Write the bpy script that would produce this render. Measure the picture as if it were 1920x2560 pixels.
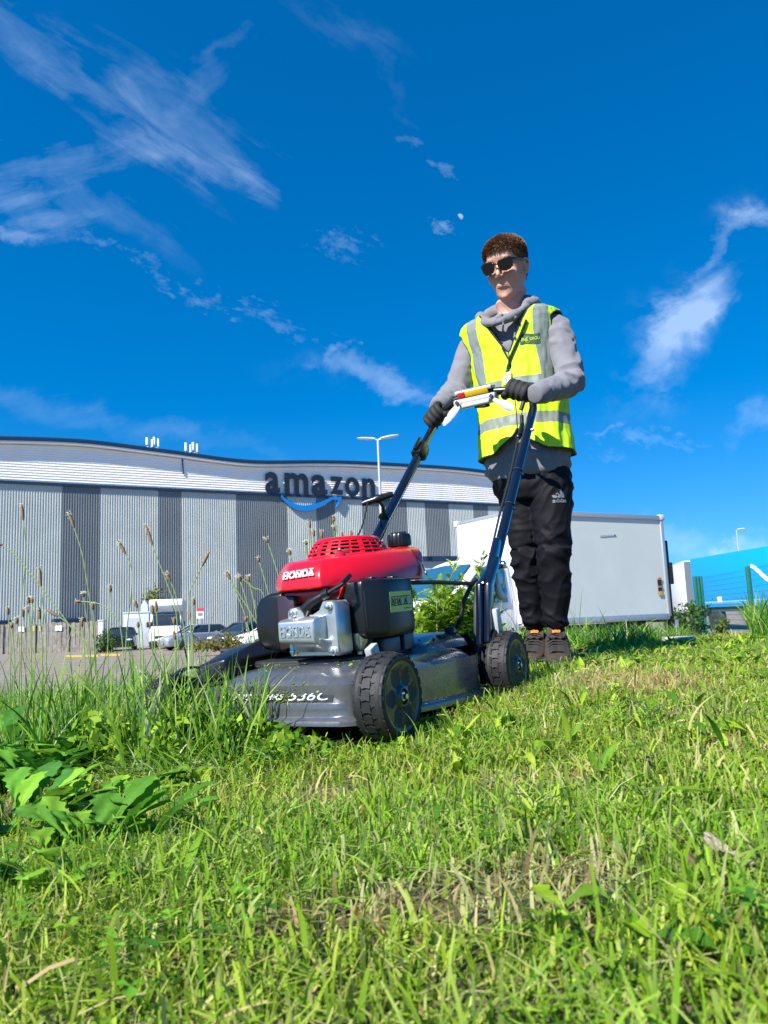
import bpy, math, random
import numpy as np
from mathutils import Vector, Matrix, noise, Quaternion
random.seed(7); RNG = np.random.default_rng(11)
for o in list(bpy.data.objects): bpy.data.objects.remove(o)
SC = bpy.context.scene; COL = SC.collection
R_ = math.radians
# ------------------------------------------------------------------ camera
CAM_POS = Vector((0, 0, 1.25)); TILT = R_(8.0); ROLL = R_(2.3); FPX = 1920.0
_F = Vector((0, math.cos(TILT), math.sin(TILT)))
_R0 = Vector((1, 0, 0)); _U0 = Vector((0, -math.sin(TILT), math.cos(TILT)))
_U = _U0*math.cos(ROLL) + _R0*math.sin(ROLL); _R = _R0*math.cos(ROLL) - _U0*math.sin(ROLL)
cd = bpy.data.cameras.new('camera'); cam = bpy.data.objects.new('camera', cd); COL.objects.link(cam)
cam.matrix_world = Matrix(((_R.x, _U.x, -_F.x, 0), (_R.y, _U.y, -_F.y, 0), (_R.z, _U.z, -_F.z, CAM_POS.z), (0, 0, 0, 1)))
cd.sensor_fit = 'HORIZONTAL'; cd.sensor_width = 36; cd.lens = 36
cd.clip_start = 0.05; cd.clip_end = 60000
cd.dof.use_dof = True; cd.dof.focus_distance = 2.3; cd.dof.aperture_fstop = 18
SC.camera = cam
def PT(x, y, D):
    """world point seen at photograph pixel (x, y) at horizontal distance D"""
    v = _F*FPX + _R*(x-960) - _U*(y-1280)
    return CAM_POS + v*(D/v.y)
def PTZ(x, y, z):
    v = _F*FPX + _R*(x-960) - _U*(y-1280)
    return CAM_POS + v*((z-CAM_POS.z)/v.z)
# ------------------------------------------------------------------ world, sun, exposure
SUN_AZ = math.atan2(-math.sin(R_(47)), -math.cos(R_(47))); SUN_EL = R_(42)
SUN_DIR = Vector((math.cos(SUN_AZ)*math.cos(SUN_EL), math.sin(SUN_AZ)*math.cos(SUN_EL), math.sin(SUN_EL)))
SC.view_settings.view_transform = 'Standard'; SC.view_settings.look = 'None'
SC.view_settings.exposure = 0.90; SC.view_settings.gamma = 1
W = bpy.data.worlds.new('World'); SC.world = W; W.use_nodes = True
W.cycles.sampling_method = 'MANUAL'; W.cycles.sample_map_resolution = 256
def N(nt, t, **k):
    n = nt.nodes.new(t)
    for a, b in k.items():
        if a.startswith('i_'):
            key = a[2:]; key = int(key) if key.isdigit() else key.replace('_', ' ')
            n.inputs[key].default_value = b
        else: setattr(n, a, b)
    return n
def mth(nt, op, a, b=None, c=None, clamp=False):
    n = nt.nodes.new('ShaderNodeMath'); n.operation = op; n.use_clamp = clamp
    for i, v in enumerate((a, b, c)):
        if v is None: continue
        if hasattr(v, 'is_linked') or hasattr(v, 'links'): nt.links.new(v, n.inputs[i])
        else: n.inputs[i].default_value = v
    return n.outputs[0]
def build_world():
    nt = W.node_tree; nt.nodes.clear(); L = nt.links.new
    out = N(nt, 'ShaderNodeOutputWorld'); bg = N(nt, 'ShaderNodeBackground', i_Strength=0.125)
    sky = N(nt, 'ShaderNodeTexSky'); sky.sky_type = 'NISHITA'; sky.sun_disc = False
    sky.sun_elevation = SUN_EL; sky.sun_rotation = math.atan2(SUN_DIR.x, SUN_DIR.y); sky.altitude = 50
    sky.air_density = 1.0; sky.dust_density = 0.0; sky.ozone_density = 3.0
    hs = N(nt, 'ShaderNodeHueSaturation', i_Saturation=1.47, i_Value=0.84, i_Hue=0.502)
    L(sky.outputs[0], hs.inputs['Color'])
    tc = N(nt, 'ShaderNodeTexCoord'); sep = N(nt, 'ShaderNodeSeparateXYZ'); L(tc.outputs['Generated'], sep.inputs[0])
    lift = N(nt, 'ShaderNodeVectorMath', operation='ADD'); lift.inputs[1].default_value = (0, 0, .14); L(tc.outputs['Generated'], lift.inputs[0])
    nrm = N(nt, 'ShaderNodeVectorMath', operation='NORMALIZE'); L(lift.outputs[0], nrm.inputs[0]); L(nrm.outputs[0], sky.inputs['Vector'])
    yy = mth(nt, 'MAXIMUM', sep.outputs[1], 0.02)
    u = mth(nt, 'DIVIDE', sep.outputs[0], yy); v = mth(nt, 'DIVIDE', sep.outputs[2], yy)
    front = mth(nt, 'GREATER_THAN', sep.outputs[1], 0.05)
    cmb = N(nt, 'ShaderNodeCombineXYZ'); L(u, cmb.inputs[0]); L(v, cmb.inputs[1])
    # warp the plane of the clouds a little so nothing is a clean ellipse
    wn = N(nt, 'ShaderNodeTexNoise', i_Scale=7.0, i_Detail=6.0, i_Roughness=0.62); L(cmb.outputs[0], wn.inputs['Vector'])
    ws = N(nt, 'ShaderNodeSeparateXYZ'); L(wn.outputs['Color'], ws.inputs[0])
    wu = mth(nt, 'ADD', u, mth(nt, 'MULTIPLY', mth(nt, 'SUBTRACT', ws.outputs[0], .5), .16))
    wv = mth(nt, 'ADD', v, mth(nt, 'MULTIPLY', mth(nt, 'SUBTRACT', ws.outputs[1], .5), .16))
    total = None
    def streak(rot, sx, sy, seed, det=9.0, rough=.62):
        mp = N(nt, 'ShaderNodeMapping'); mp.inputs['Rotation'].default_value = (0, 0, rot)
        mp.inputs['Location'].default_value = (seed, seed*.7, 0)
        mp2 = N(nt, 'ShaderNodeMapping'); mp2.inputs['Scale'].default_value = (sx, sy, 1)
        L(cmb.outputs[0], mp.inputs[0]); L(mp.outputs[0], mp2.inputs[0])
        n = N(nt, 'ShaderNodeTexNoise', i_Scale=1.0, i_Detail=min(det, 7.0), i_Roughness=rough, i_Distortion=.35)
        L(mp2.outputs[0], n.inputs['Vector']); return n.outputs[0]
    fields = {'a': streak(R_(38), 5, 22, 3.1), 'b': streak(R_(-12), 5, 24, 9.0), 'c': streak(R_(-30), 9, 14, 5.0),
              'd': streak(R_(20), 40, 70, 7.0)}
    # px, py, half length, half width (photograph pixels), angle (deg, + = down to the right), density, field, threshold
    clouds = [(60,120,180,60,35,.26,'a',.40),(230,230,170,45,33,.18,'a',.42),(420,300,190,70,30,.32,'a',.39),(500,200,110,34,-50,.20,'c',.42),(560,120,80,22,-20,.2,'c',.42),
              (400,375,180,34,16,.30,'a',.41),(620,440,80,26,42,.28,'a',.43),(120,410,190,32,-8,.34,'b',.41),
              (60,510,130,38,14,.48,'b',.39),(250,500,170,34,28,.22,'a',.44),(15,580,60,14,10,.6,'b',.4),
              (820,60,150,30,20,.10,'a',.42),(930,150,150,20,55,.08,'a',.44),(230,610,60,16,25,.35,'d',.46),(390,660,90,14,25,.35,'d',.5),
              (530,720,90,22,25,.42,'d',.5),(700,790,110,28,20,.42,'d',.5),(860,615,70,26,10,.4,'d',.48),
              (850,890,60,16,-30,.5,'d',.44),(950,965,100,24,16,.65,'c',.30),(1075,583,18,12,10,.7,'d',.42),
              (1110,395,45,14,25,.4,'d',.45),(1030,345,30,14,20,.25,'d',.45),
              (1680,850,95,48,-58,1.0,'c',.28),(1740,750,85,46,-40,.72,'c',.32),(1840,600,90,16,-38,.5,'c',.31),(1900,555,50,24,-20,.5,'c',.32),
              (1620,1105,90,18,8,.4,'d',.46),(1540,1075,35,10,5,.45,'d',.42),(1560,1145,35,10,5,.3,'d',.42),(1900,1060,50,28,-40,.45,'c',.34),
              (1680,1330,60,24,10,.5,'c',.3),(1800,1385,110,18,-14,.9,'c',.28),(120,1010,260,26,14,.14,'b',.30),(500,1090,220,18,18,.10,'b',.3)]
    for (px, py, rl, rw, ang, den, fld, th) in clouds:
        p = PT(px, py, 1.0) - CAM_POS; cu, cv = p.x, p.z
        q = PT(px + math.cos(R_(ang))*50, py + math.sin(R_(ang))*50, 1.0) - CAM_POS
        a = math.atan2(q.z-cv, q.x-cu); ca, sa = math.cos(a), math.sin(a)
        du = mth(nt, 'SUBTRACT', wu, cu); dv = mth(nt, 'SUBTRACT', wv, cv)
        k = 1920.0*0.86
        X = mth(nt, 'MULTIPLY', mth(nt, 'ADD', mth(nt, 'MULTIPLY', du, ca), mth(nt, 'MULTIPLY', dv, sa)), k/rl/1.15)
        Y = mth(nt, 'MULTIPLY', mth(nt, 'ADD', mth(nt, 'MULTIPLY', du, -sa), mth(nt, 'MULTIPLY', dv, ca)), k/rw/1.15)
        r2 = mth(nt, 'ADD', mth(nt, 'MULTIPLY', X, X), mth(nt, 'MULTIPLY', Y, Y))
        m = mth(nt, 'EXPONENT', mth(nt, 'MULTIPLY', r2, -.75))
        f = fields[fld]
        # density where noise exceeds a threshold that rises away from the centre
        d = mth(nt, 'MULTIPLY', mth(nt, 'SUBTRACT', f, mth(nt, 'SUBTRACT', th+.21, mth(nt, 'MULTIPLY', m, .30))), 1.25*den, clamp=True)
        d = mth(nt, 'MULTIPLY', d, mth(nt, 'MULTIPLY', m, 2.0, clamp=True))
        total = d if total is None else mth(nt, 'ADD', total, d)
    total = mth(nt, 'MULTIPLY', mth(nt, 'MULTIPLY', total, front), 0.9, clamp=True)
    total = mth(nt, 'MINIMUM', total, .46)
    mix = N(nt, 'ShaderNodeMix', data_type='RGBA')
    L(total, mix.inputs[0]); L(hs.outputs[0], mix.inputs[6]); mix.inputs[7].default_value = (3.7, 4.7, 6.2, 1)
    L(mix.outputs[2], bg.inputs[0]); L(bg.outputs[0], out.inputs[0])
build_world()
sd = bpy.data.lights.new('sun', 'SUN'); sd.energy = 5.0; sd.angle = R_(0.53); sd.color = (1, .955, .88)
so = bpy.data.objects.new('sun', sd); COL.objects.link(so); so.location = (-20, -20, 30)
so.rotation_euler = SUN_DIR.to_track_quat('Z', 'Y').to_euler()
SC.render.engine = 'CYCLES'; SC.cycles.use_denoising = True; SC.cycles.max_bounces = 6
SC.cycles.diffuse_bounces = 3; SC.cycles.transparent_max_bounces = 6; SC.cycles.caustics_reflective = False; SC.cycles.caustics_refractive = False
SC.cycles.sample_clamp_indirect = 6
# ------------------------------------------------------------------ materials
MATS = {}
def mat(name, col=(.5, .5, .5), rough=.5, metal=0, var=0, vscale=8, bump=0, bscale=40, spec=.5, coat=0, trans=0, alpha=1, detail=4, attr=None, col2=None, sheen=0, bdist=.01):
    if name in MATS: return MATS[name]
    m = bpy.data.materials.new(name); m.use_nodes = True; nt = m.node_tree; L = nt.links.new
    b = nt.nodes['Principled BSDF']; b.inputs['Base Color'].default_value = (*col, 1)
    b.inputs['Roughness'].default_value = rough; b.inputs['Metallic'].default_value = metal
    b.inputs['Specular IOR Level'].default_value = spec; b.inputs['Coat Weight'].default_value = coat
    b.inputs['Coat Roughness'].default_value = .08
    if sheen: b.inputs['Sheen Weight'].default_value = sheen
    tc = N(nt, 'ShaderNodeTexCoord')
    src = None
    if attr:
        a = N(nt, 'ShaderNodeAttribute', attribute_name=attr); src = a.outputs['Color']
    if var or col2:
        nz = N(nt, 'ShaderNodeTexNoise', i_Scale=vscale, i_Detail=detail, i_Roughness=.6); L(tc.outputs['Object'], nz.inputs['Vector'])
        mx = N(nt, 'ShaderNodeMix', data_type='RGBA')
        c2 = col2 or tuple(max(0, c*(1-var)) for c in col); c1 = col if col2 else tuple(min(1, c*(1+var)) for c in col)
        rm = N(nt, 'ShaderNodeMapRange'); rm.inputs[1].default_value = .32; rm.inputs[2].default_value = .68
        L(nz.outputs[0], rm.inputs[0]); L(rm.outputs[0], mx.inputs[0])
        mx.inputs[6].default_value = (*c2, 1); mx.inputs[7].default_value = (*c1, 1)
        if src:
            mu = N(nt, 'ShaderNodeMix', data_type='RGBA', blend_type='MULTIPLY'); mu.inputs[0].default_value = 1
            L(src, mu.inputs[6]); L(mx.outputs[2], mu.inputs[7]); src = mu.outputs[2]
        else: src = mx.outputs[2]
        if var:
            rr = N(nt, 'ShaderNodeMapRange'); rr.inputs[3].default_value = max(0, rough-.08); rr.inputs[4].default_value = min(1, rough+.1)
            L(nz.outputs[0], rr.inputs[0]); L(rr.outputs[0], b.inputs['Roughness'])
    if src: L(src, b.inputs['Base Color'])
    if bump:
        n2 = N(nt, 'ShaderNodeTexNoise', i_Scale=bscale, i_Detail=5.0); L(tc.outputs['Object'], n2.inputs['Vector'])
        bp = N(nt, 'ShaderNodeBump', i_Strength=bump, i_Distance=bdist); L(n2.outputs[0], bp.inputs['Height']); L(bp.outputs[0], b.inputs['Normal'])
    if trans:
        tl = N(nt, 'ShaderNodeBsdfTranslucent'); ms = N(nt, 'ShaderNodeMixShader', i_0=trans)
        if src: L(src, tl.inputs[0])
        else: tl.inputs[0].default_value = (*col, 1)
        o = nt.nodes['Material Output']; L(b.outputs[0], ms.inputs[1]); L(tl.outputs[0], ms.inputs[2]); L(ms.outputs[0], o.inputs[0])
    if alpha < 1: b.inputs['Alpha'].default_value = alpha
    MATS[name] = m; return m
# ------------------------------------------------------------------ mesh helpers
def frame(d, up=Vector((0, 0, 1))):
    d = Vector(d).normalized(); s = d.cross(up)
    if s.length < 1e-4: s = d.cross(Vector((1, 0, 0)))
    s.normalize(); return s, s.cross(d).normalized(), d
class MB:
    def __init__(self): self.v = []; self.f = []; self.m = []
    def add(self, vs, fs, mi=0):
        k = len(self.v); self.v += [tuple(x) for x in vs]; self.f += [tuple(i+k for i in f) for f in fs]; self.m += [mi]*len(fs); return self
    def box(self, c, s, R=None, mi=0, taper=1.0):
        c = Vector(c); hx, hy, hz = s[0]/2, s[1]/2, s[2]/2; vs = []
        for z, t in ((-hz, 1), (hz, taper)):
            for x, y in ((-hx, -hy), (hx, -hy), (hx, hy), (-hx, hy)):
                p = Vector((x*t, y*t, z)); p = (R @ p) if R else p; vs.append(c+p)
        return self.add(vs, [(3,2,1,0), (4,5,6,7), (0,1,5,4), (1,2,6,5), (2,3,7,6), (3,0,4,7)], mi)
    def rings(self, rs, closed=True, cap=True, mi=0):
        n = len(rs[0]); vs = [p for r in rs for p in r]; fs = []
        for i in range(len(rs)-1):
            for j in range(n if closed else n-1):
                k = (j+1) % n; fs.append((i*n+j, i*n+k, (i+1)*n+k, (i+1)*n+j))
        if cap: fs.append(tuple(range(n-1, -1, -1))); fs.append(tuple((len(rs)-1)*n+j for j in range(n)))
        return self.add(vs, fs, mi)
    def tube(self, path, r, n=12, cap=True, mi=0, squash=None, up=Vector((0, 0, 1))):
        path = [Vector(p) for p in path]; rs = []; s0 = None
        for i, p in enumerate(path):
            d = (path[min(i+1, len(path)-1)]-path[max(i-1, 0)])
            s, u, d = frame(d, up)
            if s0 is not None and s.dot(s0) < 0: s, u = -s, -u
            s0 = s
            rr = r[i] if isinstance(r, (list, tuple)) else r; q = squash[i] if isinstance(squash, (list, tuple)) else (squash or 1)
            rs.append([p + s*(math.cos(a)*rr*q) + u*(math.sin(a)*rr) for a in [2*math.pi*j/n for j in range(n)]])
        return self.rings(rs, cap=cap, mi=mi)
    def ball(self, c, r, n=16, m=10, mi=0, R=None):
        c = Vector(c); r = Vector(r) if hasattr(r, '__len__') else Vector((r, r, r)); rs = []
        for i in range(m+1):
            ph = -math.pi/2 + math.pi*(i+.02)/(m+.04)
            ring = []
            for j in range(n):
                a = 2*math.pi*j/n; p = Vector((r.x*math.cos(ph)*math.cos(a), r.y*math.cos(ph)*math.sin(a), r.z*math.sin(ph)))
                ring.append(c + ((R @ p) if R else p))
            rs.append(ring)
        return self.rings(rs, mi=mi)
    def rev(self, prof, c=(0, 0, 0), axis=(0, 0, 1), n=32, mi=0, cap=True):
        """prof: list of (radius, height along axis)"""
        s, u, d = frame(axis, Vector((1, 0, 0)) if abs(Vector(axis).z) > .9 else Vector((0, 0, 1))); c = Vector(c)
        return self.rings([[c + d*h + s*(r*math.cos(2*math.pi*j/n)) + u*(r*math.sin(2*math.pi*j/n)) for j in range(n)] for r, h in prof], cap=cap, mi=mi)
    def prism(self, poly, ext, o=(0, 0, 0), ax=(Vector((1, 0, 0)), Vector((0, 0, 1))), mi=0):
        """poly in 2D on axes ax from o, extruded by vector ext"""
        o = Vector(o); ext = Vector(ext); a = [o + ax[0]*p[0] + ax[1]*p[1] for p in poly]
        return self.rings([a, [p+ext for p in a]], mi=mi)
    def build(self, name, mats, parent=None, smooth=True, bevel=0, bseg=2, sub=0, ang=40, remesh=0, rsmooth=0, fix=True):
        me = bpy.data.meshes.new(name); me.from_pydata([tuple(x) for x in self.v], [], self.f)
        if not isinstance(mats, (list, tuple)): mats = [mats]
        for m in mats: me.materials.append(m)
        if len(mats) > 1: me.polygons.foreach_set('material_index', self.m)
        if fix:
            import bmesh
            bm = bmesh.new(); bm.from_mesh(me); bmesh.ops.recalc_face_normals(bm, faces=bm.faces); bm.to_mesh(me); bm.free()
        me.validate(); o = bpy.data.objects.new(name, me); COL.objects.link(o)
        if parent: o.parent = parent
        if remesh:
            r = o.modifiers.new('r', 'REMESH'); r.mode = 'VOXEL'; r.voxel_size = remesh; r.adaptivity = 0
            if rsmooth: s = o.modifiers.new('s', 'SMOOTH'); s.iterations = rsmooth; s.factor = .5
        if bevel:
            b = o.modifiers.new('b', 'BEVEL'); b.width = bevel; b.segments = bseg; b.limit_method = 'ANGLE'; b.angle_limit = R_(35)
        if sub: s = o.modifiers.new('s', 'SUBSURF'); s.levels = s.render_levels = sub
        if o.modifiers: bake(o)
        if smooth: shade(o, ang)
        return o
def bake(o):
    par = o.parent; o.parent = None
    bpy.context.view_layer.update(); dg = bpy.context.evaluated_depsgraph_get()
    nm = bpy.data.meshes.new_from_object(o.evaluated_get(dg)); old = o.data; o.modifiers.clear(); o.data = nm; bpy.data.meshes.remove(old); nm.name = o.name
    o.parent = par
def shade(o, ang=40):
    me = o.data; me.polygons.foreach_set('use_smooth', [True]*len(me.polygons))
    try: me.set_sharp_from_angle(angle=R_(ang))
    except Exception: pass
def empty(name, loc=(0, 0, 0), mtx=None):
    o = bpy.data.objects.new(name, None); COL.objects.link(o); o.empty_display_size = .1
    if mtx is not None: o.matrix_world = mtx
    else: o.location = loc
    return o
def tag(o, label=None, cat=None, group=None, kind=None):
    for k, v in (('label', label), ('category', cat), ('group', group), ('kind', kind)):
        if v: o[k] = v
    return o
def text_mesh(body, size=1, ext=.02, off=0, res=4, space=1.0, align='CENTER', shear=0):
    c = bpy.data.curves.new('t', 'FONT'); c.body = body; c.size = size; c.extrude = ext; c.offset = off; c.resolution_u = res
    c.space_character = space; c.align_x = align; c.align_y = 'CENTER'; c.shear = shear
    o = bpy.data.objects.new('t', c); COL.objects.link(o); bpy.context.view_layer.update()
    me = bpy.data.meshes.new_from_object(o.evaluated_get(bpy.context.evaluated_depsgraph_get()))
    vs = [v.co.copy() for v in me.vertices]; fs = [tuple(p.vertices) for p in me.polygons]
    bpy.data.objects.remove(o); bpy.data.curves.remove(c); bpy.data.meshes.remove(me); return vs, fs
def put_text(mb, body, org, ex, ey, w=None, h=None, ext=.001, off=0, mi=0, space=1.0, shear=0):
    """lettering fitted to width w and height h, centred at org on unit axes ex (reading) and ey (up)"""
    vs, fs = text_mesh(body, 1, 0.0 if ext == 0 else .5, off, space=space, shear=shear)
    xs = [v.x for v in vs]; ys = [v.y for v in vs]; W0 = max(xs)-min(xs); H0 = max(ys)-min(ys)
    cx = (max(xs)+min(xs))/2; cy = (max(ys)+min(ys))/2
    sx = w/W0 if w else h/H0; sy = h/H0 if h else sx
    ex = Vector(ex).normalized(); ey = Vector(ey).normalized(); ez = ex.cross(ey); org = Vector(org)
    mb.add([org + ex*((v.x-cx)*sx) + ey*((v.y-cy)*sy) + ez*(v.z*2*ext) for v in vs], fs, mi); return mb
def copy_tree(o, parent=None):
    c = o.copy(); COL.objects.link(c)
    if parent is not None: c.parent = parent
    for ch in [x for x in bpy.data.objects if x.parent == o]: copy_tree(ch, c)
    return c
def fbm(p, s, o=3):
    a = 0; w = 1; t = 0
    for i in range(o):
        a += noise.noise(Vector(p)*s)*w; t += w; w *= .5; s *= 2.1
    return a/t
# ------------------------------------------------------------------ ground
def sstep(a, b, x):
    t = min(1, max(0, (x-a)/(b-a))); return t*t*(3-2*t)
def H(x, y):
    """height of the grass bank"""
    yy = min(y, 2.6) + .15*max(0, min(y-2.6, 1)); xx = max(-1.6, min(x, .45)) + .04*(x - max(-1.6, min(x, .45)))
    z = 1.25 - .252 + .087*xx + .0056*yy - .027*max(0, y-3.6)
    z += .012*math.sin(x*2.1+y*1.3)*math.cos(y*1.9-x*.7) + .006*math.sin(x*6.3+1)*math.sin(y*5.1)
    yc = 4.3 + 3.0*sstep(-.4, 2.6, x)
    d = max(0, y-yc)
    z -= 1.6*sstep(0, 3.6, d)
    z -= 1.6*sstep(0, 5, -x-4.5)
    return z
def grid_mesh(xs, ys, zf):
    vs = [(x, y, zf(x, y)) for y in ys for x in xs]; n = len(xs)
    fs = [(j*n+i, j*n+i+1, (j+1)*n+i+1, (j+1)*n+i) for j in range(len(ys)-1) for i in range(n-1)]
    return vs, fs
def build_ground():
    m = mat('asphalt', (.22, .185, .15), .9, var=.25, vscale=1.3, bump=.3, bscale=60)
    mb = MB(); ax = [-9000, -2500, -700, -200, -100, -60, -30, -15, 0, 15, 30, 60, 100, 200, 700, 2500, 9000]
    mb.add(*grid_mesh(ax, ax, lambda x, y: 0.0)); tag(mb.build('ground', m), kind='structure')
    soil = mat('soil', (.06, .07, .018), .95, col2=(.10, .075, .035), vscale=9, bump=.8, bscale=70)
    mb = MB(); mb.add(*grid_mesh(list(np.arange(-12, 12.01, .12)), list(np.arange(-3, 12.6, .12)), H)); tag(mb.build('lawn', soil), kind='structure')
    p = mat('yellow_paint', (.62, .42, .04), .7, var=.3)
    mb = MB()
    for (x0, x1, y) in ((165, 205, 1641), (212, 245, 1640), (252, 300, 1638)):
        a = PTZ(x0, y-3, .008); b = PTZ(x1, y-3, .008); c = PTZ(x1, y+2, .008); d = PTZ(x0, y+2, .008); mb.add([a, b, c, d], [(0, 1, 2, 3)])
    tag(mb.build('road_marking', p), kind='structure')
    k = mat('concrete_kerb', (.55, .53, .48), .9, var=.2, vscale=5, bump=.4)
    for i, (x, y, D, w, lab) in enumerate(((1700, 1627, 4.5, .16, 'short pale concrete kerb stone set in the lawn right of the boots'),)):
        q = PT(x, y, D); q.z = H(q.x, q.y)+.0; mb = MB(); mb.box(q, (w, .12, .10)); tag(mb.build('kerb_stone', k, bevel=.008), lab, 'kerb stone')
build_ground()
# ------------------------------------------------------------------ warehouse
WP0 = PT(0, 1208, 75); _w1 = PTZ(1240, 1265, WP0.z); WE = Vector((_w1.x-WP0.x, _w1.y-WP0.y, 0)).normalized(); WN = Vector((WE.y, -WE.x, 0))
if WN.y > 0: WN = -WN
def on_wall(px, py, off=0):
    v = PT(px, py, 1) - CAM_POS; t = ((WP0 + WN*off - CAM_POS).dot(WN))/v.dot(WN); p = CAM_POS + v*t
    return (p-WP0).dot(WE), p.z
def wpt(s, z, off=0): return Vector((WP0.x, WP0.y, 0)) + WE*s + WN*off + Vector((0, 0, z))
def build_warehouse():
    root = empty('warehouse', wpt(20, 0)); tag(root, 'huge grey ribbed distribution warehouse with white curved top band and navy roof edge', 'warehouse')
    root_inv = Matrix.Translation(-root.location)
    def bld(mb, *a, **k):
        mb.v = [tuple(Vector(p)-root.location) for p in mb.v]; return mb.build(*a, parent=root, **k)
    ZG = WP0.z
    light = mat('cladding_light', (.52, .55, .50), .42, metal=.1, var=.06, vscale=.4)
    dark = mat('cladding_dark', (.175, .195, .20), .42, metal=.1, var=.06, vscale=.4)
    white = mat('cladding_white', (.96, .92, .85), .5, var=.04, vscale=.3)
    navy = mat('roof_navy', (.012, .035, .075), .35, var=.1)
    trim = mat('trim_white', (.78, .78, .76), .5)
    s_end = on_wall(1330, 1270)[0]; s0 = -38
    edges = [on_wall(x, 1300)[0] for x in (-260, -140, 154, 247, 396, 452, 592, 718, 790, 837, 905, 911, 1018, 1063, 1124, 1184, 1222)]
    # colour of each strip, starting left of the first edge
    cols = [0, 1, 0, 1, 0, 1, 0, 1, 0, 1, 0, 1, 1, 0, 1, 0, 1, 0]
    edges.pop(11); cols.pop(11)
    mb = MB(); last = None
    def flush():
        if last is not None and mb.f: bld(mb, ('light_wall_panel', 'dark_wall_panel')[last], (light, dark)[last], smooth=False)
    s = s0; pitch = .25
    while s < s_end:
        c = cols[sum(1 for e in edges if e < s+.1)]
        if c != last: flush(); mb = MB(); last = c
        prof = [(0, 0), (.07, 0), (.10, .045), (.19, .045), (.22, 0), (.25, 0)]
        vs = [wpt(s+a, z, b + (0.0)) for z in (0, ZG-.02) for a, b in prof]
        mb.add(vs, [(i, i+1, i+7, i+6) for i in range(5)]); s += pitch
    flush()
    roof = [(-260, 1086), (-120, 1086), (0, 1090), (60, 1091), (150, 1094), (231, 1099), (300, 1108), (368, 1117), (463, 1129), (520, 1138), (567, 1144), (610, 1149), (648, 1151), (700, 1151), (760, 1150), (810, 1150), (870, 1151), (930, 1154), (984, 1157), (1060, 1161), (1134, 1166), (1180, 1171), (1227, 1177), (1290, 1186), (1335, 1194)]
    OV = .62
    rl = [on_wall(x, y, OV) for x, y in roof]; rl = [(a, b) for a, b in rl]
    rl[0] = (s0, rl[0][1]); rl[-1] = (s_end+.3, rl[-1][1])
    def rz(s):
        for (a, b), (c, d) in zip(rl, rl[1:]):
            if a <= s <= c: return b + (d-b)*(s-a)/(c-a)
        return rl[-1][1]
    # fine stations along the wall, smooth roof line
    st = list(np.arange(s0, s_end+.31, .9)) + [s_end+.3]; zs = [rz(x) for x in st]
    for _ in range(4): zs = [zs[0]] + [(zs[i-1]+2*zs[i]+zs[i+1])/4 for i in range(1, len(zs)-1)] + [zs[-1]]
    EH = 0.62
    mb = MB(); z = ZG+.28; rows = []
    while z < max(zs): rows += [(z, 0), (z+.13, 0), (z+.17, .035), (z+.23, .035)]; z += .27
    vs = []; 
    for zz, of in rows: vs += [wpt(min(a, s_end), min(zz, b-EH-.1), of) for a, b in zip(st, zs)]
    n = len(st); mb.add(vs, [(j*n+i, j*n+i+1, (j+1)*n+i+1, (j+1)*n+i) for j in range(len(rows)-1) for i in range(n-1)])
    bld(mb, 'upper_band', white, smooth=False)
    mb = MB(); mb.box(wpt((s0+s_end)/2, ZG+.13, .10), (s_end-s0, .34, .30), R=Matrix((WE, -WN, (0, 0, 1))).transposed()); bld(mb, 'gutter_line', navy)
    # eaves: navy fascia, pale soffit strip under it, and the roof going back
    def strip(prof, name, m):
        mb = MB(); rs = []
        for a, b in zip(st, zs): rs.append([wpt(a, b+dz, of) for of, dz in prof])
        mb.rings(rs); return bld(mb, name, m, smooth=False)
    strip([(OV, 0), (OV+.06, -.12), (OV+.05, -.40), (OV-.35, -.42), (OV-.4, 0)], 'roof_edge', navy)
    strip([(OV-.02, -.43), (OV-.02, -EH-.02), (OV-.10, -EH-.06), (-.05, -EH-.06), (-.05, -.43)], 'soffit', trim)
    mb = MB(); vs = []
    for k in (0, 1):
        for a, b in zip(st, zs): vs.append(wpt(a, b-.05, OV-.4 if k == 0 else -70))
    mb.add(vs, [(i, i+1, n+i+1, n+i) for i in range(n-1)]); bld(mb, 'roof', navy)
    mb = MB(); E1 = [wpt(s_end, 0), wpt(s_end, 0, -70), wpt(s_end, zs[-1]-.1, -70), wpt(s_end, zs[-1]-.1)]; mb.add(E1, [(0, 1, 2, 3)])
    mb.add([wpt(s0, 0), wpt(s0, 0, -70), wpt(s0, zs[0]-.1, -70), wpt(s0, zs[0]-.1)], [(3, 2, 1, 0)])
    mb.add([wpt(s0, 0, -70), wpt(s_end, 0, -70), wpt(s_end, zs[-1]-.1, -70), wpt(s0, zs[0]-.1, -70)], [(0, 1, 2, 3)]); bld(mb, 'end_wall', light)
    # cable down the white band
    a = on_wall(455, 1140); b = on_wall(456, 1186); mb = MB(); mb.tube([wpt(a[0], a[1], .12), wpt(a[0]+.1, b[1], .12)], .07, 6); bld(mb, 'downpipe', navy)
    for x0, x1, y0, y1 in ((-30, 26, 1552, 1560), (130, 212, 1545, 1556)):
        a = on_wall(x0, y0); b = on_wall(x1, y1); c = wpt((a[0]+b[0])/2, (a[1]+b[1])/2, .9)
        mb = MB(); mb.box(c, (b[0]-a[0], 1.6, .35), R=Matrix((WE, -WN, (0, 0, 1))).transposed()); bld(mb, 'dock_canopy', navy, bevel=.04)
    # lettering
    sg = empty('sign', wpt(on_wall(805, 1200)[0], on_wall(805, 1200)[1], .25)); tag(sg, 'large dark lowercase letters with a blue smile arrow on the white warehouse band', 'sign')
    lt = mat('letter_dark', (.012, .02, .035), .35); bl = mat('smile_blue', (.01, .22, .62), .35)
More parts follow.
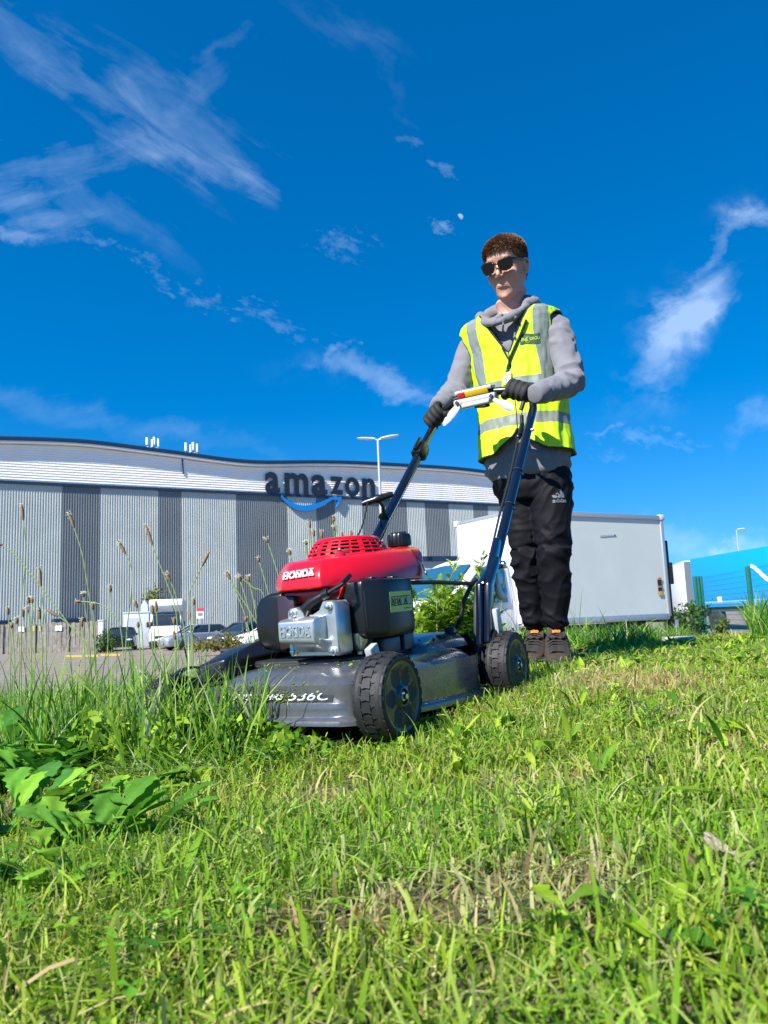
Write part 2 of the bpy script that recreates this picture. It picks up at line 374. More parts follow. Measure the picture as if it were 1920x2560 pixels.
    def sb(mb, name, m): mb.v = [tuple(Vector(p)-sg.location) for p in mb.v]; return mb.build(name, m, parent=sg, smooth=False)
    box = {'a': (663, 700, 1180, 1234), 'm': (712, 771, 1183, 1236), 'a2': (779, 818, 1187, 1238), 'z': (826, 858, 1192, 1236), 'o': (863, 899, 1193, 1241), 'n': (906, 938, 1196, 1243)}
    for k, (x0, x1, y0, y1) in box.items():
        a = on_wall(x0, (y0+y1)/2, .35); b = on_wall(x1, (y0+y1)/2, .35); t = on_wall((x0+x1)/2, y0, .35); d = on_wall((x0+x1)/2, y1, .35)
        mb = MB(); put_text(mb, k[0], wpt((a[0]+b[0])/2, (t[1]+d[1])/2, .30), WE, (0, 0, 1), w=b[0]-a[0], h=t[1]-d[1], ext=.07, off=.026)
        sb(mb, 'letter', lt)
    pts = []
    for i in range(25):
        t = i/24; x = 702+(842-702)*t; y = 1238 + 2*t + 34*math.sin(math.pi*(t**.82))*(1-.15*t) ; w = 1.5 + 13*math.sin(math.pi*min(1, .08+t*.9))**.7
        pts.append((x, y, w))
    top = [on_wall(x, y-w*.5, .35) for x, y, w in pts]; bot = [on_wall(x, y+w*.5, .35) for x, y, w in pts]
    mb = MB(); n = len(pts); vs = []
    for of in (.18, .42): vs += [wpt(a, z, of) for a, z in top] + [wpt(a, z, of) for a, z in bot]
    fs = []
    for i in range(n-1):
        fs += [(2*n+i, 2*n+i+1, 3*n+i+1, 3*n+i), (i, n+i, n+i+1, i+1), (i, i+1, 2*n+i+1, 2*n+i), (n+i, 3*n+i, 3*n+i+1, n+i+1)]
    mb.add(vs, fs)
    hd = [(824, 1244), (853, 1242), (853, 1247), (844, 1269), (840, 1268), (845, 1252), (843, 1250), (825, 1249)]
    hp = [on_wall(x, y, .35) for x, y in hd]
    mb.rings([[wpt(a, z, .17) for a, z in hp], [wpt(a, z, .43) for a, z in hp]]); sb(mb, 'smile_arrow', bl)
    # rooftop antenna groups
    am = mat('antenna_white', (.8, .82, .84), .4)
    for lab, arr, base in (('left group of four white antenna rods on the warehouse roof edge', [(368, 1112, 1094), (381, 1117, 1099), (386, 1112, 1093), (396, 1117, 1097)], 1117), ('right group of four white antenna rods on the warehouse roof edge', [(465, 1127, 1107), (477, 1131, 1112), (483, 1126, 1106), (493, 1130, 1110)], 1130)):
        ss = on_wall(arr[0][0], base, .3); r = empty('roof_antenna', wpt(ss[0], ss[1], .3)); tag(r, lab, 'antenna', 'antenna groups on the warehouse roof')
        for (x, y0, y1) in arr:
            a = on_wall(x, y0, .3); b = on_wall(x, y1, .3); p = wpt(a[0], a[1], .3)-r.location; q = wpt(b[0], b[1], .3)-r.location
            mb = MB(); mb.tube([p, q], .16, 8); mb.build('rod', am, parent=r)
        a = on_wall(arr[0][0]-2, base-2, .3); b = on_wall(arr[-1][0]+2, base+1, .3)
        mb = MB(); mb.tube([wpt(a[0], a[1]-.1, .3)-r.location, wpt(b[0], b[1]-.1, .3)-r.location], .06, 6); mb.tube([wpt((a[0]+b[0])/2, b[1]+.3, .3)-r.location, wpt((a[0]+b[0])/2, b[1]-.9, .3)-r.location], .07, 6); mb.build('bracket', am, parent=r)
build_warehouse()
# ------------------------------------------------------------------ street lamps
def lamp_post(name, base, h, heads, label, rot=0):
    r = empty(name, base); r.rotation_euler.z = rot; tag(r, label, 'street lamp')
    g = mat('galvanised', (.52, .55, .58), .45, metal=.5, var=.08); w = mat('lamp_grey', (.72, .74, .76), .4)
    mb = MB(); mb.tube([(0, 0, 0), (0, 0, 1.4), (0, 0, 1.42), (0, 0, h)], [.09, .09, .065, .05], 12); mb.build('pole', g, parent=r)
    for s in heads:
        mb = MB(); mb.tube([(0, 0, h-.02), (s*.16, 0, h+.07)], .035, 8); mb.build('arm', g, parent=r)
        hb = MB(); rs = []
        for t, wy, hz in ((0, .05, .04), (.12, .09, .05), (.35, .13, .055), (.6, .12, .04), (.72, .07, .02)):
            rs.append([(s*(.12+t), wy*math.cos(a), h+.06+t*.10+hz*math.sin(a)) for a in [2*math.pi*k/10 for k in range(10)]])
        hb.rings(rs); hb.build('lamp_head', w, parent=r)
p = PT(945, 1100, 30); lamp_post('street_lamp', (p.x, p.y, 0), p.z, (-1, 1), 'double headed grey street lamp standing before the warehouse lettering', R_(-10))
p = PT(1841, 1325, 68); lamp_post('street_lamp', (p.x, p.y, 0), p.z, (1,), 'distant single headed street lamp rising behind the blue trailer', R_(10))
# ------------------------------------------------------------------ vehicles
def wheel(parent, x, y, r=.36, w=.24, side=1, rimc=None):
    ty = mat('vehicle_tyre', (.02, .02, .022), .8, var=.1, bump=.2); rim = rimc or mat('vehicle_rim', (.45, .46, .48), .35, metal=.7)
    mb = MB(); mb.rev([(r*.62, -w/2), (r*.93, -w/2), (r, -w/2+.03), (r, w/2-.03), (r*.93, w/2), (r*.62, w/2)], (x, y, r), (0, 1, 0), 28); t = mb.build('wheel', ty, parent=parent)
    mb = MB(); mb.rev([(r*.63, side*(w/2-.02)), (r*.58, side*(w/2-.07)), (r*.2, side*(w/2-.05)), (r*.18, side*(w/2)), (.01, side*(w/2))], (x, y, r), (0, 1, 0), 24)
    for k in range(7):
        a = 2*math.pi*k/7; mb.box((x+math.cos(a)*r*.4, y+side*(w/2-.03), r+math.sin(a)*r*.4), (r*.45, .04, .06), R=Matrix.Rotation(-a, 3, 'Y'))
    mb.build('rim', rim, parent=t)
def car(loc, rot, paint, label, L=4.2, Wd=1.75, Hh=1.48, est=False):
    r = empty('parked_car', loc); r.rotation_euler.z = rot; tag(r, label, 'car', 'cars parked below the warehouse')
    gl = mat('car_glass', (.02, .03, .04), .05, spec=.8); blk = mat('car_trim', (.02, .02, .02), .6)
    side = [(-L/2, .35), (-L/2, .75), (-L/2+.05, .98), (L*.5-1.05, .95), (L/2-.35, .80), (L/2-.02, .62), (L/2, .35), (L/2-.1, .22), (-L/2+.1, .22)]
    rs = []
    for y, k, dz in ((-Wd/2, .95, -.03), (-Wd/2+.10, 1, .0), (0, 1.015, .02), (Wd/2-.10, 1, 0), (Wd/2, .95, -.03)): rs.append([(x*k, y, max(.22, z+(dz if z > .5 else 0))) for x, z in side])
    mb = MB(); mb.rings(rs); mb.build('body', paint, parent=r, bevel=.05, bseg=3)
    x0, x1, x2, x3 = -L/2+.12, -L/2+(.5 if est else .85), L*.5-1.95, L*.5-1.1
    mb = MB(); rr = []
    for z, t in ((.93, 0), (1.2, .6), (Hh-.06, 1)):
        a, b = x0+(x1-x0)*t, x3+(x2-x3)*t; w = Wd/2-.07-.16*t; rr.append([(a, -w, z), (b, -w, z), (b+.08, 0, z), (b, w, z), (a, w, z), (a-.05, 0, z)])
    mb.rings(rr); mb.build('windows', gl, parent=r, bevel=.03)
    mb = MB(); w = Wd/2-.22; mb.rings([[(x1-.05, -w, Hh-.08), (x2+.08, -w, Hh-.08), (x2+.12, 0, Hh-.08), (x2+.08, w, Hh-.08), (x1-.05, w, Hh-.08)], [(x1+.02, -w+.05, Hh-.02), (x2, -w+.05, Hh-.02), (x2+.02, 0, Hh), (x2, w-.05, Hh-.02), (x1+.02, w-.05, Hh-.02)]])
    for s in (-1, 1):
        for (xa, xb) in ((x3, x2), ((x0+x3)/2, (x1+x2)/2), (x0, x1)):
            mb.tube([(xa, s*(Wd/2-.06), .94), (xb, s*(Wd/2-.21), Hh-.06)], .035, 6)
    mb.build('roof', paint, parent=r)
    for s in (-1, 1):
        for x in (-L*.3, L*.31): wheel(r, x, s*(Wd/2-.1), .31, .2, s)
        hl = MB(); hl.ball((L/2-.16, s*(Wd/2-.3), .66), (.16, .2, .08)); hl.build('headlight', mat('headlight', (.85, .87, .9), .1, spec=.8), parent=r)
        mm = MB(); mm.ball((L*.5-1.35, s*(Wd/2+.08), 1.0), (.08, .1, .07)); mm.build('mirror', paint, parent=r)
    mb = MB(); mb.box((L/2-.02, 0, .40), (.06, Wd*.6, .14)); mb.build('grille', blk, parent=r, bevel=.01)
def cpos(px, D): p = PT(px, 1500, D); return (p.x, p.y, 0)
silver = mat('paint_silver', (.42, .46, .50), .25, metal=.5, coat=.6); dgrey = mat('paint_grey', (.09, .095, .105), .28, metal=.3, coat=.7)
wht = mat('paint_white', (.80, .81, .80), .35, var=.03, vscale=2, coat=.3); blkp = mat('paint_black', (.012, .013, .015), .25, coat=.7)
car(cpos(305, 50), R_(-75), blkp, 'black hatchback parked nose out between the wooden fence and the white van')
car(cpos(490, 46), R_(-145), silver, 'silver car parked right of the white van')
car(cpos(610, 42.5), R_(-125), dgrey, 'dark grey car parked between the silver car and the white car', est=True)
car(cpos(690, 39), R_(-150), wht, 'white car parked furthest right, mostly hidden by the mower engine')
def luton_van():
    r = empty('luton_van', cpos(418, 51)); r.rotation_euler.z = R_(-78); tag(r, 'white high bodied box van facing the camera beside the small tree', 'van')
    gl = mat('car_glass'); blk = mat('car_trim')
    mb = MB(); mb.rings([[(x, y, z) for x, z in ((-3.1, .75), (-3.1, 3.15), (.95, 3.15), (1.15, 3.05), (1.25, 2.75), (.95, 2.35), (.25, 2.25), (.25, .75))] for y in (-1.05, 1.05)]); mb.build('cargo_box', wht, parent=r, bevel=.06, bseg=3)
    mb = MB(); mb.rings([[(x, y*k, z) for x, z in ((.2, .45), (.2, 2.2), (.75, 2.2), (1.45, 1.42), (2.1, 1.15), (2.25, .95), (2.28, .45))] for y, k in ((-.95, 1), (-.8, 1.0), (.8, 1.0), (.95, 1))]); mb.build('cab', wht, parent=r, bevel=.07, bseg=3)
    mb = MB(); mb.rings([[(.80, -.84, 2.10), (1.42, -.90, 1.42), (1.42, .90, 1.42), (.80, .84, 2.10)], [(.83, -.84, 2.14), (1.46, -.90, 1.45), (1.46, .90, 1.45), (.83, .84, 2.14)]]); mb.build('windscreen', gl, parent=r)
    for s in (-1, 1):
        mb = MB(); mb.rings([[(.35, s*.953, 1.4), (.35, s*.953, 2.02), (.72, s*.953, 2.02), (1.25, s*.953, 1.4)], [(.35, s*.965, 1.4), (.35, s*.965, 2.02), (.72, s*.965, 2.02), (1.25, s*.965, 1.4)]]); mb.build('door_window', gl, parent=r)
        mb = MB(); mb.box((1.2, s*1.12, 1.55), (.12, .16, .34)); mb.build('mirror', blk, parent=r, bevel=.03)
        mb = MB(); mb.ball((2.1, s*.75, .98), (.16, .2, .14)); mb.build('headlight', mat('headlight'), parent=r)
        wheel(r, 1.45, s*.85, .34, .22, s); wheel(r, -2.1, s*.85, .34, .22, s)
    mb = MB(); mb.box((2.27, 0, .75), (.05, 1.2, .16)); mb.box((2.27, 0, .42), (.1, 1.8, .2)); mb.build('bumper', blk, parent=r, bevel=.02)
luton_van()
def box_truck():
    fw = Vector((-.866, -.5, 0)); lf = Vector((.5, -.866, 0)); p = PT(1655, 1300, 17.5)
    z0, z1 = 1.02, 3.36; Lb = 4.26; Wb = 2.1
    # origin: ground under the rear end, centre line
    o = Vector((p.x, p.y, 0)) - lf*(Wb/2)
    r = empty('box_truck', mtx=Matrix(((fw.x, lf.x, 0, o.x), (fw.y, lf.y, 0, o.y), (0, 0, 1, 0), (0, 0, 0, 1)))); tag(r, 'white box truck with plain cargo side coloured grey as if shaded parked behind the worker', 'truck')
    gl = mat('truck_glass', (.02, .10, .16), .04, spec=.9, coat=.5); blk = mat('car_trim'); al = mat('aluminium', (.50, .53, .56), .35, metal=.6)
    side = mat('truck_shaded_side', (.62, .67, .62), .5, var=.035, vscale=1.2, bump=.03, bscale=3); wf = mat('truck_white', (.82, .82, .81), .45, var=.03, vscale=2)  # cargo side of the white truck greyed, its shade put into the base colour
    mb = MB(); mb.box((Lb/2, 0, (z0+z1)/2), (Lb-.02, Wb-.02, z1-z0-.02)); b = mb.build('cargo_box', side, parent=r)
    mb = MB(); mb.box((Lb+.012, 0, (z0+z1)/2), (.03, Wb-.08, z1-z0-.1)); mb.build('front_panel', wf, parent=r)
    for nm, bx in (('top_rail', [((Lb/2, s*(Wb/2-.01), z1-.05), (Lb-.1, .07, .11)) for s in (-1, 1)] + [((Lb, 0, z1-.04), (.08, Wb-.1, .08)), ((.0, 0, z1-.05), (.08, Wb-.1, .1))]),
                   ('bottom_rail', [((Lb/2, s*(Wb/2-.01), z0+.06), (Lb-.1, .06, .14)) for s in (-1, 1)]),
                   ('corner_post', [((x, s*(Wb/2-.02), (z0+z1)/2), (.10, .075, z1-z0-.12)) for s in (-1, 1) for x in (0.03, Lb-.03)])):
        for c, s in bx: mb = MB(); mb.box(c, s); mb.build(nm, al, parent=r, bevel=.015)
    cc = mat('corner_cap', (.62, .58, .50), .5)
    for x in (.02, Lb-.02):
        for s in (-1, 1): mb = MB(); mb.box((x, s*(Wb/2-.02), z1-.04), (.17, .11, .14)); mb.build('corner_cap', cc, parent=r, bevel=.03)
    # tail lift and rear frame
    mb = MB(); mb.box((-.12, 0, 1.55), (.10, Wb-.1, 1.2)); mb.box((-.2, .8, 1.0), (.14, .14, .5)); mb.box((-.2, -.8, 1.0), (.14, .14, .5)); mb.box((-.16, .98, 2.05), (.18, .1, .5)); mb.box((-.1, .99, 2.4), (.1, .08, .8)); mb.build('tail_lift', blk, parent=r, bevel=.02)
    mb = MB(); mb.tube([(.95, .9, .85), (-.25, .95, .35)], .045, 8); mb.box((-.22, .97, .62), (.10, .10, .75)); mb.build('tail_lift_arm', al, parent=r)
    mb = MB(); mb.box((1.1, .55, .55), (.42, .25, .5)); mb.build('mudguard', mat('old_white', (.6, .6, .55), .7, var=.15), parent=r, bevel=.03)
    mk = MB(); mk.box((.27, Wb/2+.004, 1.73), (.12, .012, .34)); m = mk.build('marker_panel', blk, parent=r)
    for z, c in ((1.925, (.55, .18, .04)), (1.745, (.35, .18, .08)), (1.60, (.62, .33, .05))):
        q = MB(); q.box((.27, Wb/2+.014, z), (.12, .01, .045 if z != 1.60 else .09)); q.build('reflector', mat('refl%d' % int(z*1000), c, .3), parent=m)
    sc = MB(); sc.tube([(2.0, Wb/2+.001, 2.86), (1.55, Wb/2+.001, 2.89)], .006, 5); sc.ball((1.55, Wb/2, 2.89), (.03, .008, .02)); sc.build('scuff', mat('scuff', (.2, .22, .24), .7), parent=r)
    mb = MB(); mb.box((2.2, 0, .82), (4.2, .8, .28)); mb.build('chassis', blk, parent=r)
    for x in (1.25, 5.6):
        for s in (-1, 1): wheel(r, x, s*.88, .36, .24, s)
    # cab with sloping bonnet
    prof = [(Lb+.02, .42), (Lb+.02, 2.30), (Lb+.25, 2.40), (Lb+.75, 2.38), (Lb+1.05, 2.25), (Lb+1.75, 1.55), (Lb+2.2, 1.25), (Lb+2.33, 1.05), (Lb+2.36, .5), (Lb+2.25, .38)]
    rs = []
    for y, k, dz in ((-.97, 0, -.10), (-.93, 0, -.02), (-.5, 0, .03), (.5, 0, .03), (.93, 0, -.02), (.97, 0, -.10)):
        rs.append([(x - (abs(y) > .9)*.05*(x > Lb+1), y*(1-.10*max(0, (z-1.5))), z+(dz if z > 1 else 0)) for x, z in prof])
    mb = MB(); mb.rings(rs); mb.build('cab', wf, parent=r, bevel=.05, bseg=3)
    mb = MB(); a = [(Lb+1.02, -.80, 2.235), (Lb+1.72, -.86, 1.60), (Lb+1.76, 0, 1.62), (Lb+1.72, .86, 1.60), (Lb+1.02, .80, 2.235), (Lb+1.05, 0, 2.27)]
    mb.rings([[(x, y, z) for x, y, z in a], [(x+.025, y, z+.035) for x, y, z in a]]); mb.build('windscreen', gl, parent=r)
    for s in (-1, 1):
        q = [(Lb+.30, 1.50), (Lb+.30, 2.18), (Lb+.92, 2.15), (Lb+1.50, 1.58), (Lb+1.45, 1.50)]
        def yw(z, o): return s*(.97*(1-.10*max(0, z-1.5))+o)
        mb = MB(); mb.rings([[(x, yw(z, -.01), z) for x, z in q], [(x, yw(z, .006), z) for x, z in q]]); mb.build('door_window', gl, parent=r)
        mb = MB(); mb.tube([(Lb+.18, yw(.6, 0), .6), (Lb+.18, yw(1.5, 0), 1.5), (Lb+.2, yw(2.25, 0), 2.22), (Lb+.95, yw(2.25, 0), 2.20)], .008, 5); mb.tube([(Lb+1.5, yw(.75, 0), .75), (Lb+1.52, yw(1.5, 0), 1.5)], .008, 5); mb.tube([(Lb+.18, yw(1.0, 0), 1.0), (Lb+1.5, yw(1., 0), 1.0)], .006, 5)
        mb.build('door_seam', al, parent=r)
        mb = MB(); mb.box((Lb+1.45, s*1.16, 1.62), (.14, .2, .36)); mb.build('mirror', wf, parent=r, bevel=.04)
        mb = MB(); mb.ball((Lb+2.22, s*.72, 1.08), (.14, .2, .15)); mb.build('headlight', mat('headlight'), parent=r)
    mb = MB(); mb.box((Lb+2.36, 0, .6), (.06, 1.5, .3)); mb.build('grille', blk, parent=r, bevel=.02)
    # pale tank in the gap between cab and box
    mb = MB(); mb.box((Lb-.0, 0, .75), (.3, 1.6, .5)); mb.build('fuel_tank', mat('old_white'), parent=r, bevel=.03)
box_truck()
def trailer(pa, pb, Da, Db, z0, z1, paint, label, smile=False, depth=2.5):
    """side face from pixel pa (far) to pb (near)"""
    A = PT(pa, 1450, Da); B = PT(pb, 1450, Db); A.z = B.z = 0
    e = (B-A).normalized(); nn = Vector((e.y, -e.x, 0)); 
    if nn.x < 0: nn = -nn
    Lt = (B-A).length; r = empty('trailer', mtx=Matrix(((e.x, nn.x, 0, A.x), (e.y, nn.y, 0, A.y), (0, 0, 1, 0), (0, 0, 0, 1)))); tag(r, label, 'trailer')
    mb = MB(); mb.box((Lt/2, depth/2, (z0+z1)/2), (Lt, depth, z1-z0)); b = mb.build('cargo_box', paint, parent=r, bevel=.04)
    dk = mat('trailer_dark', (.05, .06, .07), .6); al = mat('aluminium')
    mb = MB(); mb.box((Lt/2, depth/2, z0-.12), (Lt-.1, depth-.3, .24)); mb.build('chassis', dk, parent=r)
    return r, Lt
blue = mat('trailer_blue', (.0, .33, .80), .35, var=.03, vscale=.6)
r, Lt = trailer(1729, 2100, 44, 31.5, 1.22, 4.0, blue, 'bright blue articulated trailer at the right edge behind the mesh fence')
lb = mat('pale_blue', (.25, .62, .9), .5)
mb = MB(); mb.box((Lt/2, -.008, 1.50), (Lt, .012, .05)); mb.box((Lt/2, -.008, 1.42), (Lt, .012, .02)); mb.build('side_stripe', lb, parent=r)
mb = MB(); mb.box((2.9, -.012, 1.62), (.45, .012, .30)); mb.build('notice', mat('notice', (.75, .6, .45), .6), parent=r)
mb = MB(); mb.rings([[(x, yy, z) for x, z in ((6.2, 3.25), (6.6, 3.12), (7.4, 2.6), (8.3, 2.2), (8.3, 2.05), (7.3, 2.4), (6.5, 2.95), (6.15, 3.1))] for yy in (-.03, -.01)]); mb.build('arrow_emblem', mat('white_paint', (.8, .85, .88), .4), parent=r)
for x in (2.0, 6.3):
    wheel(r, x, .25, .52, .34, -1)
    mb = MB(); mb.rev([(.68, -.16), (.68, .16), (.60, .16), (.60, -.16)], (x, .25, .60), (0, 1, 0), 28, cap=False); mb.build('mudguard', mat('trailer_dark'), parent=r)
mb = MB(); mb.box((8.2, -.02, 1.08), (.25, .06, .16)); mb.build('rear_light', mat('tail_red', (.6, .02, .02), .3), parent=r)
r, Lt = trailer(1668, 1712, 52, 45.5, .95, 4.0, wht, 'white trailer standing between the box truck and the blue trailer', depth=2.2)
mb = MB(); mb.box((Lt+.03, 1.1, 2.5), (.06, 2.16, 2.9)); mb.build('end_door', mat('trailer_greyend', (.12, .15, .18), .5), parent=r)
wheel(r, 3.4, .2, .5, .3, -1)
# ------------------------------------------------------------------ fences, cabinet, sign
def wooden_fence():
    A = PT(-160, 1600, 54); B = PT(246, 1600, 50.5); A.z = B.z = 0; e = (B-A).normalized(); n = Vector((e.y, -e.x, 0)); L = (B-A).length
    r = empty('wooden_fence', A); tag(r, 'weathered grey vertical board fence at the foot of the warehouse', 'fence')
    wd = mat('weathered_wood', (.20, .18, .16), .85, var=.35, vscale=3); mb = MB(); s = 0; k = 0
    while s < L:
        h = 1.93+random.uniform(-.06, .06); mb.box(e*(s+.08)+n*(.0 if k % 2 else .03)+Vector((0, 0, h/2)), (.145, .025, h), R=Matrix((e, n, (0, 0, 1))).transposed()@Matrix.Rotation(random.uniform(-.012, .012), 3, 'Y')); s += .175; k += 1
    mb.build('boards', wd, parent=r, smooth=False)
    s = .5
    while s < L: mb = MB(); mb.box(e*s+n*.12+Vector((0, 0, .95)), (.1, .1, 1.9)); mb.build('post', wd, parent=r); s += 2.6
    for (x0, x1, y0, y1, c) in ((34, 43, 1567, 1579, 'w'), (45, 54, 1567, 1579, 'w'), (147, 156, 1564, 1576, 'w'), (158, 167, 1564, 1576, 'w'), (78, 85, 1566, 1577, 'y'), (98, 104, 1565, 1576, 'y')):
        p = PT((x0+x1)/2, (y0+y1)/2, 51.6); q = p-A; s = q.dot(e)
        c_ = e*s+n*(-.06 if n.y > 0 else .06)+Vector((0, 0, p.z)); c_ = e*s + (n if n.y < 0 else -n)*.1 + Vector((0, 0, p.z))
        pl = empty('notice_sign', A+c_); tag(pl, {34: 'white paper notice furthest left on the wooden fence', 45: 'second white notice from the left on the wooden fence', 147: 'left notice of the right hand white pair on the wooden fence', 158: 'rightmost white notice on the wooden fence', 78: 'left faded yellow notice on the wooden fence', 98: 'right faded yellow notice on the wooden fence'}[x0], 'sign')
        R3 = Matrix((e, n, (0, 0, 1))).transposed()
        mb = MB(); mb.box((0, 0, 0), ((x1-x0)*51.6/1920, .015, .32), R=R3); mb.build('board', mat('notice_white', (.75, .76, .76), .6) if c == 'w' else mat('notice_yellow', (.5, .45, .12), .7), parent=pl)
        mb = MB(); f = (n if n.y < 0 else -n)
        for dz in (.08, .0, -.07): mb.box(f*.012+Vector((0, 0, dz)), (.14, .006, .03), R=R3)
        mb.build('print', mat('print_dark', (.2, .2, .2), .7), parent=pl)
wooden_fence()
p = PT(254, 1595, 50); mb = MB(); mb.box((0, 0, .95), (.35, .35, 1.9)); mb.box((0, 0, 1.94), (.42, .42, .08)); o = mb.build('gate_pillar', mat('pale_concrete', (.5, .5, .48), .8, var=.1), bevel=.02); o.location = (p.x, p.y, 0); tag(o, 'pale square concrete pillar at the right end of the wooden fence', 'pillar')
p = PT(348, 1570, 58); r = empty('plant_cabin', (p.x, p.y, 0)); tag(r, 'pale grey metal cabin between the black hatchback and the white van', 'cabin')
cb = mat('cabin_grey', (.45, .50, .53), .5, var=.08); mb = MB(); mb.box((0, 0, 1.25), (1.9, 1.4, 2.5)); mb.build('body', cb, parent=r, bevel=.03)
mb = MB(); mb.box((0, 0, 2.54), (2.0, 1.5, .1)); mb.rings([[(x, y, z) for x, z in ((.2, 2.6), (.2, 3.1), (.45, 3.5), (.7, 3.1), (.7, 2.6))] for y in (-.2, .2)]); mb.build('roof', cb, parent=r)
mb = MB(); mb.box((-.2, -.71, 1.15), (.9, .03, 2.0)); mb.build('door', mat('cabin_door', (.38, .43, .46), .5), parent=r)
p = PT(501, 1535, 47); r = empty('warning_sign', (p.x, p.y, 0)); tag(r, 'white notice with red heading on a post behind the silver car', 'sign')
mb = MB(); mb.tube([(0, 0, 0), (0, 0, 2.2)], .05, 8); mb.build('post', mat('galvanised'), parent=r)
mb = MB(); mb.box((0, -.04, p.z+.05), (.42, .03, .62)); mb.build('board', mat('notice_white'), parent=r)
mb = MB(); mb.box((0, -.065, p.z+.27), (.42, .02, .18)); mb.build('heading', mat('sign_red', (.55, .03, .06), .5), parent=r)
mb = MB(); mb.box((0, -.065, p.z-.02), (.28, .01, .2)); mb.build('print', mat('print_dark'), parent=r)
def mesh_fence():
    gm = mat('fence_green', (.01, .13, .10), .45, var=.1); P = [PT(1749, 1500, 29), PT(1873, 1460, 23), PT(2040, 1460, 17)]
    r = empty('mesh_fence', (P[0].x, P[0].y, 0)); tag(r, 'green welded mesh fence with square posts before the blue trailer', 'fence'); o = Vector((P[0].x, P[0].y, 0))
    for i, p in enumerate(P):
        q = Vector((p.x, p.y, 0))-o; mb = MB(); w = .36 if i == 0 else .09
        if i == 0:
            for k in range(3): mb.box(q+Vector((-.12+.12*k, 0, 1.2)), (.09, .12, 2.42))
        else: mb.box(q+Vector((0, 0, 1.2)), (.13, .09, 2.42))
        mb.build('post', gm, parent=r, bevel=.01)
    mb = MB()
    for a, b in zip(P, P[1:]):
        a = Vector((a.x, a.y, 0))-o; b = Vector((b.x, b.y, 0))-o
        for k in range(14): mb.tube([a+Vector((0, 0, .15+.165*k)), b+Vector((0, 0, .15+.165*k))], .006, 4, cap=False)
        n = int((b-a).length/.12)
        for k in range(n): q = a+(b-a)*(k/n); mb.tube([q+Vector((0, 0, .1)), q+Vector((0, 0, 2.35))], .0022, 3, cap=False)
    mb.build('wire_mesh', gm, parent=r, smooth=False)
mesh_fence()
def outbuilding():
    a = PT(1092, 1440, 34); r = empty('low_outbuilding', (a.x, a.y, 0)); r.rotation_euler.z = R_(20); tag(r, 'low pale outbuilding with dark flat roof behind the truck cab', 'building')
    h = PT(1050, 1400, 34).z
    mb = MB(); mb.box((0, 0, h/2-.1), (2.6, 3, h-.2)); mb.build('wall', mat('pale_concrete'), parent=r)
    mb = MB(); mb.box((0, 0, h-.1), (2.9, 3.3, .2)); mb.build('roof', mat('roof_navy'), parent=r)
outbuilding()
# ------------------------------------------------------------------ moon
p = PT(1150, 542, 20000); mb = MB(); rr = 20000/1920*9.0
R3 = Matrix.Rotation(R_(-32), 3, 'Y')
for i in range(1):
    rs = []
    for k in range(13):
        t = -1+2*k/12; w = math.sqrt(max(0, 1-t*t)) + .002
        rs.append([R3 @ Vector((rr*w*math.cos(a)*(1 if math.cos(a) > 0 else .35), rr*.5*w*math.sin(a), rr*t)) for a in [2*math.pi*j/16 for j in range(16)]])
    mb.rings(rs)
mo = mb.build('moon', mat('moon', (.62, .64, .68), .9, var=.25, vscale=.02, alpha=.28)); mo.location = p; tag(mo, 'small pale daytime moon high above the worker', 'moon')
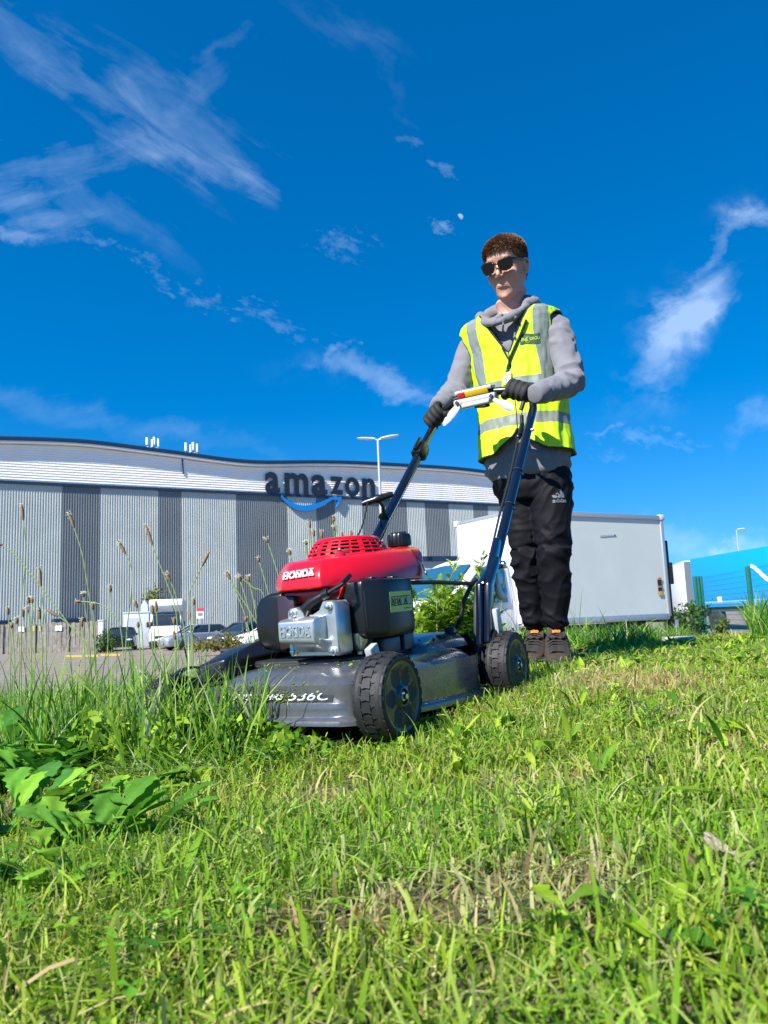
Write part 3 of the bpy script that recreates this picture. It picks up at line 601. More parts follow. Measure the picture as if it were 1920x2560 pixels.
# ------------------------------------------------------------------ lawn mower (local axes: x forward, y left, z up)
def V(*a): return Vector(a)
def rrect(u0, u1, v0, v1, r, w, n=6, rf=None):
    """rounded rectangle ring, rf = radius of the front corners"""
    out = []; rf = r if rf is None else rf
    for cx, cy, rr, a0 in ((u1, v1, rf, 0), (u0, v1, r, 90), (u0, v0, r, 180), (u1, v0, rf, 270)):
        sx = -1 if cx == u1 else 1; sy = -1 if cy == v1 else 1
        for k in range(n+1):
            a = R_(a0+90*k/n); out.append(V(cx+sx*rr+rr*math.cos(a), cy+sy*rr+rr*math.sin(a), w))
    return out
MOW = Matrix(((-0.4945, 0.8682, -0.041, -.0885), (-0.8682, -0.4956, -0.0229, 1.9939), (-0.0402, 0.0243, 0.9989, .9875), (0, 0, 0, 1)))
def build_mower():
    root = empty('lawn_mower', mtx=MOW); tag(root, 'red and dark grey petrol lawn mower pushed through long grass by the worker', 'lawn mower')
    deckm = mat('deck_metallic', (.125, .13, .14), .26, metal=.5, coat=.45, var=.10, vscale=60, bump=.012, bscale=500, bdist=.002)
    red = mat('red_plastic', (.62, .004, .014), .28, coat=.35, bump=.015, bscale=400, bdist=.001); blk = mat('black_plastic', (.0065, .0065, .0075), .32, bump=.06, bscale=600, bdist=.0006)
    blk2 = mat('black_matt', (.012, .012, .013), .6); alu = mat('cast_aluminium', (.60, .62, .61), .34, metal=.85, bump=.12, bscale=420, bdist=.0008, var=.06, vscale=30)
    steel = mat('bolt_steel', (.60, .62, .60), .25, metal=1); tubem = mat('handle_navy', (.006, .009, .02), .22, metal=.3, coat=.8); grey = mat('grey_plastic', (.40, .41, .42), .4)
    rubber = mat('mower_rubber', (.013, .013, .014), .62, var=.2, vscale=40, bump=.15, bscale=300, bdist=.001); rimm = mat('mower_rim', (.035, .037, .04), .28, coat=.4, bump=.03, bscale=500, bdist=.0005)
    wht = mat('white_plastic', (.50, .51, .51), .35)
    # deck
    mb = MB(); R = []
    for w, u0, u1, hv, r, rf in ((.034, -.312, .405, .262, .12, .05), (.036, -.318, .412, .268, .12, .05), (.050, -.318, .412, .268, .12, .05), (.058, -.312, .407, .264, .12, .05), (.063, -.300, .401, .249, .12, .05), (.068, -.297, .400, .245, .12, .05), (.09, -.296, .400, .244, .12, .05),
                                 (.112, -.294, .400, .2445, .12, .05), (.115, -.293, .399, .2443, .12, .05), (.118, -.292, .397, .244, .12, .05), (.141, -.288, .388, .241, .12, .05), (.144, -.286, .381, .240, .12, .05),
                                 (.154, -.275, .375, .234, .12, .06), (.165, -.258, .362, .222, .11, .07), (.174, -.238, .346, .204, .10, .08), (.180, -.215, .324, .180, .09, .09), (.183, -.19, .295, .150, .08, .08), (.184, -.1, .2, .08, .05, .05)):
        R.append([V(p.x, p.y, p.z + (.038*sstep(.12, .36, p.x)*(.118-p.z)/.084 if p.z < .118 else 0)) for p in rrect(u0, u1, -hv+.105, hv, r, w, 8, rf)])
    inner = [V(p.x*.97, p.y*.97, p.z+.002) for p in R[0]]
    mb.rings([[V(p.x*.97, p.y*.97, .15) for p in R[0]], inner] + R, cap=False); mb.f.append(tuple(range(len(mb.v)-len(R[0]), len(mb.v)))); mb.m.append(0)
    mb.build('deck', deckm, parent=root, ang=50)
    # raised rear plate of the deck with slot and cable bracket
    mb = MB(); mb.rings([rrect(-.295, .02, -.2, .205, .04, .172), rrect(-.29, .01, -.2, .200, .04, .190), rrect(-.285, -.03, -.19, .19, .04, .198), rrect(-.27, -.09, -.17, .175, .04, .208), rrect(-.26, -.11, -.16, .165, .04, .211)], cap=True)
    mb.build('rear_deck_plate', deckm, parent=root, ang=50)
    mb = MB(); mb.box((-.15, .182, .2045), (.035, .016, .008)); mb.build('deck_slot', blk2, parent=root, bevel=.002); mb = MB(); mb.box((-.24, .172, .214), (.05, .02, .02)); mb.build('cable_bracket', blk2, parent=root, bevel=.002)
    for (x, y) in ((-.06, .165), (-.09, .19), (-.2, .19), (-.05, .13), (-.17, .15)):
        mb = MB(); mb.ball((x, y, .201 if x > -.1 else .208), (.004, .004, .004), 8, 5); mb.build('deck_screw', blk2, parent=root)
    # lettering band on the front slope of the deck
    sl = (V(.388, 0, .141)-V(.397, 0, .118)); sl.normalize(); nrm = V(-sl.z, 0, sl.x)*-1
    if nrm.z < 0: nrm = -nrm
    mb = MB(); a = V(.397, -.10, .118)+nrm*.0012; b = V(.397, .20, .118)+nrm*.0012; c = V(.388, .20, .141)+nrm*.0012; d = V(.388, -.10, .141)+nrm*.0012
    mb.add([a, b, c, d], [(0, 1, 2, 3)]); band = mb.build('deck_decal', mat('decal_black', (.008, .008, .01), .35), parent=root)
    lw = mat('lettering_white', (.62, .64, .65), .45); mb = MB()
    put_text(mb, 'HONDA', V(.3925, -.035, .1295)+nrm*.002, (0, 1, 0), sl, w=.10, h=.014, ext=.0003, off=.0)
    put_text(mb, 'HRS', V(.3925, .055, .1285)+nrm*.002, (0, 1, 0), sl, w=.05, h=.012, ext=.0003, off=.01, shear=.3)
    put_text(mb, '536C', V(.3925, .143, .1295)+nrm*.002, (0, 1, 0), sl, w=.105, h=.018, ext=.0003, off=.0, shear=.3)
    mb.build('lettering', lw, parent=band, smooth=False, fix=False)
    # grass clippings lying on the deck front belong to the clippings stuff further down
    # wheels
    def mwheel(x, y, side, rw=.0935, w=.064, cz=.107):
        mb = MB(); mb.rev([(.066, -w/2+.004), (.076, -w/2), (rw-.0075, -w/2+.003), (rw-.004, -w/2+.009), (rw-.004, w/2-.009), (rw-.0075, w/2-.003), (.076, w/2), (.066, w/2-.004)], (x, y, cz), (0, 1, 0), 56)
        nl = 24
        for k in range(nl):
            for col, (c0, c1) in enumerate(((-w*.475, -w*.165), (-w*.14, w*.14), (w*.165, w*.475))):
                a0 = 2*math.pi*(k+(.5 if col == 1 else 0))/nl; da = 2*math.pi/nl*.455
                pts = [(c0, a0-da*.75), (c0*.5+c1*.5, a0-da*1.15), (c1, a0-da*.75), (c1, a0+da*.75), (c0*.5+c1*.5, a0+da*(.55)), (c0, a0+da*.75)]
                def rr(cc): return rw - (.005 if abs(cc) > .02 else 0)
                lo = [V(x+math.sin(a)*(rw-.006), y+cc, cz+math.cos(a)*(rw-.006)) for cc, a in pts]; hi = [V(x+math.sin(a)*rr(cc), y+cc*.97, cz+math.cos(a)*rr(cc)) for cc, a in pts]
                mb.rings([lo, hi])
        root_w = mb.build('wheel', rubber, parent=root, bevel=0, ang=25)
        mb = MB(); nr, na = 22, 96; vs = []
        for i in range(nr+1):
            r = .0005+.0685*i/nr
            for j in range(na):
                th = 2*math.pi*j/na; h = w/2-.004
                if r < .024: h += .006*(1-max(0, (r-.020)/.004))
                if r < .014: h -= .010
                t = (r-.027)/(.061-.027)
                if 0 < t < 1:
                    tt = ((th*6/(2*math.pi)) % 1)-.5; hw = .0145*math.sin(math.pi*t**.8)**.8; dd = abs(tt)*2*math.pi/6*r
                    h -= .017*max(0, min(1, (hw-dd)/.006+.25))*(1 if hw > dd-.0015 else 0)
                if r > .064: h += .002
                vs.append(V(x+r*math.sin(th), y+side*h, cz+r*math.cos(th)))
        mb.add(vs, [(i*na+j, i*na+(j+1) % na, (i+1)*na+(j+1) % na, (i+1)*na+j) for i in range(nr) for j in range(na)])
        mb.rev([(.0685, side*(w/2-.004)), (.0685, -side*(w/2-.006)), (.03, -side*(w/2-.012)), (.001, -side*(w/2-.01))], (x, y, cz), (0, 1, 0), 40, cap=False)
        mb.build('rim', rimm, parent=root_w, ang=60)
        mb = MB(); mb.rev([(.012, w/2-.012), (.012, w/2-.008), (.0095, w/2-.007), (.0095, w/2+.000), (.0055, w/2+.0005), (.0055, w/2+.008)] if side > 0 else [(.012, -w/2+.012), (.012, -w/2+.008), (.0095, -w/2+.007), (.0095, -w/2), (.0055, -w/2), (.0055, -w/2-.008)], (x, y, cz), (0, 1, 0), 6)
        mb.rev([(.0125, side*(w/2-.006)), (.0115, side*(w/2-.006)), (.0115, side*(w/2-.009))], (x, y, cz), (0, 1, 0), 24, cap=False)
        mb.build('wheel_bolt', steel, parent=root_w)
    mwheel(.330, .288, 1, .0885, .070, .118); mwheel(-.325, .29, 1); mwheel(.335, -.290, -1, .0885, .070, .088); mwheel(-.325, -.285, -1)
    for x, y in ((.325, .25), (-.325, .25), (.325, -.25), (-.325, -.25)):
        mb = MB(); mb.tube([(x, y-.02 if y > 0 else y+.02, .1), (x, y+.03 if y > 0 else y-.03, .1)], .014, 10); mb.box((x*.93, y-.012 if y > 0 else y+.012, .125), (.06, .012, .08)); mb.build('axle_arm', blk2, parent=root, bevel=.002)
    # engine
    mb = MB(); mb.rings([rrect(-.14, .26, -.13, .15, .05, .176), rrect(-.14, .26, -.13, .15, .05, .190)]); mb.rings([rrect(-.12, .19, -.04, .13, .05, .190), rrect(-.12, .19, -.04, .13, .05, .35)]); mb.build('engine_block', blk2, parent=root, bevel=.004)
    mb = MB(); mb.rings([rrect(-.05, .20, -.12, .17, .03, .1815), rrect(-.05, .2, -.12, .17, .03, .188)]); mb.box((.1, .165, .205), (.07, .03, .035)); mb.box((.02, .165, .21), (.05, .03, .045)); mb.build('engine_mount', mat('mount_grey', (.07, .085, .11), .4, metal=.6), parent=root, bevel=.003)
    # red cowl
    lo = [(.255, -.018), (.257, .095), (.172, .152), (-.055, .184), (-.112, .166), (-.17, .11), (-.18, -.05), (-.11, -.135), (.05, -.14), (.17, -.095)]
    hi = [(.232, .004), (.233, .084), (.150, .134), (-.045, .162), (-.103, .148), (-.155, .1), (-.16, -.05), (-.09, -.12), (.05, -.125), (.15, -.082)]
    def cr(t, dz, poly=None, sc=1): # interpolated ring
        out = []
        for (a, b), (c, d) in zip(lo, hi):
            bulge = .010*math.sin(math.pi*t)
            x, y = a+(c-a)*t, b+(d-b)*t; L = math.hypot(x-.03, y-.01); x += (x-.03)/L*bulge; y += (y-.01)/L*bulge
            w0 = .349+(.257-a)*.026; w1 = .405+(.235-c)*.085
            out.append(V(.03+(x-.03)*sc, .01+(y-.01)*sc, w0+(w1-w0)*t+dz))
        return out
    mb = MB(); mb.rings([cr(0, -.003, sc=.97), cr(0, -.002), cr(0, .002), cr(.25, 0), cr(.5, 0), cr(.75, 0), cr(.93, .001), cr(1.0, .004, sc=.985), cr(1.0, .008, sc=.93), cr(1, .010, sc=.8)], cap=False)
    mb.f.append(tuple(range(len(mb.v)-10, len(mb.v)))); mb.m.append(0)
    cowl = mb.build('engine_cover', red, parent=root, bevel=.006, bseg=3, ang=38)
    # fuel tank corner rising to the filler
    mb = MB(); mb.rings([rrect(-.155, -.035, .055, .160, .035, .40), rrect(-.155, -.035, .055, .158, .035, .425), rrect(-.150, -.045, .065, .150, .035, .438), rrect(-.14, -.06, .08, .14, .028, .442)]); mb.build('filler_housing', red, parent=cowl, ang=50)
    # recoil guard: dark core, red rings and ribs
    cx, cy = .012, .018
    mb = MB(); mb.rev([(.096, .405), (.094, .432), (.07, .458), (.01, .466)], (cx, cy, 0), (0, 0, 1), 40); core = mb.build('flywheel_screen', blk2, parent=cowl)
    mb = MB()
    for r, z in ((.104, .428), (.101, .438), (.0965, .4475), (.091, .4565), (.084, .4645)):
        mb.rev([(r+.0022, z-.0016), (r+.0016, z+.0018), (r-.002, z+.0022), (r-.002, z-.0016)], (cx, cy, 0), (0, 0, 1), 48, cap=False)
    mb.rev([(.080, .466), (.083, .468), (.077, .4735), (.06, .4755), (.03, .4765), (.001, .4765)], (cx, cy, 0), (0, 0, 1), 48)
    mb.rev([(.112, .415), (.110, .425), (.104, .4275), (.1, .4265)], (cx, cy, 0), (0, 0, 1), 48, cap=False)
    for k in range(22):
        a = 2*math.pi*k/22+.07; d = V(math.cos(a), math.sin(a), 0)
        wd = .0022 if k % 3 else .006
        q = V(-math.sin(a), math.cos(a), 0)*wd; pts = [V(cx, cy, 0)+d*r+V(0, 0, z) for r, z in ((.106, .424), (.1005, .440), (.093, .4545), (.081, .4675))]
        mb.rings([[p-q, p+q, p+q-d*.004, p-q-d*.004] for p in pts])
    mb.build('recoil_guard', red, parent=cowl, ang=35)
    for a in (math.radians(22), math.radians(150), math.radians(265)):
        d = V(math.cos(a), math.sin(a), 0); mb = MB(); mb.rev([(.013, .417), (.012, .431), (.008, .434)], V(cx, cy, 0)+d*.112, (0, 0, 1), 16); bs = mb.build('guard_boss', red, parent=cowl)
        mb = MB(); mb.rev([(.006, .432), (.006, .438)], V(cx, cy, 0)+d*.112, (0, 0, 1), 6); mb.build('bolt', blk2, parent=bs)
    # HONDA lettering on the front of the cowl, and the small badge
    p0 = V(.247, .034, .388); mb = MB(); ey = V(-.30, 0, 1).normalized()
    L1 = put_text(mb, 'HONDA', V(.2555, .036, .383), (0, 1, .035), ey, w=.088, h=.0165, ext=.0012, off=.035)
    for i in range(5):
        for dz in (-.0075, .0075): mb.box(V(.2558-.3*dz, .001+i*.0175, .383+dz+i*.0006), (.0014, .013, .0018))
    mb.build('lettering', lw, parent=cowl, smooth=False, fix=False)
    f0 = V(-.055, .184, .36); f1 = V(-.045, .162, .43); ey = (f1-f0).normalized(); ex = V(-.057, -.018, 0).normalized(); nn = V(-.3, .95, .3).normalized()
    mb = MB(); c = V(-.078, .1865, .378)
    for i in (-1, 1): mb.box(c + ex*(i*.0065), (.011, .0015, .030), R=Matrix((ex, nn, ey)).transposed())
    bd = mb.build('badge', mat('badge_blue', (.03, .06, .12), .4), parent=cowl)
    mb = MB()
    for i in (-1, 1): mb.rev([(.0042, 0), (.0042, .0025)], c+ex*(i*.0065)-ey*.008, nn, 10)
    mb.build('badge_symbol', lw, parent=bd)
    # fuel cap
    cp = V(-.098, .110, 0); mb = MB(); prof = [(.024, .430), (.024, .446), (.030, .447), (.0315, .452), (.0315, .472), (.029, .478), (.02, .479), (.001, .479)]
    rs = []
    for r, z in prof: rs.append([cp+V(math.cos(a)*(r*(1-.035*(k % 2)) if z > .446 and r > .028 else r), math.sin(a)*(r*(1-.035*(k % 2)) if z > .446 and r > .028 else r), z) for k, a in enumerate([2*math.pi*k/48 for k in range(48)])])
    mb.rings(rs); mb.box(cp+V(0, 0, .481), (.012, .04, .006)); mb.build('fuel_cap', blk, parent=root, ang=35)
    # cylinder head cover
    mb = MB(); pl = [(.012, .200), (.135, .198), (.141, .206), (.1395, .308), (.132, .317), (.108, .318), (.098, .300), (.078, .290), (.058, .291), (.045, .302), (.032, .309), (.016, .307), (.009, .300), (.006, .245), (.009, .208)]
    mb.rings([[V(u, .075+(a-.075)*k, .258+(b-.258)*k) for a, b in pl] for u, k in ((.215, 1), (.262, 1.01), (.268, 1.0), (.271, .97))])
    hd = mb.build('cylinder_head_cover', alu, parent=root, ang=40)
    mb = MB(); mb.rings([rr_ for rr_ in [[V(u, y, z) for (y, z) in q] for u, q in (
        (.268, [(.006, .228), (.112, .222), (.114, .288), (.006, .286)]), (.296, [(.008, .231), (.109, .226), (.110, .284), (.008, .283)]), (.309, [(.0095, .235), (.106, .230), (.107, .280), (.0095, .279)]), (.312, [(.013, .239), (.102, .234), (.103, .276), (.013, .275)]))]])
    mb.build('raised_box', alu, parent=hd, bevel=.005, bseg=3, ang=40)
    mb = MB(); mb.rings([[V(u, y, z) for (y, z) in q] for u, q in ((.268, [(.022, .207), (.122, .204), (.126, .235), (.018, .238)]), (.282, [(.03, .213), (.112, .210), (.120, .235), (.024, .238)]), (.298, [(.04, .226), (.10, .223), (.115, .24), (.028, .242)]))]); mb.build('lower_bulge', alu, parent=hd, bevel=.006, bseg=3)
    mb = MB(); put_text(mb, 'HONDA', V(.3125, .058, .2565), (0, 1, -.03), (0, 0, 1), w=.082, h=.022, ext=.0024, off=.03)
    for i in range(5):
        for dz in (-.0102, .0102): mb.box(V(.3128, .0255+i*.0164, .2568+dz-i*.0006), (.0030, .0125, .0024))
    mb.build('lettering', alu, parent=hd, smooth=False, fix=False)
    for y, z in ((.026, .296), (.122, .304), (.022, .211), (.126, .208)):
        mb = MB(); mb.rev([(.0100, .268), (.0095, .275), (.0075, .276)], (0, y, z), (1, 0, 0), 16); b = mb.build('bolt_boss', alu, parent=hd)
        mb = MB(); mb.rev([(.0058, .275), (.0058, .282), (.003, .2832)], (0, y, z), (1, 0, 0), 6); mb.build('bolt', steel, parent=b)
    # cooling fins and red inner shroud seen behind the head
    mb = MB()
    for k in range(9): mb.box((.235, .07, .215+.011*k), (.03, .135, .003))
    mb.build('cooling_fin', mat('fin_dark', (.08, .08, .085), .5, metal=.6), parent=root)
    mb = MB(); mb.rings([[V(u, y, z) for y, z in ((-.05, .345), (.13, .35), (.11, .315), (-.03, .318))] for u in (.12, .215)]); mb.build('inner_shroud', red, parent=root, bevel=.006)
    # spark plug boot and lead
    mb = MB(); mb.tube([(.262, .062, .292), (.27, .060, .305), (.268, .075, .318), (.262, .105, .330)], [.013, .0135, .0115, .0095], 14); mb.tube([(.262, .103, .329), (.26, .118, .334)], .0125, 14); mb.tube([(.262, .115, .333), (.252, .15, .352), (.22, .15, .37)], .0055, 8); mb.build('spark_plug_boot', blk, parent=root)
    # intake duct, carburettor, air filter housing
    mb = MB(); mb.rings([[V(u, y, z) for y, z in ((.090, .247), (.10, .240), (.168, .241), (.176, .25), (.176, .332), (.170, .337), (.096, .333), (.090, .328))] for u in (.12, .202)]); mb.build('intake_duct', blk, parent=root, bevel=.004, bseg=2)
    mb = MB(); mb.box((.17, .135, .215), (.03, .05, .05)); mb.box((.165, .1, .205), (.02, .05, .07)); mb.build('carburettor_body', blk2, parent=root, bevel=.003)
    mb = MB(); mb.rev([(.020, .240), (.020, .222), (.014, .206), (.007, .199), (.007, .193), (.004, .193)], (.188, .142, 0), (0, 0, 1), 20); mb.build('carburettor_bowl', mat('carb_metal', (.45, .48, .38), .3, metal=.8), parent=root)
    pf = [(.206, .168), (.168, .203), (.158, .207), (.042, .210), (.028, .202), (.022, .12), (.10, .11), (.206, .12)]
    def af(w, s, ds=0): c = V(.11, .16, 0); return [V(c.x+(x-c.x)*s, c.y+(y-c.y)*s, w) for x, y in pf]
    mb = MB(); mb.rings([af(.226, .86), af(.229, .93), af(.236, .985), af(.245, 1), af(.34, 1), af(.350, .985), af(.357, .95), af(.3585, .85)]); filt = mb.build('air_filter_housing', blk, parent=root, bevel=.006, bseg=3, ang=45)
    mb = MB(); mb.rings([rrect(.0, .05, .10, .192, .015, .262), rrect(.0, .05, .10, .192, .015, .35)]); mb.build('filter_step', blk, parent=filt, bevel=.003)
    for c_ in ((.16, .17, .360), (.08, .18, .360)): mb = MB(); mb.box(c_, (.03, .02, .008)); mb.build('filter_catch', blk, parent=filt, bevel=.003)
    # warning label
    ex = V(.042-.158, .003, 0).normalized(); ny = V(.003, .116, 0).normalized(); lc = V(.101, .2092, .3035)
    def lp(a, b, o=0): return lc + ex*a + V(0, 0, b) + ny*o
    mb = MB(); mb.rings([[lp(-.050, -.0235, o), lp(.050, -.0235, o), lp(.050, .0235, o), lp(-.050, .0235, o)] for o in (0, .0008)]); lab = mb.build('warning_label', mat('label_yellow', (.62, .58, .10), .4), parent=filt)
    mb = MB()
    def line(a, b, w=.0008, o=.0011): mb.tube([lp(*a, o), lp(*b, o)], w, 4)
    xs = [-.044, -.029, -.015, -.001, .013, .027, .043]
    for (a, b) in zip(xs, xs[1:]): pass
    line((-.045, .011), (.045, .013)); line((-.045, -.009), (.045, -.007)); 
    for x in xs: line((x, -.009), (x, .012), .0006)
    for x in (-.0365, -.008, .020):
        line((x-.006, -.006), (x, .009)); line((x, .009), (x+.006, -.006)); line((x-.006, -.006), (x+.006, -.006)); line((x, -.003), (x, .003), .0012)
    line((-.026, -.004), (-.018, -.004)); line((-.026, .006), (-.018, .006)); line((-.026, -.004), (-.026, .006)); line((-.018, -.004), (-.018, .006))
    for k in range(3): line((.012+k*.010, -.0165), (.019+k*.010, -.0165), .0010)
    mb.build('warning_symbols', mat('symbol_black', (.03, .03, .03), .5), parent=lab)
    mb = MB()
    for x in (.006, .035):
        for k in range(12):
            a0 = 2*math.pi*k/12; a1 = 2*math.pi*(k+1)/12; mb.tube([lp(x+.0055*math.cos(a0), .0018+.0085*math.sin(a0), .0012), lp(x+.0055*math.cos(a1), .0018+.0085*math.sin(a1), .0012)], .001, 4)
        mb.tube([lp(x-.003, -.004, .0012), lp(x+.003, .007, .0012)], .001, 4)
    mb.build('prohibition_symbols', mat('symbol_white', (.62, .62, .8), .5), parent=lab)
    # muffler guard on the right
    mb = MB(); rs = []
    q = [(-.045, .350), (-.09, .347), (-.115, .338), (-.130, .318), (-.132, .26), (-.127, .23), (-.112, .214), (-.045, .206)]
    rs.append([V(.10, y, z) for y, z in q]); rs.append([V(.20, y, z) for y, z in q]); rs.append([V(.215, y+.003, z-.003 if z > .27 else z+.003) for y, z in q]); rs.append([V(.222, y+.012 if y < -.06 else y, z-.01 if z > .27 else z+.01) for y, z in q])
    mb.rings(rs); mg = mb.build('muffler_guard', blk, parent=root, bevel=.004, bseg=2, ang=50)
    mb = MB(); mb.rings([[V(u, y, z) for y, z in ((-.05, .34), (-.0, .335), (.0, .22), (-.05, .212))] for u in (.10, .232)]); mb.build('muffler', mat('muffler_metal', (.10, .06, .065), .3, metal=.7), parent=root, bevel=.006)
    # grey throttle lever by the front left wheel
    mb = MB(); mb.box((.268, .222, .203), (.034, .016, .026), R=Matrix.Rotation(.35, 3, 'Y')); mb.tube([(.25, .21, .20), (.2, .17, .185)], .006, 8); mb.build('cutting_height_lever', grey, parent=root, bevel=.003)
    mb = MB(); mb.tube([(-.005, .12, .24), (-.02, .16, .245), (-.032, .165, .232), (-.025, .16, .215), (-.03, .15, .2)], .0045, 8); mb.build('wire_clip', steel, parent=root)
    # side discharge chute and right fender
    mb = MB(); mb.rings([[V(u, y, z) for u, z in q] for y, q in ((-.12, [(.02, .17), (.22, .168), (.22, .20), (.13, .208), (.02, .20)]), (-.16, [(.02, .165), (.30, .16), (.30, .204), (.17, .236), (.04, .22)]), (-.23, [(.02, .15), (.325, .148), (.31, .192), (.16, .240), (.03, .225)]), (-.265, [(.03, .14), (.29, .14), (.27, .18), (.15, .23), (.04, .21)]))])
    ch = mb.build('discharge_chute', blk, parent=root, bevel=.006, bseg=3, sub=1, ang=70)
    mb = MB(); mb.rings([rrect(-.22, .34, -.262, -.12, .05, .05, rf=.04), rrect(-.22, .345, -.264, -.115, .05, .10, rf=.04), rrect(-.21, .335, -.255, -.12, .05, .135, rf=.05), rrect(-.2, .31, -.235, -.12, .05, .155, rf=.05)]); mb.build('chute_housing', blk, parent=root, bevel=.006, bseg=3)
    mb = MB(); mb.tube([(.16, -.145, .205), (.16, -.29, .215)], .008, 8); mb.box((.16, -.15, .21), (.03, .02, .02)); mb.build('chute_spring', blk2, parent=ch)
    mb = MB()
    rs = []
    for k in range(9):
        a = R_(30+15*k); rs.append([V(.325+math.cos(a)*r, y, .09+math.sin(a)*r) for r, y in ((.098, -.232), (.103, -.236), (.103, -.250), (.098, -.250))])
    mb.rings(rs); mb.build('wheel_fender', blk, parent=root)
    # handle
    def htube(pts, name='handle_tube', r=.0155):
        mb = MB(); mb.tube(pts, r, 16); return mb.build(name, tubem, parent=root)
    LB = V(-.455, .225, .375); LT = V(-1.055, .205, .975); RB = V(-.385, -.215, .385); RM = V(-.62, -.212, .598); RT = V(-1.05, -.205, .985)
    lt = htube([LB, LB.lerp(LT, .5), LT]); 
    rt = htube([RB, RM, RT])
    for pts, nm in (([LT, LT+V(-.02, -.004, .035), V(-1.075, .175, 1.035), V(-1.07, .14, 1.053), V(-1.06, .10, 1.062)], 'top_bar'), ([RT, RT+V(-.01, .01, .02), V(-1.055, -.165, 1.03), V(-1.045, -.12, 1.05), V(-1.04, -.095, 1.063)], 'top_bar')):
        mb = MB(); mb.tube(pts, .015, 14); mb.build(nm, blk, parent=root)
    # control console with grey ribs, red and yellow stripes
    mb = MB(); mb.tube([(-1.055, .11, 1.064), (-1.05, .03, 1.074), (-1.04, -.05, 1.074), (-1.04, -.10, 1.063)], .0155, 14); cbm = mb.build('control_bar', blk, parent=root)
    def cons(y0, y1, u, w, su, sw, m, name, bev=.004, R=None):
        mb = MB(); mb.box((u, (y0+y1)/2, w), (su, y1-y0, sw), R=R); return mb.build(name, m, parent=root, bevel=bev)
    tilt = Matrix.Rotation(.5, 3, 'Y')
    c1 = cons(-.092, .062, -1.045, 1.091, .055, .016, wht, 'control_console', .006, Matrix.Rotation(.25, 3, 'Y'))
    for k in range(6):
        mb = MB(); mb.box((-1.03, -.06+k*.021, 1.0965), (.03, .0016, .004), R=Matrix.Rotation(.25, 3, 'Y')); mb.build('console_rib', grey, parent=c1)
    mb = MB(); mb.box((-1.0155, -.061, 1.0715), (.006, .028, .022), R=tilt); mb.build('red_stripe', mat('stripe_red', (.6, .02, .02), .4), parent=c1, bevel=.001)
    mb = MB(); mb.box((-1.0155, .002, 1.0725), (.006, .094, .021), R=tilt); mb.build('yellow_stripe', mat('stripe_yellow', (.75, .46, .01), .4), parent=c1, bevel=.001)
    mb = MB(); mb.rings([[V(u, y, w) for u, w in ((-1.07, 1.065), (-1.018, 1.060), (-1.012, 1.045), (-1.02, 1.03), (-1.06, 1.028))] for y in (-.098, .075)]); c2 = mb.build('console_base', grey, parent=root, bevel=.006)
    mb = MB(); mb.rings([[V(u, y, w) for u, w in ((-1.02, 1.040), (-1.008, 1.036), (-1.005, 1.025), (-1.012, 1.017), (-1.03, 1.02))] for y in (-.062, .052)]); mb.build('console_lens', wht, parent=c2, bevel=.004)
    for y in (-.08, .062): mb = MB(); mb.rev([(.007, 0), (.007, .006)], (-1.013, y, 1.045), (1, 0, 0), 12); mb.build('console_screw', blk2, parent=c2)
    mb = MB(); mb.tube([(-1.02, -.01, 1.018), (-1.02, .03, 1.012), (-1.03, .045, 1.016)], .006, 8); mb.build('knurled_cable', blk2, parent=c2)
    # white lever paddles
    mb = MB(); mb.rings([[V(-1.015-.012*t, .072+.058*t+dy*.9, 1.028-.040*t+dz) for dy, dz in [(math.cos(a)*w, math.sin(a)*h) for a in [2*math.pi*k/14 for k in range(14)]]] for t, w, h in ((0, .008, .008), (.3, .009, .009), (.55, .015, .016), (.8, .0185, .019), (1.0, .013, .013))])
    mb.build('drive_lever', wht, parent=root)
    mb = MB(); mb.rings([[V(-1.015-.01*t, -.085-.062*t+dy, 1.028-.050*t+dz) for dy, dz in [(math.cos(a)*w, math.sin(a)*h) for a in [2*math.pi*k/14 for k in range(14)]]] for t, w, h in ((0, .014, .012), (.35, .017, .015), (.7, .015, .014), (1.0, .008, .009))]); mb.build('drive_lever', wht, parent=root)
    # clamps, cables, rings along the tubes
    d = (RT-RM).normalized(); c = RM+d*.40
    mb = MB(); s, u_, dd = frame(d); R3 = Matrix((s, u_, dd)).transposed()
    mb.rings([[c+s*a+u_*b+dd*h for a, b in ((-.02, -.022), (.02, -.022), (.024, .0), (.02, .024), (-.02, .024), (-.024, 0))] for h in (-.04, .03)]); mb.box(c+u_*.03+dd*.0, (.012, .02, .075), R=R3); mb.box(c-u_*.028+dd*.01, (.018, .02, .05), R=R3); mb.build('cable_clamp', blk, parent=root, bevel=.003)
    d2 = (LT-LB).normalized(); s2, u2, dd2 = frame(d2)
    for t in (.34, .55):
        q = LB.lerp(LT, t); mb = MB(); mb.rev([(.0175, -.0025), (.0175, .0025)], q, d2, 16); mb.ball(q+V(.0, .018, -.012), .005, 8, 6); mb.build('cable_tie', blk2, parent=root)
    q = LB.lerp(LT, .83); mb = MB(); mb.tube([q-s2*.026-dd2*.02, q-s2*.028+dd2*.05], .009, 10); mb.ball(q-s2*.03-dd2*.03, .011); mb.tube([q-s2*.03-dd2*.02, q-s2*.034-dd2*.045], .003, 6); mb.build('cable_adjuster', blk, parent=root)
    mb = MB(); mb.rev([(.006, .012), (.006, .022), (.003, .024)], q+V(.0, 0, 0), (0, 1, 0), 8); mb.build('tube_bolt', steel, parent=root)
    mb = MB(); a = LT+V(.01, -.03, .03); mb.tube([a, a+V(.005, -.012, -.05), q-s2*.028+dd2*.05], .0025, 6); mb.tube([a+V(0, 0, .0), a+V(.006, -.012, -.03)], .008, 8); mb.tube([a+V(.004, -.012, -.05), a+V(.008, -.014, -.10)], .0075, 8)
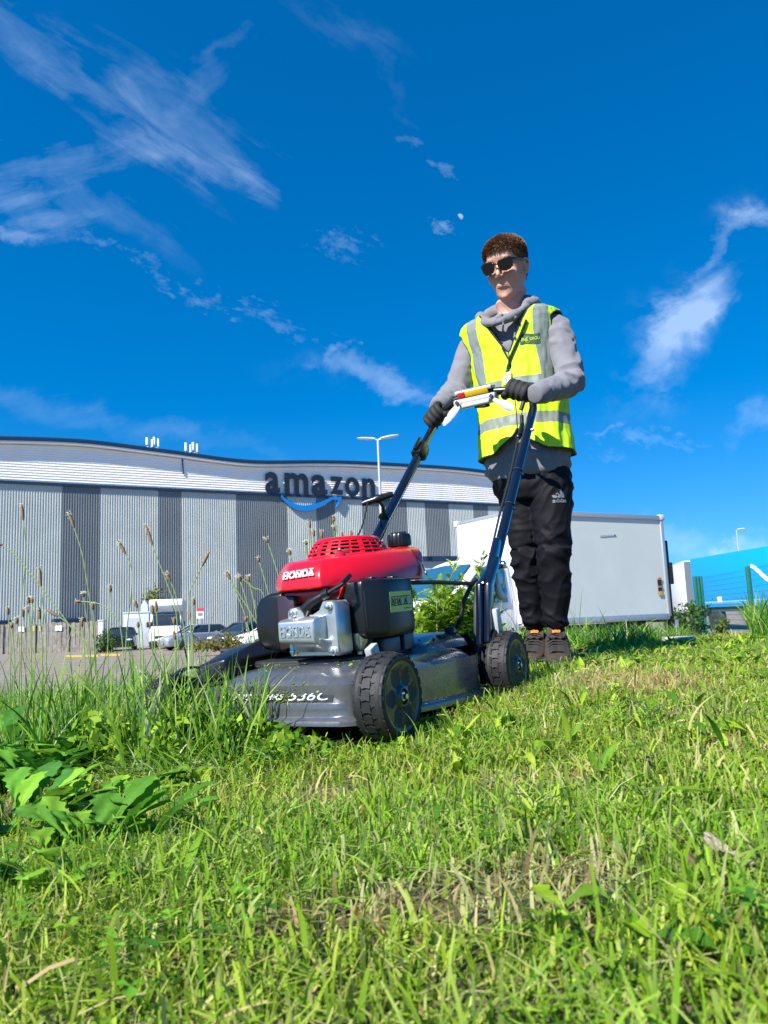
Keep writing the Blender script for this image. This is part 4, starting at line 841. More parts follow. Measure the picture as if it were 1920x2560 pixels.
    mb.tube([q-s2*.030, LB.lerp(LT, .5)-s2*.024, LB.lerp(LT, .3)-s2*.026, LB+V(.02, -.02, -.02)], .004, 8)
    mb.tube([c-u_*.02, RM-u_*.02+d*.2, RM-u_*.02, RB+V(0, 0, -.05), V(-.30, -.15, .25)], .004, 8)
    mb.tube([V(.0, .16, .348), V(-.1, .2, .345), V(-.26, .232, .335), V(-.33, .22, .345)], .0055, 8); mb.tube([V(-.33, .215, .345), V(-.27, .228, .33), V(-.225, .222, .29), V(-.222, .213, .25), V(-.235, .185, .215)], .0065, 8)
    mb.build('control_cable', blk2, parent=root)
    mb = MB(); mb.tube([V(-.234, .186, .222), V(-.236, .184, .21)], .009, 8); mb.build('cable_ferrule', steel, parent=root)
    # starter rope: grip standing in its ring on the right tube
    g = V(-.545, -.20, .650); ring = V(-.60, -.212, .592)
    mb = MB(); mb.tube([ring, ring+V(.02, .01, .035), g], [.008, .006, .006], 10); mb.rev([(.019, -.004), (.019, .004)], ring, d, 14); mb.build('rope_guide', tubem, parent=root)
    mb = MB(); e = V(-.45, .85, .22).normalized(); mb.tube([g-e*.055, g-e*.04, g-e*.012, g, g+e*.012, g+e*.04, g+e*.055], [.008, .0115, .012, .016, .012, .0115, .008], 12); mb.build('starter_grip', blk, parent=root)
    mb = MB(); a = g-e*.035; b = V(-.06, -.03, .482); mb.tube([a.lerp(b, t/10)+V(0, 0, -.045*math.sin(math.pi*t/10)) for t in range(11)], .0028, 6); mb.build('starter_rope', blk2, parent=root)
    # handle brackets
    for s in (1, -1):
        mb = MB(); ys = .236*s; ye = .252*s
        q = [(-.245, .17), (-.300, .17), (-.335, .27), (-.385, .345), (-.425, .352), (-.450, .372), (-.435, .40), (-.475, .455), (-.455, .468), (-.40, .415), (-.37, .375), (-.31, .345), (-.283, .335), (-.272, .29)]
        mb.rings([[V(x-(.015 if s < 0 else 0), y, z) for x, z in q] for y in (ys, ye)]); br = mb.build('handle_bracket', tubem, parent=root, bevel=.004)
        mb = MB(); mb.rings([[V(x, y, z) for x, z in ((-.26, .175), (-.29, .175), (-.335, .32), (-.41, .40), (-.39, .41), (-.30, .335))] for y in (ye, ye+.018*s)]); mb.build('bracket_flange', tubem, parent=br, bevel=.005)
        mb = MB(); mb.rings([[V(x, y, z) for x, z in ((-.295, .14), (-.345, .14), (-.385, .24), (-.40, .34), (-.36, .35), (-.32, .27))] for y in (ys-.03*s, ys-.01*s)]); mb.build('bracket_inner_plate', mat('bracket_grey', (.10, .11, .12), .3, metal=.6), parent=br, bevel=.004)
        mb = MB(); mb.rev([(.013, 0), (.012, .010), (.006, .014)], (LB.x+.005, ye, .385), (0, s, 0), 14); mb.build('pivot_bolt', steel, parent=br)
        for z in (.25, .335): mb = MB(); mb.rev([(.004, 0), (.003, .004)], (-.295, ye, z), (0, s, 0), 8); mb.build('rivet', steel, parent=br)
        # locking lever
        mb = MB(); c0 = V(-.395, .262*s, .315); pts = [c0+V(.04-.055*t, 0, .03-.0*t) for t in (0,)]
        arc = [c0+V(-.012+.028*math.cos(a), 0, .012+.034*math.sin(a)) for a in [R_(200+x*24) for x in range(9)]]
        mb.tube(arc, [.006, .009, .011, .012, .012, .011, .010, .009, .007], 10, squash=1.0); mb.box(c0+V(.012, 0, .03), (.035, .02, .03)); mb.build('folding_lever', mat('lever_pale', (.62, .63, .66), .35), parent=br, bevel=.004)
    mb = MB(); mb.rings([[V(x, y, z) for x, z in ((-.30, .19), (-.335, .20), (-.325, .265), (-.295, .262))] for y in (.262, .285)]); mb.build('latch_block', grey, parent=root, bevel=.006)
    mb = MB(); mb.tube([V(-.33, .272, .222), V(-.31, .272, .205), V(-.288, .272, .19), V(-.272, .272, .172)], [.008, .009, .008, .004], 8); mb.build('height_lever', blk, parent=root)
    # rear flap
    mb = MB(); mb.rings([[V(x, y, z) for x, z in ((-.28, .20), (-.33, .17), (-.40, .05), (-.39, .05), (-.31, .16))] for y in (-.2, .2)]); mb.build('rear_flap', blk2, parent=root)
build_mower()
# ------------------------------------------------------------------ worker
from mathutils.bvhtree import BVHTree
def bvh_of(objs):
    vs = []; fs = []
    for o in objs:
        k = len(vs); M_ = o.matrix_basis if o.parent is None else o.parent.matrix_basis @ o.matrix_basis
        vs += [M_ @ v.co for v in o.data.vertices]; fs += [tuple(i+k for i in p.vertices) for p in o.data.polygons]
    return BVHTree.FromPolygons(vs, fs)
def cast(bv, px, py):
    d = (PT(px, py, 1)-CAM_POS).normalized(); h = bv.ray_cast(CAM_POS, d); return h[0], h[1]
def drape(mb_in, bv, c, ex, ey, nn, off, org):
    """lay a flat mesh (x, y, height) on the surface below it"""
    out = []
    for x, y, h in mb_in:
        p = c + ex*x + ey*y; q = bv.ray_cast(p + nn*.06, -nn, .14)
        out.append(((q[0] if q[0] is not None else p) + nn*(off+h)) - org)
    return out
def smooth_fold(me, fn):
    vs = np.empty(len(me.vertices)*3, np.float32); me.vertices.foreach_get('co', vs); vs = vs.reshape(-1, 3)
    ns = np.empty(len(me.vertices)*3, np.float32); me.vertices.foreach_get('normal', ns); ns = ns.reshape(-1, 3)
    for i in range(len(vs)):
        d = fn(Vector(vs[i]), Vector(ns[i]))
        if d: vs[i] += ns[i]*d
    me.vertices.foreach_set('co', vs.ravel()); me.update()
def edge_loops(o):
    import bmesh
    bm = bmesh.new(); bm.from_mesh(o.data); nb = {}
    for e in bm.edges:
        if len(e.link_faces) == 1:
            a, b = e.verts; nb.setdefault(a.index, []).append(b.index); nb.setdefault(b.index, []).append(a.index)
    co = [v.co.copy() for v in bm.verts]; bm.free(); seen = set(); out = []
    for s in nb:
        if s in seen: continue
        lp = [s]; seen.add(s); cur = s
        while True:
            nx = [n for n in nb[cur] if n not in seen]
            if not nx: break
            cur = nx[0]; seen.add(cur); lp.append(cur)
        out.append([co[i] for i in lp])
    return out
def smooth_edges(o, it):
    import bmesh
    bm = bmesh.new(); bm.from_mesh(o.data); nb = {}
    for e in bm.edges:
        if len(e.link_faces) == 1:
            a, b = e.verts; nb.setdefault(a, []).append(b); nb.setdefault(b, []).append(a)
    for _ in range(it):
        new = {v: (v.co*2+ns[0].co+ns[1].co)/4 for v, ns in nb.items() if len(ns) == 2}
        for v, c in new.items(): v.co = c
    bm.to_mesh(o.data); bm.free()
GZ = 1.055
def build_worker():
    O = V(.62, 3.16, GZ); root = empty('person', O)
    tag(root, 'young man in yellow hi-vis vest, grey hoodie and dark sunglasses pushing the mower', 'person')
    def W_(x, y, z): return V(x, y, z+GZ)-O
    skin = mat('skin', (.52, .275, .20), .5, var=.07, vscale=60, bump=.05, bscale=300, bdist=.001)
    nt = skin.node_tree; skin.node_tree.nodes['Principled BSDF'].inputs['Subsurface Weight'].default_value = .12; skin.node_tree.nodes['Principled BSDF'].inputs['Subsurface Scale'].default_value = .01
    fleece = mat('hoodie_fabric', (.175, .172, .195), .9, var=.08, vscale=25, bump=.25, bscale=700, bdist=.0015, sheen=.15)
    hv = mat('vest_yellow', (.50, .78, .008), .6, var=.05, vscale=9, bump=.12, bscale=500, bdist=.001)
    nt = hv.node_tree; 
    refl = mat('reflective_band', (.20, .235, .21), .42, var=.08, vscale=30, bump=.1, bscale=600, bdist=.001); trim = mat('vest_trim', (.015, .02, .018), .6)
    track = mat('track_pants', (.005, .005, .0075), .7, spec=.18, bump=.2, bscale=500, bdist=.001); gl = mat('glove_black', (.013, .012, .013), .75, bump=.3, bscale=500, bdist=.001)
    YA = R_(32); ll = V(math.cos(YA), -math.sin(YA), 0); dd = V(-math.sin(YA), -math.cos(YA), 0)
    prof = [ # z, cx, cy, half width, half depth front, half depth back
        (.755, .612, 3.17, .160, .118, .110), (.775, .612, 3.17, .167, .125, .115), (.80, .612, 3.17, .176, .134, .12), (.90, .612, 3.17, .175, .134, .12), (1.0, .61, 3.17, .171, .130, .12), (1.12, .605, 3.172, .172, .124, .12), (1.22, .597, 3.172, .180, .124, .12),
        (1.31, .588, 3.168, .190, .122, .12), (1.36, .582, 3.163, .194, .115, .115), (1.395, .578, 3.158, .200, .105, .11), (1.42, .575, 3.15, .190, .098, .105), (1.44, .572, 3.145, .155, .088, .095), (1.46, .568, 3.138, .098, .075, .08), (1.48, .565, 3.13, .07, .062, .068)]
    Z = [p[0] for p in prof]
    def tor(z, th, off=0):
        v = [np.interp(z, Z, [p[k] for p in prof]) for k in range(1, 6)]
        c, s = math.cos(th), math.sin(th); e = 2/2.35
        x = math.copysign(abs(c)**e, c)*(v[2]+off); y = math.copysign(abs(s)**e, s)*((v[3] if s > 0 else v[4])+off)
        return x, y, W_(v[0], v[1], z) + ll*x + dd*y
    # hoodie: torso, sleeves and hood grown together
    SL, EL, WL = W_(.745, 3.045, 1.362), W_(.768, 2.95, 1.10), W_(.596, 2.780, 1.010)
    SR, ER, WR = W_(.412, 3.272, 1.365), W_(.330, 3.20, 1.15), W_(.243, 3.015, 1.045)
    mb = MB(); mb.rings([[tor(z, 2*math.pi*k/48)[2] for k in range(48)] for z in np.linspace(.755, 1.445, 43)])
    def limb(m, pts, rad, n=16, steps=6):
        P = []; R = []
        for i in range(len(pts)-1):
            for t in range(steps): f = t/steps; P.append(pts[i].lerp(pts[i+1], f)); R.append(rad[i]+(rad[i+1]-rad[i])*f)
        P.append(pts[-1]); R.append(rad[-1])
        for _ in range(3): P = [P[0]]+[(P[i-1]+P[i]*2+P[i+1])/4 for i in range(1, len(P)-1)]+[P[-1]]
        m.tube(P, R, n)
    limb(mb, [SL.lerp(W_(.575, 3.15, 1.36), .25), SL, SL.lerp(EL, .5), EL, EL.lerp(WL, .5), WL], [.06, .061, .055, .054, .048, .040])
    limb(mb, [SR.lerp(W_(.575, 3.15, 1.36), .25), SR, SR.lerp(ER, .5), ER, ER.lerp(WR, .5), WR], [.06, .059, .053, .051, .045, .038])
    # hood: thick collar rising behind the neck
    nk = W_(.560, 3.115, 1.50); HR = []
    for k in range(33):
        a = 2*math.pi*k/32; x, y = math.sin(a), math.cos(a)  # y +1 = front
        c = nk + ll*(x*.106) + dd*(y*.088 if y < 0 else y*.114) + V(0, 0, -.030 - .080*max(0, y)**1.25 + .062*max(0, -y))
        HR.append(c)
    def hr(a):
        return .026+.010*max(0, -math.cos(a))+.004*math.sin(3*a)
    rs = []
    for k in range(32):
        a = 2*math.pi*k/32; c = HR[k]; out = (c-nk); out.z = 0; out.normalize(); y = math.cos(a); hgt = .023+.022*max(0, -y)-.006*max(0, y)+.004*abs(math.sin(a)); thk = .017+.006*abs(math.sin(2*a))
        rs.append([c + (out*.50+V(0, 0, 1)).normalized()*(math.sin(t)*hgt) + (out-V(0, 0, .5)).normalized()*(math.cos(t)*thk) for t in [2*math.pi*j/12 for j in range(12)]])
    rs.append(rs[0]); mb.rings(rs, cap=False)
    for a0, a1, up in ((60, 160, .020), (-160, -60, .012), (100, 260, .028)):   # extra folds of cloth
        P = []
        for t in range(9):
            a = R_(a0+(a1-a0)*t/8); P.append(nk + ll*(math.sin(a)*.118) + dd*(math.cos(a)*.118) + V(0, 0, -.040+up*math.sin(math.pi*t/8)))
        mb.tube(P, [.012]+[.024]*7+[.012], 10)
    h = mb.build('hoodie', fleece, parent=root, remesh=.0068, rsmooth=5, ang=180)
    def fold(p, n):
        z = p.z; d = 0
        q = V(p.x*9, p.y*9, p.z*24); w = V(noise.noise(p*7), noise.noise(p*7+V(5, 0, 0)), noise.noise(p*7+V(0, 9, 0)))*1.6
        base = noise.noise(q+w)
        arm = min((p-EL).length, (p-ER).length); am = math.exp(-(arm/.10)**2)
        for S, E_, X in ((SL, EL, WL), (SR, ER, WR)):
            a1 = (p-E_).length; ax = (X-E_).normalized(); t = (p-E_).dot(ax)
            if a1 < .3: d += .008*math.exp(-((a1)/.13)**2)*noise.noise(V(p.x*8, p.y*8, p.dot(ax)*26)+w*1.5)
            cu = (p-X).length
            if cu < .1: d += .006*math.exp(-(cu/.045)**2)*math.sin(t*150+3*noise.noise(p*20))
        d += .008*base*(.35+.65*min(1, arm/.3)) + .007*am*base
        zz = z+O.z-GZ
        if zz < .86: d += .010*noise.noise(V(p.x*10, p.y*10, p.z*30)+w)
        rd = (1-abs(noise.noise(V(p.x*8+p.z*7, p.y*8, p.z*12-p.x*9)+w*.8)))**5
        return d + .003*noise.noise(p*30) + rd*(.003+.006*math.exp(-(arm/.14)**2)+.004*(zz < .86))
    smooth_fold(h.data, fold)
    # ribbed hem band and cuffs
    for c, e, r, nm in ((WL, EL, .042, 'cuff'), (WR, ER, .041, 'cuff')):
        ax = (c-e).normalized(); mb = MB(); mb.rev([(r*.9, -.03), (r+.001, -.022), (r-.001, .0), (r-.006, .030), (r-.014, .034)], c, ax, 36); mb.build(nm, fleece, parent=h, ang=60)
    # body under the clothes: one continuous skin mesh
    yh = R_(33); lh = V(math.cos(yh), -math.sin(yh), 0); fh0 = V(-math.sin(yh), -math.cos(yh), 0); pit = R_(-21)
    fh = fh0*math.cos(pit)+V(0, 0, 1)*math.sin(pit); uh = V(0, 0, 1)*math.cos(pit)-fh0*math.sin(pit)
    HC = W_(.563, 3.088, 1.638)
    HS = 1.06
    def hd(x, y, z): return HC + (lh*x + fh*y + uh*z)*HS
    sl = [(-.110, .014, .064, .030), (-.107, .027, .076, .012), (-.100, .033, .082, -.006), (-.090, .042, .0845, -.022), (-.077, .052, .0835, -.04), (-.066, .0555, .0855, -.055), (-.055, .061, .087, -.065), (-.035, .0655, .086, -.08), (-.015, .069, .0845, -.09), (.005, .0715, .081, -.096),
          (.022, .0725, .0795, -.10), (.040, .0735, .087, -.10), (.055, .074, .0885, -.10), (.075, .0725, .084, -.097), (.092, .0665, .074, -.089), (.106, .056, .060, -.076), (.118, .038, .040, -.055), (.125, .014, .014, -.03)]
    mb = MB()
    def slice_(z, w, f, b, n=36):
        out = []; cy = (f+b)/2 - .012 if z > -.09 else (f+b)/2; 
        for k in range(n):
            a = 2*math.pi*k/n; c, s = math.cos(a), math.sin(a)
            x = math.copysign(abs(c)**.88, c)*w; y = cy + (s*(f-cy) if s > 0 else s*(cy-b)); out.append(hd(x, y, z))
        return out
    mb.rings([slice_(*s) for s in sl])
    R3 = Matrix((lh, fh, uh)).transposed()
    mb.tube([hd(0, .078, .034), hd(0, .088, .020), hd(0, .0965, .002), hd(0, .1035, -.012), hd(0, .1005, -.018), hd(0, .090, -.022)], [.0075, .0082, .0088, .0102, .009, .007], 10)
    for s in (-1, 1):
        mb.ball(hd(s*.0125, .0935, -.0185), (.0065, .0085, .0065), R=R3); mb.ball(hd(s*.038, .055, -.016), (.027, .024, .030), R=R3); mb.ball(hd(s*.030, .078, .047), (.020, .010, .006), R=R3)
        mb.ball(hd(s*.043, .02, -.078), (.012, .022, .016), R=R3)
        # ear: rim and lobe
        mb.tube([hd(s*.072, .012, -.018), hd(s*.077, .006, -.03), hd(s*.080, -.008, -.022), hd(s*.086, -.020, .0), hd(s*.088, -.022, .016), hd(s*.085, -.012, .030), hd(s*.078, .004, .030), hd(s*.073, .010, .015)], .0052, 8)
        mb.ball(hd(s*.077, -.006, .002), (.006, .014, .026), R=R3)
    mb.ball(hd(0, .0855, -.0515), (.021, .0048, .0030), R=R3); mb.ball(hd(.0, .0855, -.0600), (.0175, .0052, .0038), R=R3); mb.ball(hd(0, .078, -.096), (.017, .010, .011), R=R3)
    mb.tube([hd(0, -.028, -.01), hd(0, -.035, -.075), W_(.566, 3.128, 1.50), W_(.570, 3.14, 1.43)], [.056, .056, .057, .068], 20, squash=1.02)
    # hidden torso, arms, legs keep the figure one body
    mb.rings([[O*0 + tor(z, 2*math.pi*k/24, -.045)[2] for k in range(24)] for z in np.linspace(.80, 1.45, 12)])
    limb(mb, [SL, EL, WL, WL+(WL-EL).normalized()*.03], [.036, .026, .024, .024], 10, 6); limb(mb, [SR, ER, WR, WR+(WR-ER).normalized()*.03], [.036, .026, .024, .024], 10, 6)
    LH, LK, LA = W_(.672, 3.12, .80), W_(.672, 3.085, .445), W_(.676, 3.145, .10); RH, RK, RA = W_(.572, 3.20, .80), W_(.580, 3.165, .45), W_(.612, 3.235, .10)
    limb(mb, [LH, LK, LA], [.07, .05, .022], 12, 5); limb(mb, [RH, RK, RA], [.07, .05, .022], 12, 5)
    lipm = mat('lips', (.54, .25, .19), .5); stub = mat('jaw_skin', (.53, .29, .205), .6, var=.12, vscale=150)
    body = mb.build('body', [skin, lipm, stub], parent=root, remesh=.0036, rsmooth=9, ang=180)
    me = body.data
    mi = []
    for p in me.polygons:
        q = p.center-HC; x, y, z = q.dot(lh)/HS, q.dot(fh)/HS, q.dot(uh)/HS; k = 0
        if y > .078 and abs(x) < .0235 and -.0665 < z < -.0465+.0015*math.cos(x*200): k = 1
        elif y > -.0 and z < -.03 - .25*max(0, .045-abs(x)) and z > -.125: k = 2
        mi.append(k)
    me.polygons.foreach_set('material_index', mi)
    if len(me.materials) < 3:
        for m in (lipm, stub):
            if m.name not in [x.name for x in me.materials if x]: me.materials.append(m)
    mb = MB(); mb.tube([hd(-.025, .0845, -.0520), hd(-.010, .0905, -.0558), hd(0, .0915, -.0552), hd(.010, .0905, -.0555), hd(.026, .0845, -.0500)], [.0006, .0012, .0012, .0012, .0006], 6); mb.build('mouth_line', mat('mouth_dark', (.16, .05, .045), .6), parent=body)
    # hair
    hairm = mat('hair_brown', (.225, .125, .068), .6, col2=(.29, .17, .095), vscale=30, bump=.12, bscale=260, bdist=.004)
    def scalp(th, z, off):
        zs = [s[0] for s in sl]; w, f, b = (np.interp(z, zs, [s[k] for s in sl]) for k in (1, 2, 3)); cy = (f+b)/2-.012
        c, s = math.cos(th), math.sin(th); o = off
        x = math.copysign(abs(c)**.88, c)*(w+o); y = cy+(s*(f-cy+o) if s > 0 else s*(cy-b+o)); return x, y
    def hairline(th):
        s = math.sin(th)   # 1 front, -1 back
        if s > .80: return .074
        if s > .45: return .074-(.80-s)/.35*.040
        if s > .02: return .038-(.45-s)/.43*.036
        if s > -.3: return .010-.03*(.02-s)
        return -.002-.045*min(1, (-.3-s)/.4)
    mb = MB(); nT = 56; rows = 14; vs = []
    for i in range(rows+1):
        for k in range(nT):
            th = 2*math.pi*k/nT; h0 = hairline(th)+.002*math.sin(th*17)+.0015*math.sin(th*31); t = i/rows; z = h0+(.128-h0)*t**.9
            off = .002+.006*min(1, t*2.2); x, y = scalp(th, min(z, .1245), off)
            zz = z + .010*max(0, (z-.06)/.07); shrink = 1 if z < .1245 else .6
            zz += .004*math.sin(th)*t
            vs.append(hd(x*shrink, y*shrink, zz))
    mb.add(vs, [(i*nT+k, i*nT+(k+1) % nT, (i+1)*nT+(k+1) % nT, (i+1)*nT+k) for i in range(rows) for k in range(nT)]); mb.f.append(tuple(rows*nT+k for k in range(nT))); mb.m.append(0)
    rg = random.Random(4)
    for _ in range(9000):
        th = rg.uniform(0, 2*math.pi); h0 = hairline(th); t = rg.random()**.8; z = h0+(.127-h0)*t
        x, y = scalp(th, min(z, .1245), .002+.005*min(1, t*2.2)); k = 1 if z < .12 else rg.uniform(.1, 1); x *= k; y = y*k; zb = z+.009*max(0, (z-.06)/.07)
        nx, ny = math.cos(th), math.sin(th); up = max(0, (z-.04)/.085)
        L = rg.uniform(.005, .009)+.011*up*rg.uniform(.6, 1.1)
        front = max(0, math.sin(th))
        dr = V(nx*.42+rg.gauss(0, .12), ny*.30+.62*up+rg.gauss(0, .12)+.55*front, -.75*(1-up)+.72*up - .15*front*(1-up)+rg.gauss(0, .15)).normalized()
        base = V(x, y, zb); tip = base+dr*L; sd_ = dr.cross(V(nx, ny, .2)); sd_ = (sd_.normalized() if sd_.length > .01 else V(1, 0, 0))*rg.uniform(.0009, .0017)
        a, b, c = base-sd_, base+sd_, tip; m_ = base.lerp(tip, .6)+V(nx, ny, .3)*.0012
        mb.add([hd(*a), hd(*b), hd(*(m_+sd_*.7)), hd(*c), hd(*(m_-sd_*.7))], [(0, 1, 2, 3, 4)])
    mb.build('hair', hairm, parent=body, fix=False, ang=60)
    # eyebrows just above the glasses
    for s in (-1, 1):
        mb = MB()
        for k in range(26):
            t = k/25; b = V(s*(.014+.036*t), .0935-.022*t*t-.002*t, .0455+.004*math.sin(math.pi*t*.8)); e = b+V(s*.007, -.001, .002); mb.add([hd(*b), hd(b.x, b.y, b.z+.0022), hd(*e)], [(0, 1, 2)])
        mb.build('eyebrow', hairm, parent=body, fix=False)
    # sunglasses
    fr = mat('sunglass_frame', (.003, .003, .005), .15, coat=.5); ln = mat('sunglass_lens', (.002, .0025, .005), .07, spec=.35)
    mb = MB(); lens = MB()
    for s in (-1, 1):
        q = [(.009, .022), (.012, .010), (.020, .001), (.036, -.003), (.051, -.001), (.060, .008), (.064, .022), (.066, .036), (.052, .040), (.030, .039), (.013, .036), (.009, .031)]
        pts = []
        for x, z in q: pts.append((s*x, .105-.0000-4.6*x*x*.75, z))
        P = [hd(*p) for p in pts]
        Pf = [hd(p[0], p[1]+.003, p[2]) for p in pts]
        lens.rings([P, Pf])
        for a, b, in zip(pts, pts[1:]+pts[:1]): mb.tube([hd(*a), hd(*b)], .0030 if a[2] < .03 else .0038, 8)
        for p in pts: mb.ball(hd(*p), .0030 if p[2] < .03 else .0038, 8, 6)
        mb.box(hd(s*.066, .086, .032), (.008, .008, .010), R=R3)
        mb.tube([hd(s*.067, .086, .032), hd(s*.076, .06, .030), hd(s*.079, .02, .026), hd(s*.081, -.012, .022)], [.0052, .0045, .004, .003], 8)
    mb.tube([hd(-.011, .105, .026), hd(0, .109, .029), hd(.011, .105, .026)], .0036, 8)
    sg = mb.build('sunglasses', fr, parent=body, ang=60); lens.build('lens', ln, parent=sg, fix=True)
    mb = MB()
    for s in (-1, 1): mb.ball(hd(s*.062, .0905, .031), (.0022, .0012, .0012), 8, 6, R=R3)
    mb.build('frame_stud', mat('bolt_steel'), parent=sg)
    # trousers
    mb = MB(); mb.rings([[W_(*((np.interp(z, [.66, .80, .84], [.614, .614, .614])), 3.165, z)) + ll*(math.cos(a)*np.interp(z, [.66, .72, .84], [.12, .158, .164])) + dd*(math.sin(a)*np.interp(z, [.66, .72, .84], [.105, .118, .118])) for a in [2*math.pi*k/32 for k in range(32)]] for z in np.linspace(.66, .84, 8)])
    limb(mb, [LH+V(.012, 0, -.03), LH.lerp(LK, .45)+V(.012, -.005, 0), LK+V(.004, 0, 0), LK.lerp(LA, .5)+V(.006, 0, 0), LA+V(0, 0, .046)], [.088, .084, .066, .057, .047], 24, 7)
    limb(mb, [RH+V(-.022, 0, -.03), RH.lerp(RK, .45), RK, RK.lerp(RA, .5), RA+V(0, 0, .046)], [.086, .078, .062, .053, .044], 24, 7)
    tr = mb.build('trousers', track, parent=root, remesh=.0066, rsmooth=5, ang=180)
    def tf(p, n):
        z = p.z+O.z-GZ; d = 0
        w = V(noise.noise(p*6), noise.noise(p*6+V(3, 1, 0)), noise.noise(p*6+V(0, 7, 2)))
        kn = math.exp(-((z-.42)/.10)**2); an = math.exp(-((z-.15)/.08)**2); hp = math.exp(-((z-.70)/.06)**2)
        f = noise.noise(V(p.x*7, p.y*7, p.z*26)+w*2.0); f2 = math.sin(z*105+6*noise.noise(p*6)+p.x*18)
        g2 = noise.noise(V(p.x*9+p.z*8, p.y*9, p.z*15-p.x*10)+w*1.2)
        d += (.002+.004*kn+.006*an+.002*hp)*f + (.004+.004*kn)*g2
        rd = (1-abs(noise.noise(V(p.x*7+p.z*7, p.y*7, p.z*13-p.x*9)+w*1.5)))**5; rd2 = (1-abs(noise.noise(V(p.x*6-p.z*5, p.y*6+4, p.z*17+p.x*6)+w*1.4)))**5
        d += rd*(.0035+.007*kn+.007*an+.004*hp) + rd2*(.002+.006*kn+.006*an)
        d += .004*noise.noise(V(p.x*5, p.y*5, p.z*4))
        return d
    smooth_fold(tr.data, tf)
    # vest
    nT, nZ = 540, 340; z0v, z1v = .848, 1.472; F2 = 2*math.pi
    def vinfo(z, th):
        x, y, p = tor(z, th, .0)
        front = y > 0; gap = 0; x = x-(.022 if front else 0)
        if front:
            if z > 1.265: gap = .006+(z-1.265)*.50
            elif z < .945: gap = .002+ .105*((.945-z)/.10)**1.7
            else: gap = .0
        if front and abs(x) < gap: return False
        if front and z < .868 and abs(x) < .10+.0*x: 
            if z < .848+(.02)*(1-abs(x)/.10): return False
        if not front and z > 1.462: return False
        if z > 1.20 and abs(x) > .155:
            ez = (z-1.310)/(.105); ey = (y+.0)/.085
            if ez*ez+ey*ey < 1 : return False
        if z > 1.42 and abs(x) > .20: return False
        if z > 1.455: return False
        return True
    idx = {}; mb = MB(); zs = np.linspace(z0v, z1v, nZ+1)
    keep = [[vinfo((zs[i]+zs[i+1])/2, F2*(k+.5)/nT) for k in range(nT)] for i in range(nZ)]
    def vert(i, k):
        k %= nT
        if (i, k) not in idx:
            z = zs[i]; th = F2*k/nT
            fl = .016+.010*max(0, (1.0-z)/.15)*(1) + (.012 if z > 1.39 else .012*max(0, (z-1.3)/.09))
            x, y, p = tor(z, th, fl)
            if y > 0: p += dd*.006*min(1, max(0, (z-1.2)/.1))*min(1, y/.05)
            p += (p-W_(.6, 3.165, z)).normalized()*(.0065*noise.noise(V(th*3.2, z*7, 0)) + .004*math.sin(th*11+z*9+3*noise.noise(V(th*2, z*4, 3)))*max(0, min(1, (1.25-z)/.3)) + .003*noise.noise(V(th*9, z*22, 4)))
            if z > 1.37 and abs(x) > .12: p += V(0, 0, .012)*min(1, (abs(x)-.12)/.05)
            idx[(i, k)] = len(mb.v); mb.v.append(tuple(p))
        return idx[(i, k)]
    for i in range(nZ):
        for k in range(nT):
            if not keep[i][k]: continue
            z = (zs[i]+zs[i+1])/2; th = F2*(k+.5)/nT; x, y, p = tor(z, th)
            edge = any(not (0 <= i+di < nZ) or not keep[i+di][(k+dk) % nT] for di, dk in ((1, 0), (-1, 0), (0, 1), (0, -1), (3, 0), (-3, 0), (0, 3), (0, -3)))
            m = 0
            if (abs(x-.147) < .024 or abs(x+.112) < .024) and z > 1.155: m = 1
            if 1.108 < z < 1.157 or .955 < z < 1.002: m = 1
            if y > 0 and abs(x-.022) < .0022 and z < 1.27: m = 2
            mb.f.append((vert(i, k), vert(i, k+1), vert(i+1, k+1), vert(i+1, k))); mb.m.append(m)
    vest = mb.build('hi_vis_vest', [hv, refl, trim], parent=root, fix=True, ang=180)
    smooth_edges(vest, 40); loops = edge_loops(vest)
    so_ = vest.modifiers.new('s', 'SOLIDIFY'); so_.thickness = .0025; so_.offset = 1; bake(vest); shade(vest, 60)
    for lp_ in loops:
        if len(lp_) > 40:
            q = lp_[::4]; tb = MB(); tb.tube(q+[q[0]], .0042, 6, cap=False); tb.build('vest_trim', trim, parent=vest, fix=False)
    bv = bvh_of([vest, h])
    # company patch on the left chest
    c, n = cast(bv, 1325, 848)
    def lay(name, m, verts, faces, c, n, par, off=.0015, up=V(0, 0, 1), ang_=0, bvt=None):
        ex = up.cross(n).normalized(); ey = n.cross(ex).normalized()
        if ang_: r = Matrix.Rotation(ang_, 3, n); ex = r @ ex; ey = r @ ey
        b = MB(); b.add(drape(verts, bvt or bv, c, ex, ey, n, off, O), faces); return b.build(name, m, parent=par, smooth=False, fix=False)
    if c is not None:
        g = [(x*.0045-.0405, y*.0042-.0195+.003*math.sin(x*.35), 0) for y in range(11) for x in range(19)]
        pt = lay('chest_patch', mat('patch_dark', (.03, .07, .03), .6), g, [(j*19+i, j*19+i+1, (j+1)*19+i+1, (j+1)*19+i) for j in range(10) for i in range(18)], c, n, vest)
        vs, fs = text_mesh('INE', 1, 0, .02); sx = .026/(max(v.x for v in vs)-min(v.x for v in vs)); gm = mat('patch_lime', (.42, .62, .03), .6)
        lay('patch_lettering', gm, [(v.x*sx-.021, v.y*sx*1.2, 0) for v in vs], fs, c, n, pt, .003)
        vs, fs = text_mesh('GROU', 1, 0, .02); sx = .040/(max(v.x for v in vs)-min(v.x for v in vs)); lay('patch_lettering', gm, [(v.x*sx+.019, v.y*sx*1.2+.001, 0) for v in vs], fs, c, n, pt, .003)
        arc = [(-.012+.013*math.cos(a)*k, .013*math.sin(a)*k, 0) for a in np.linspace(-1.9, 1.9, 14) for k in (1.0, 1.08)]
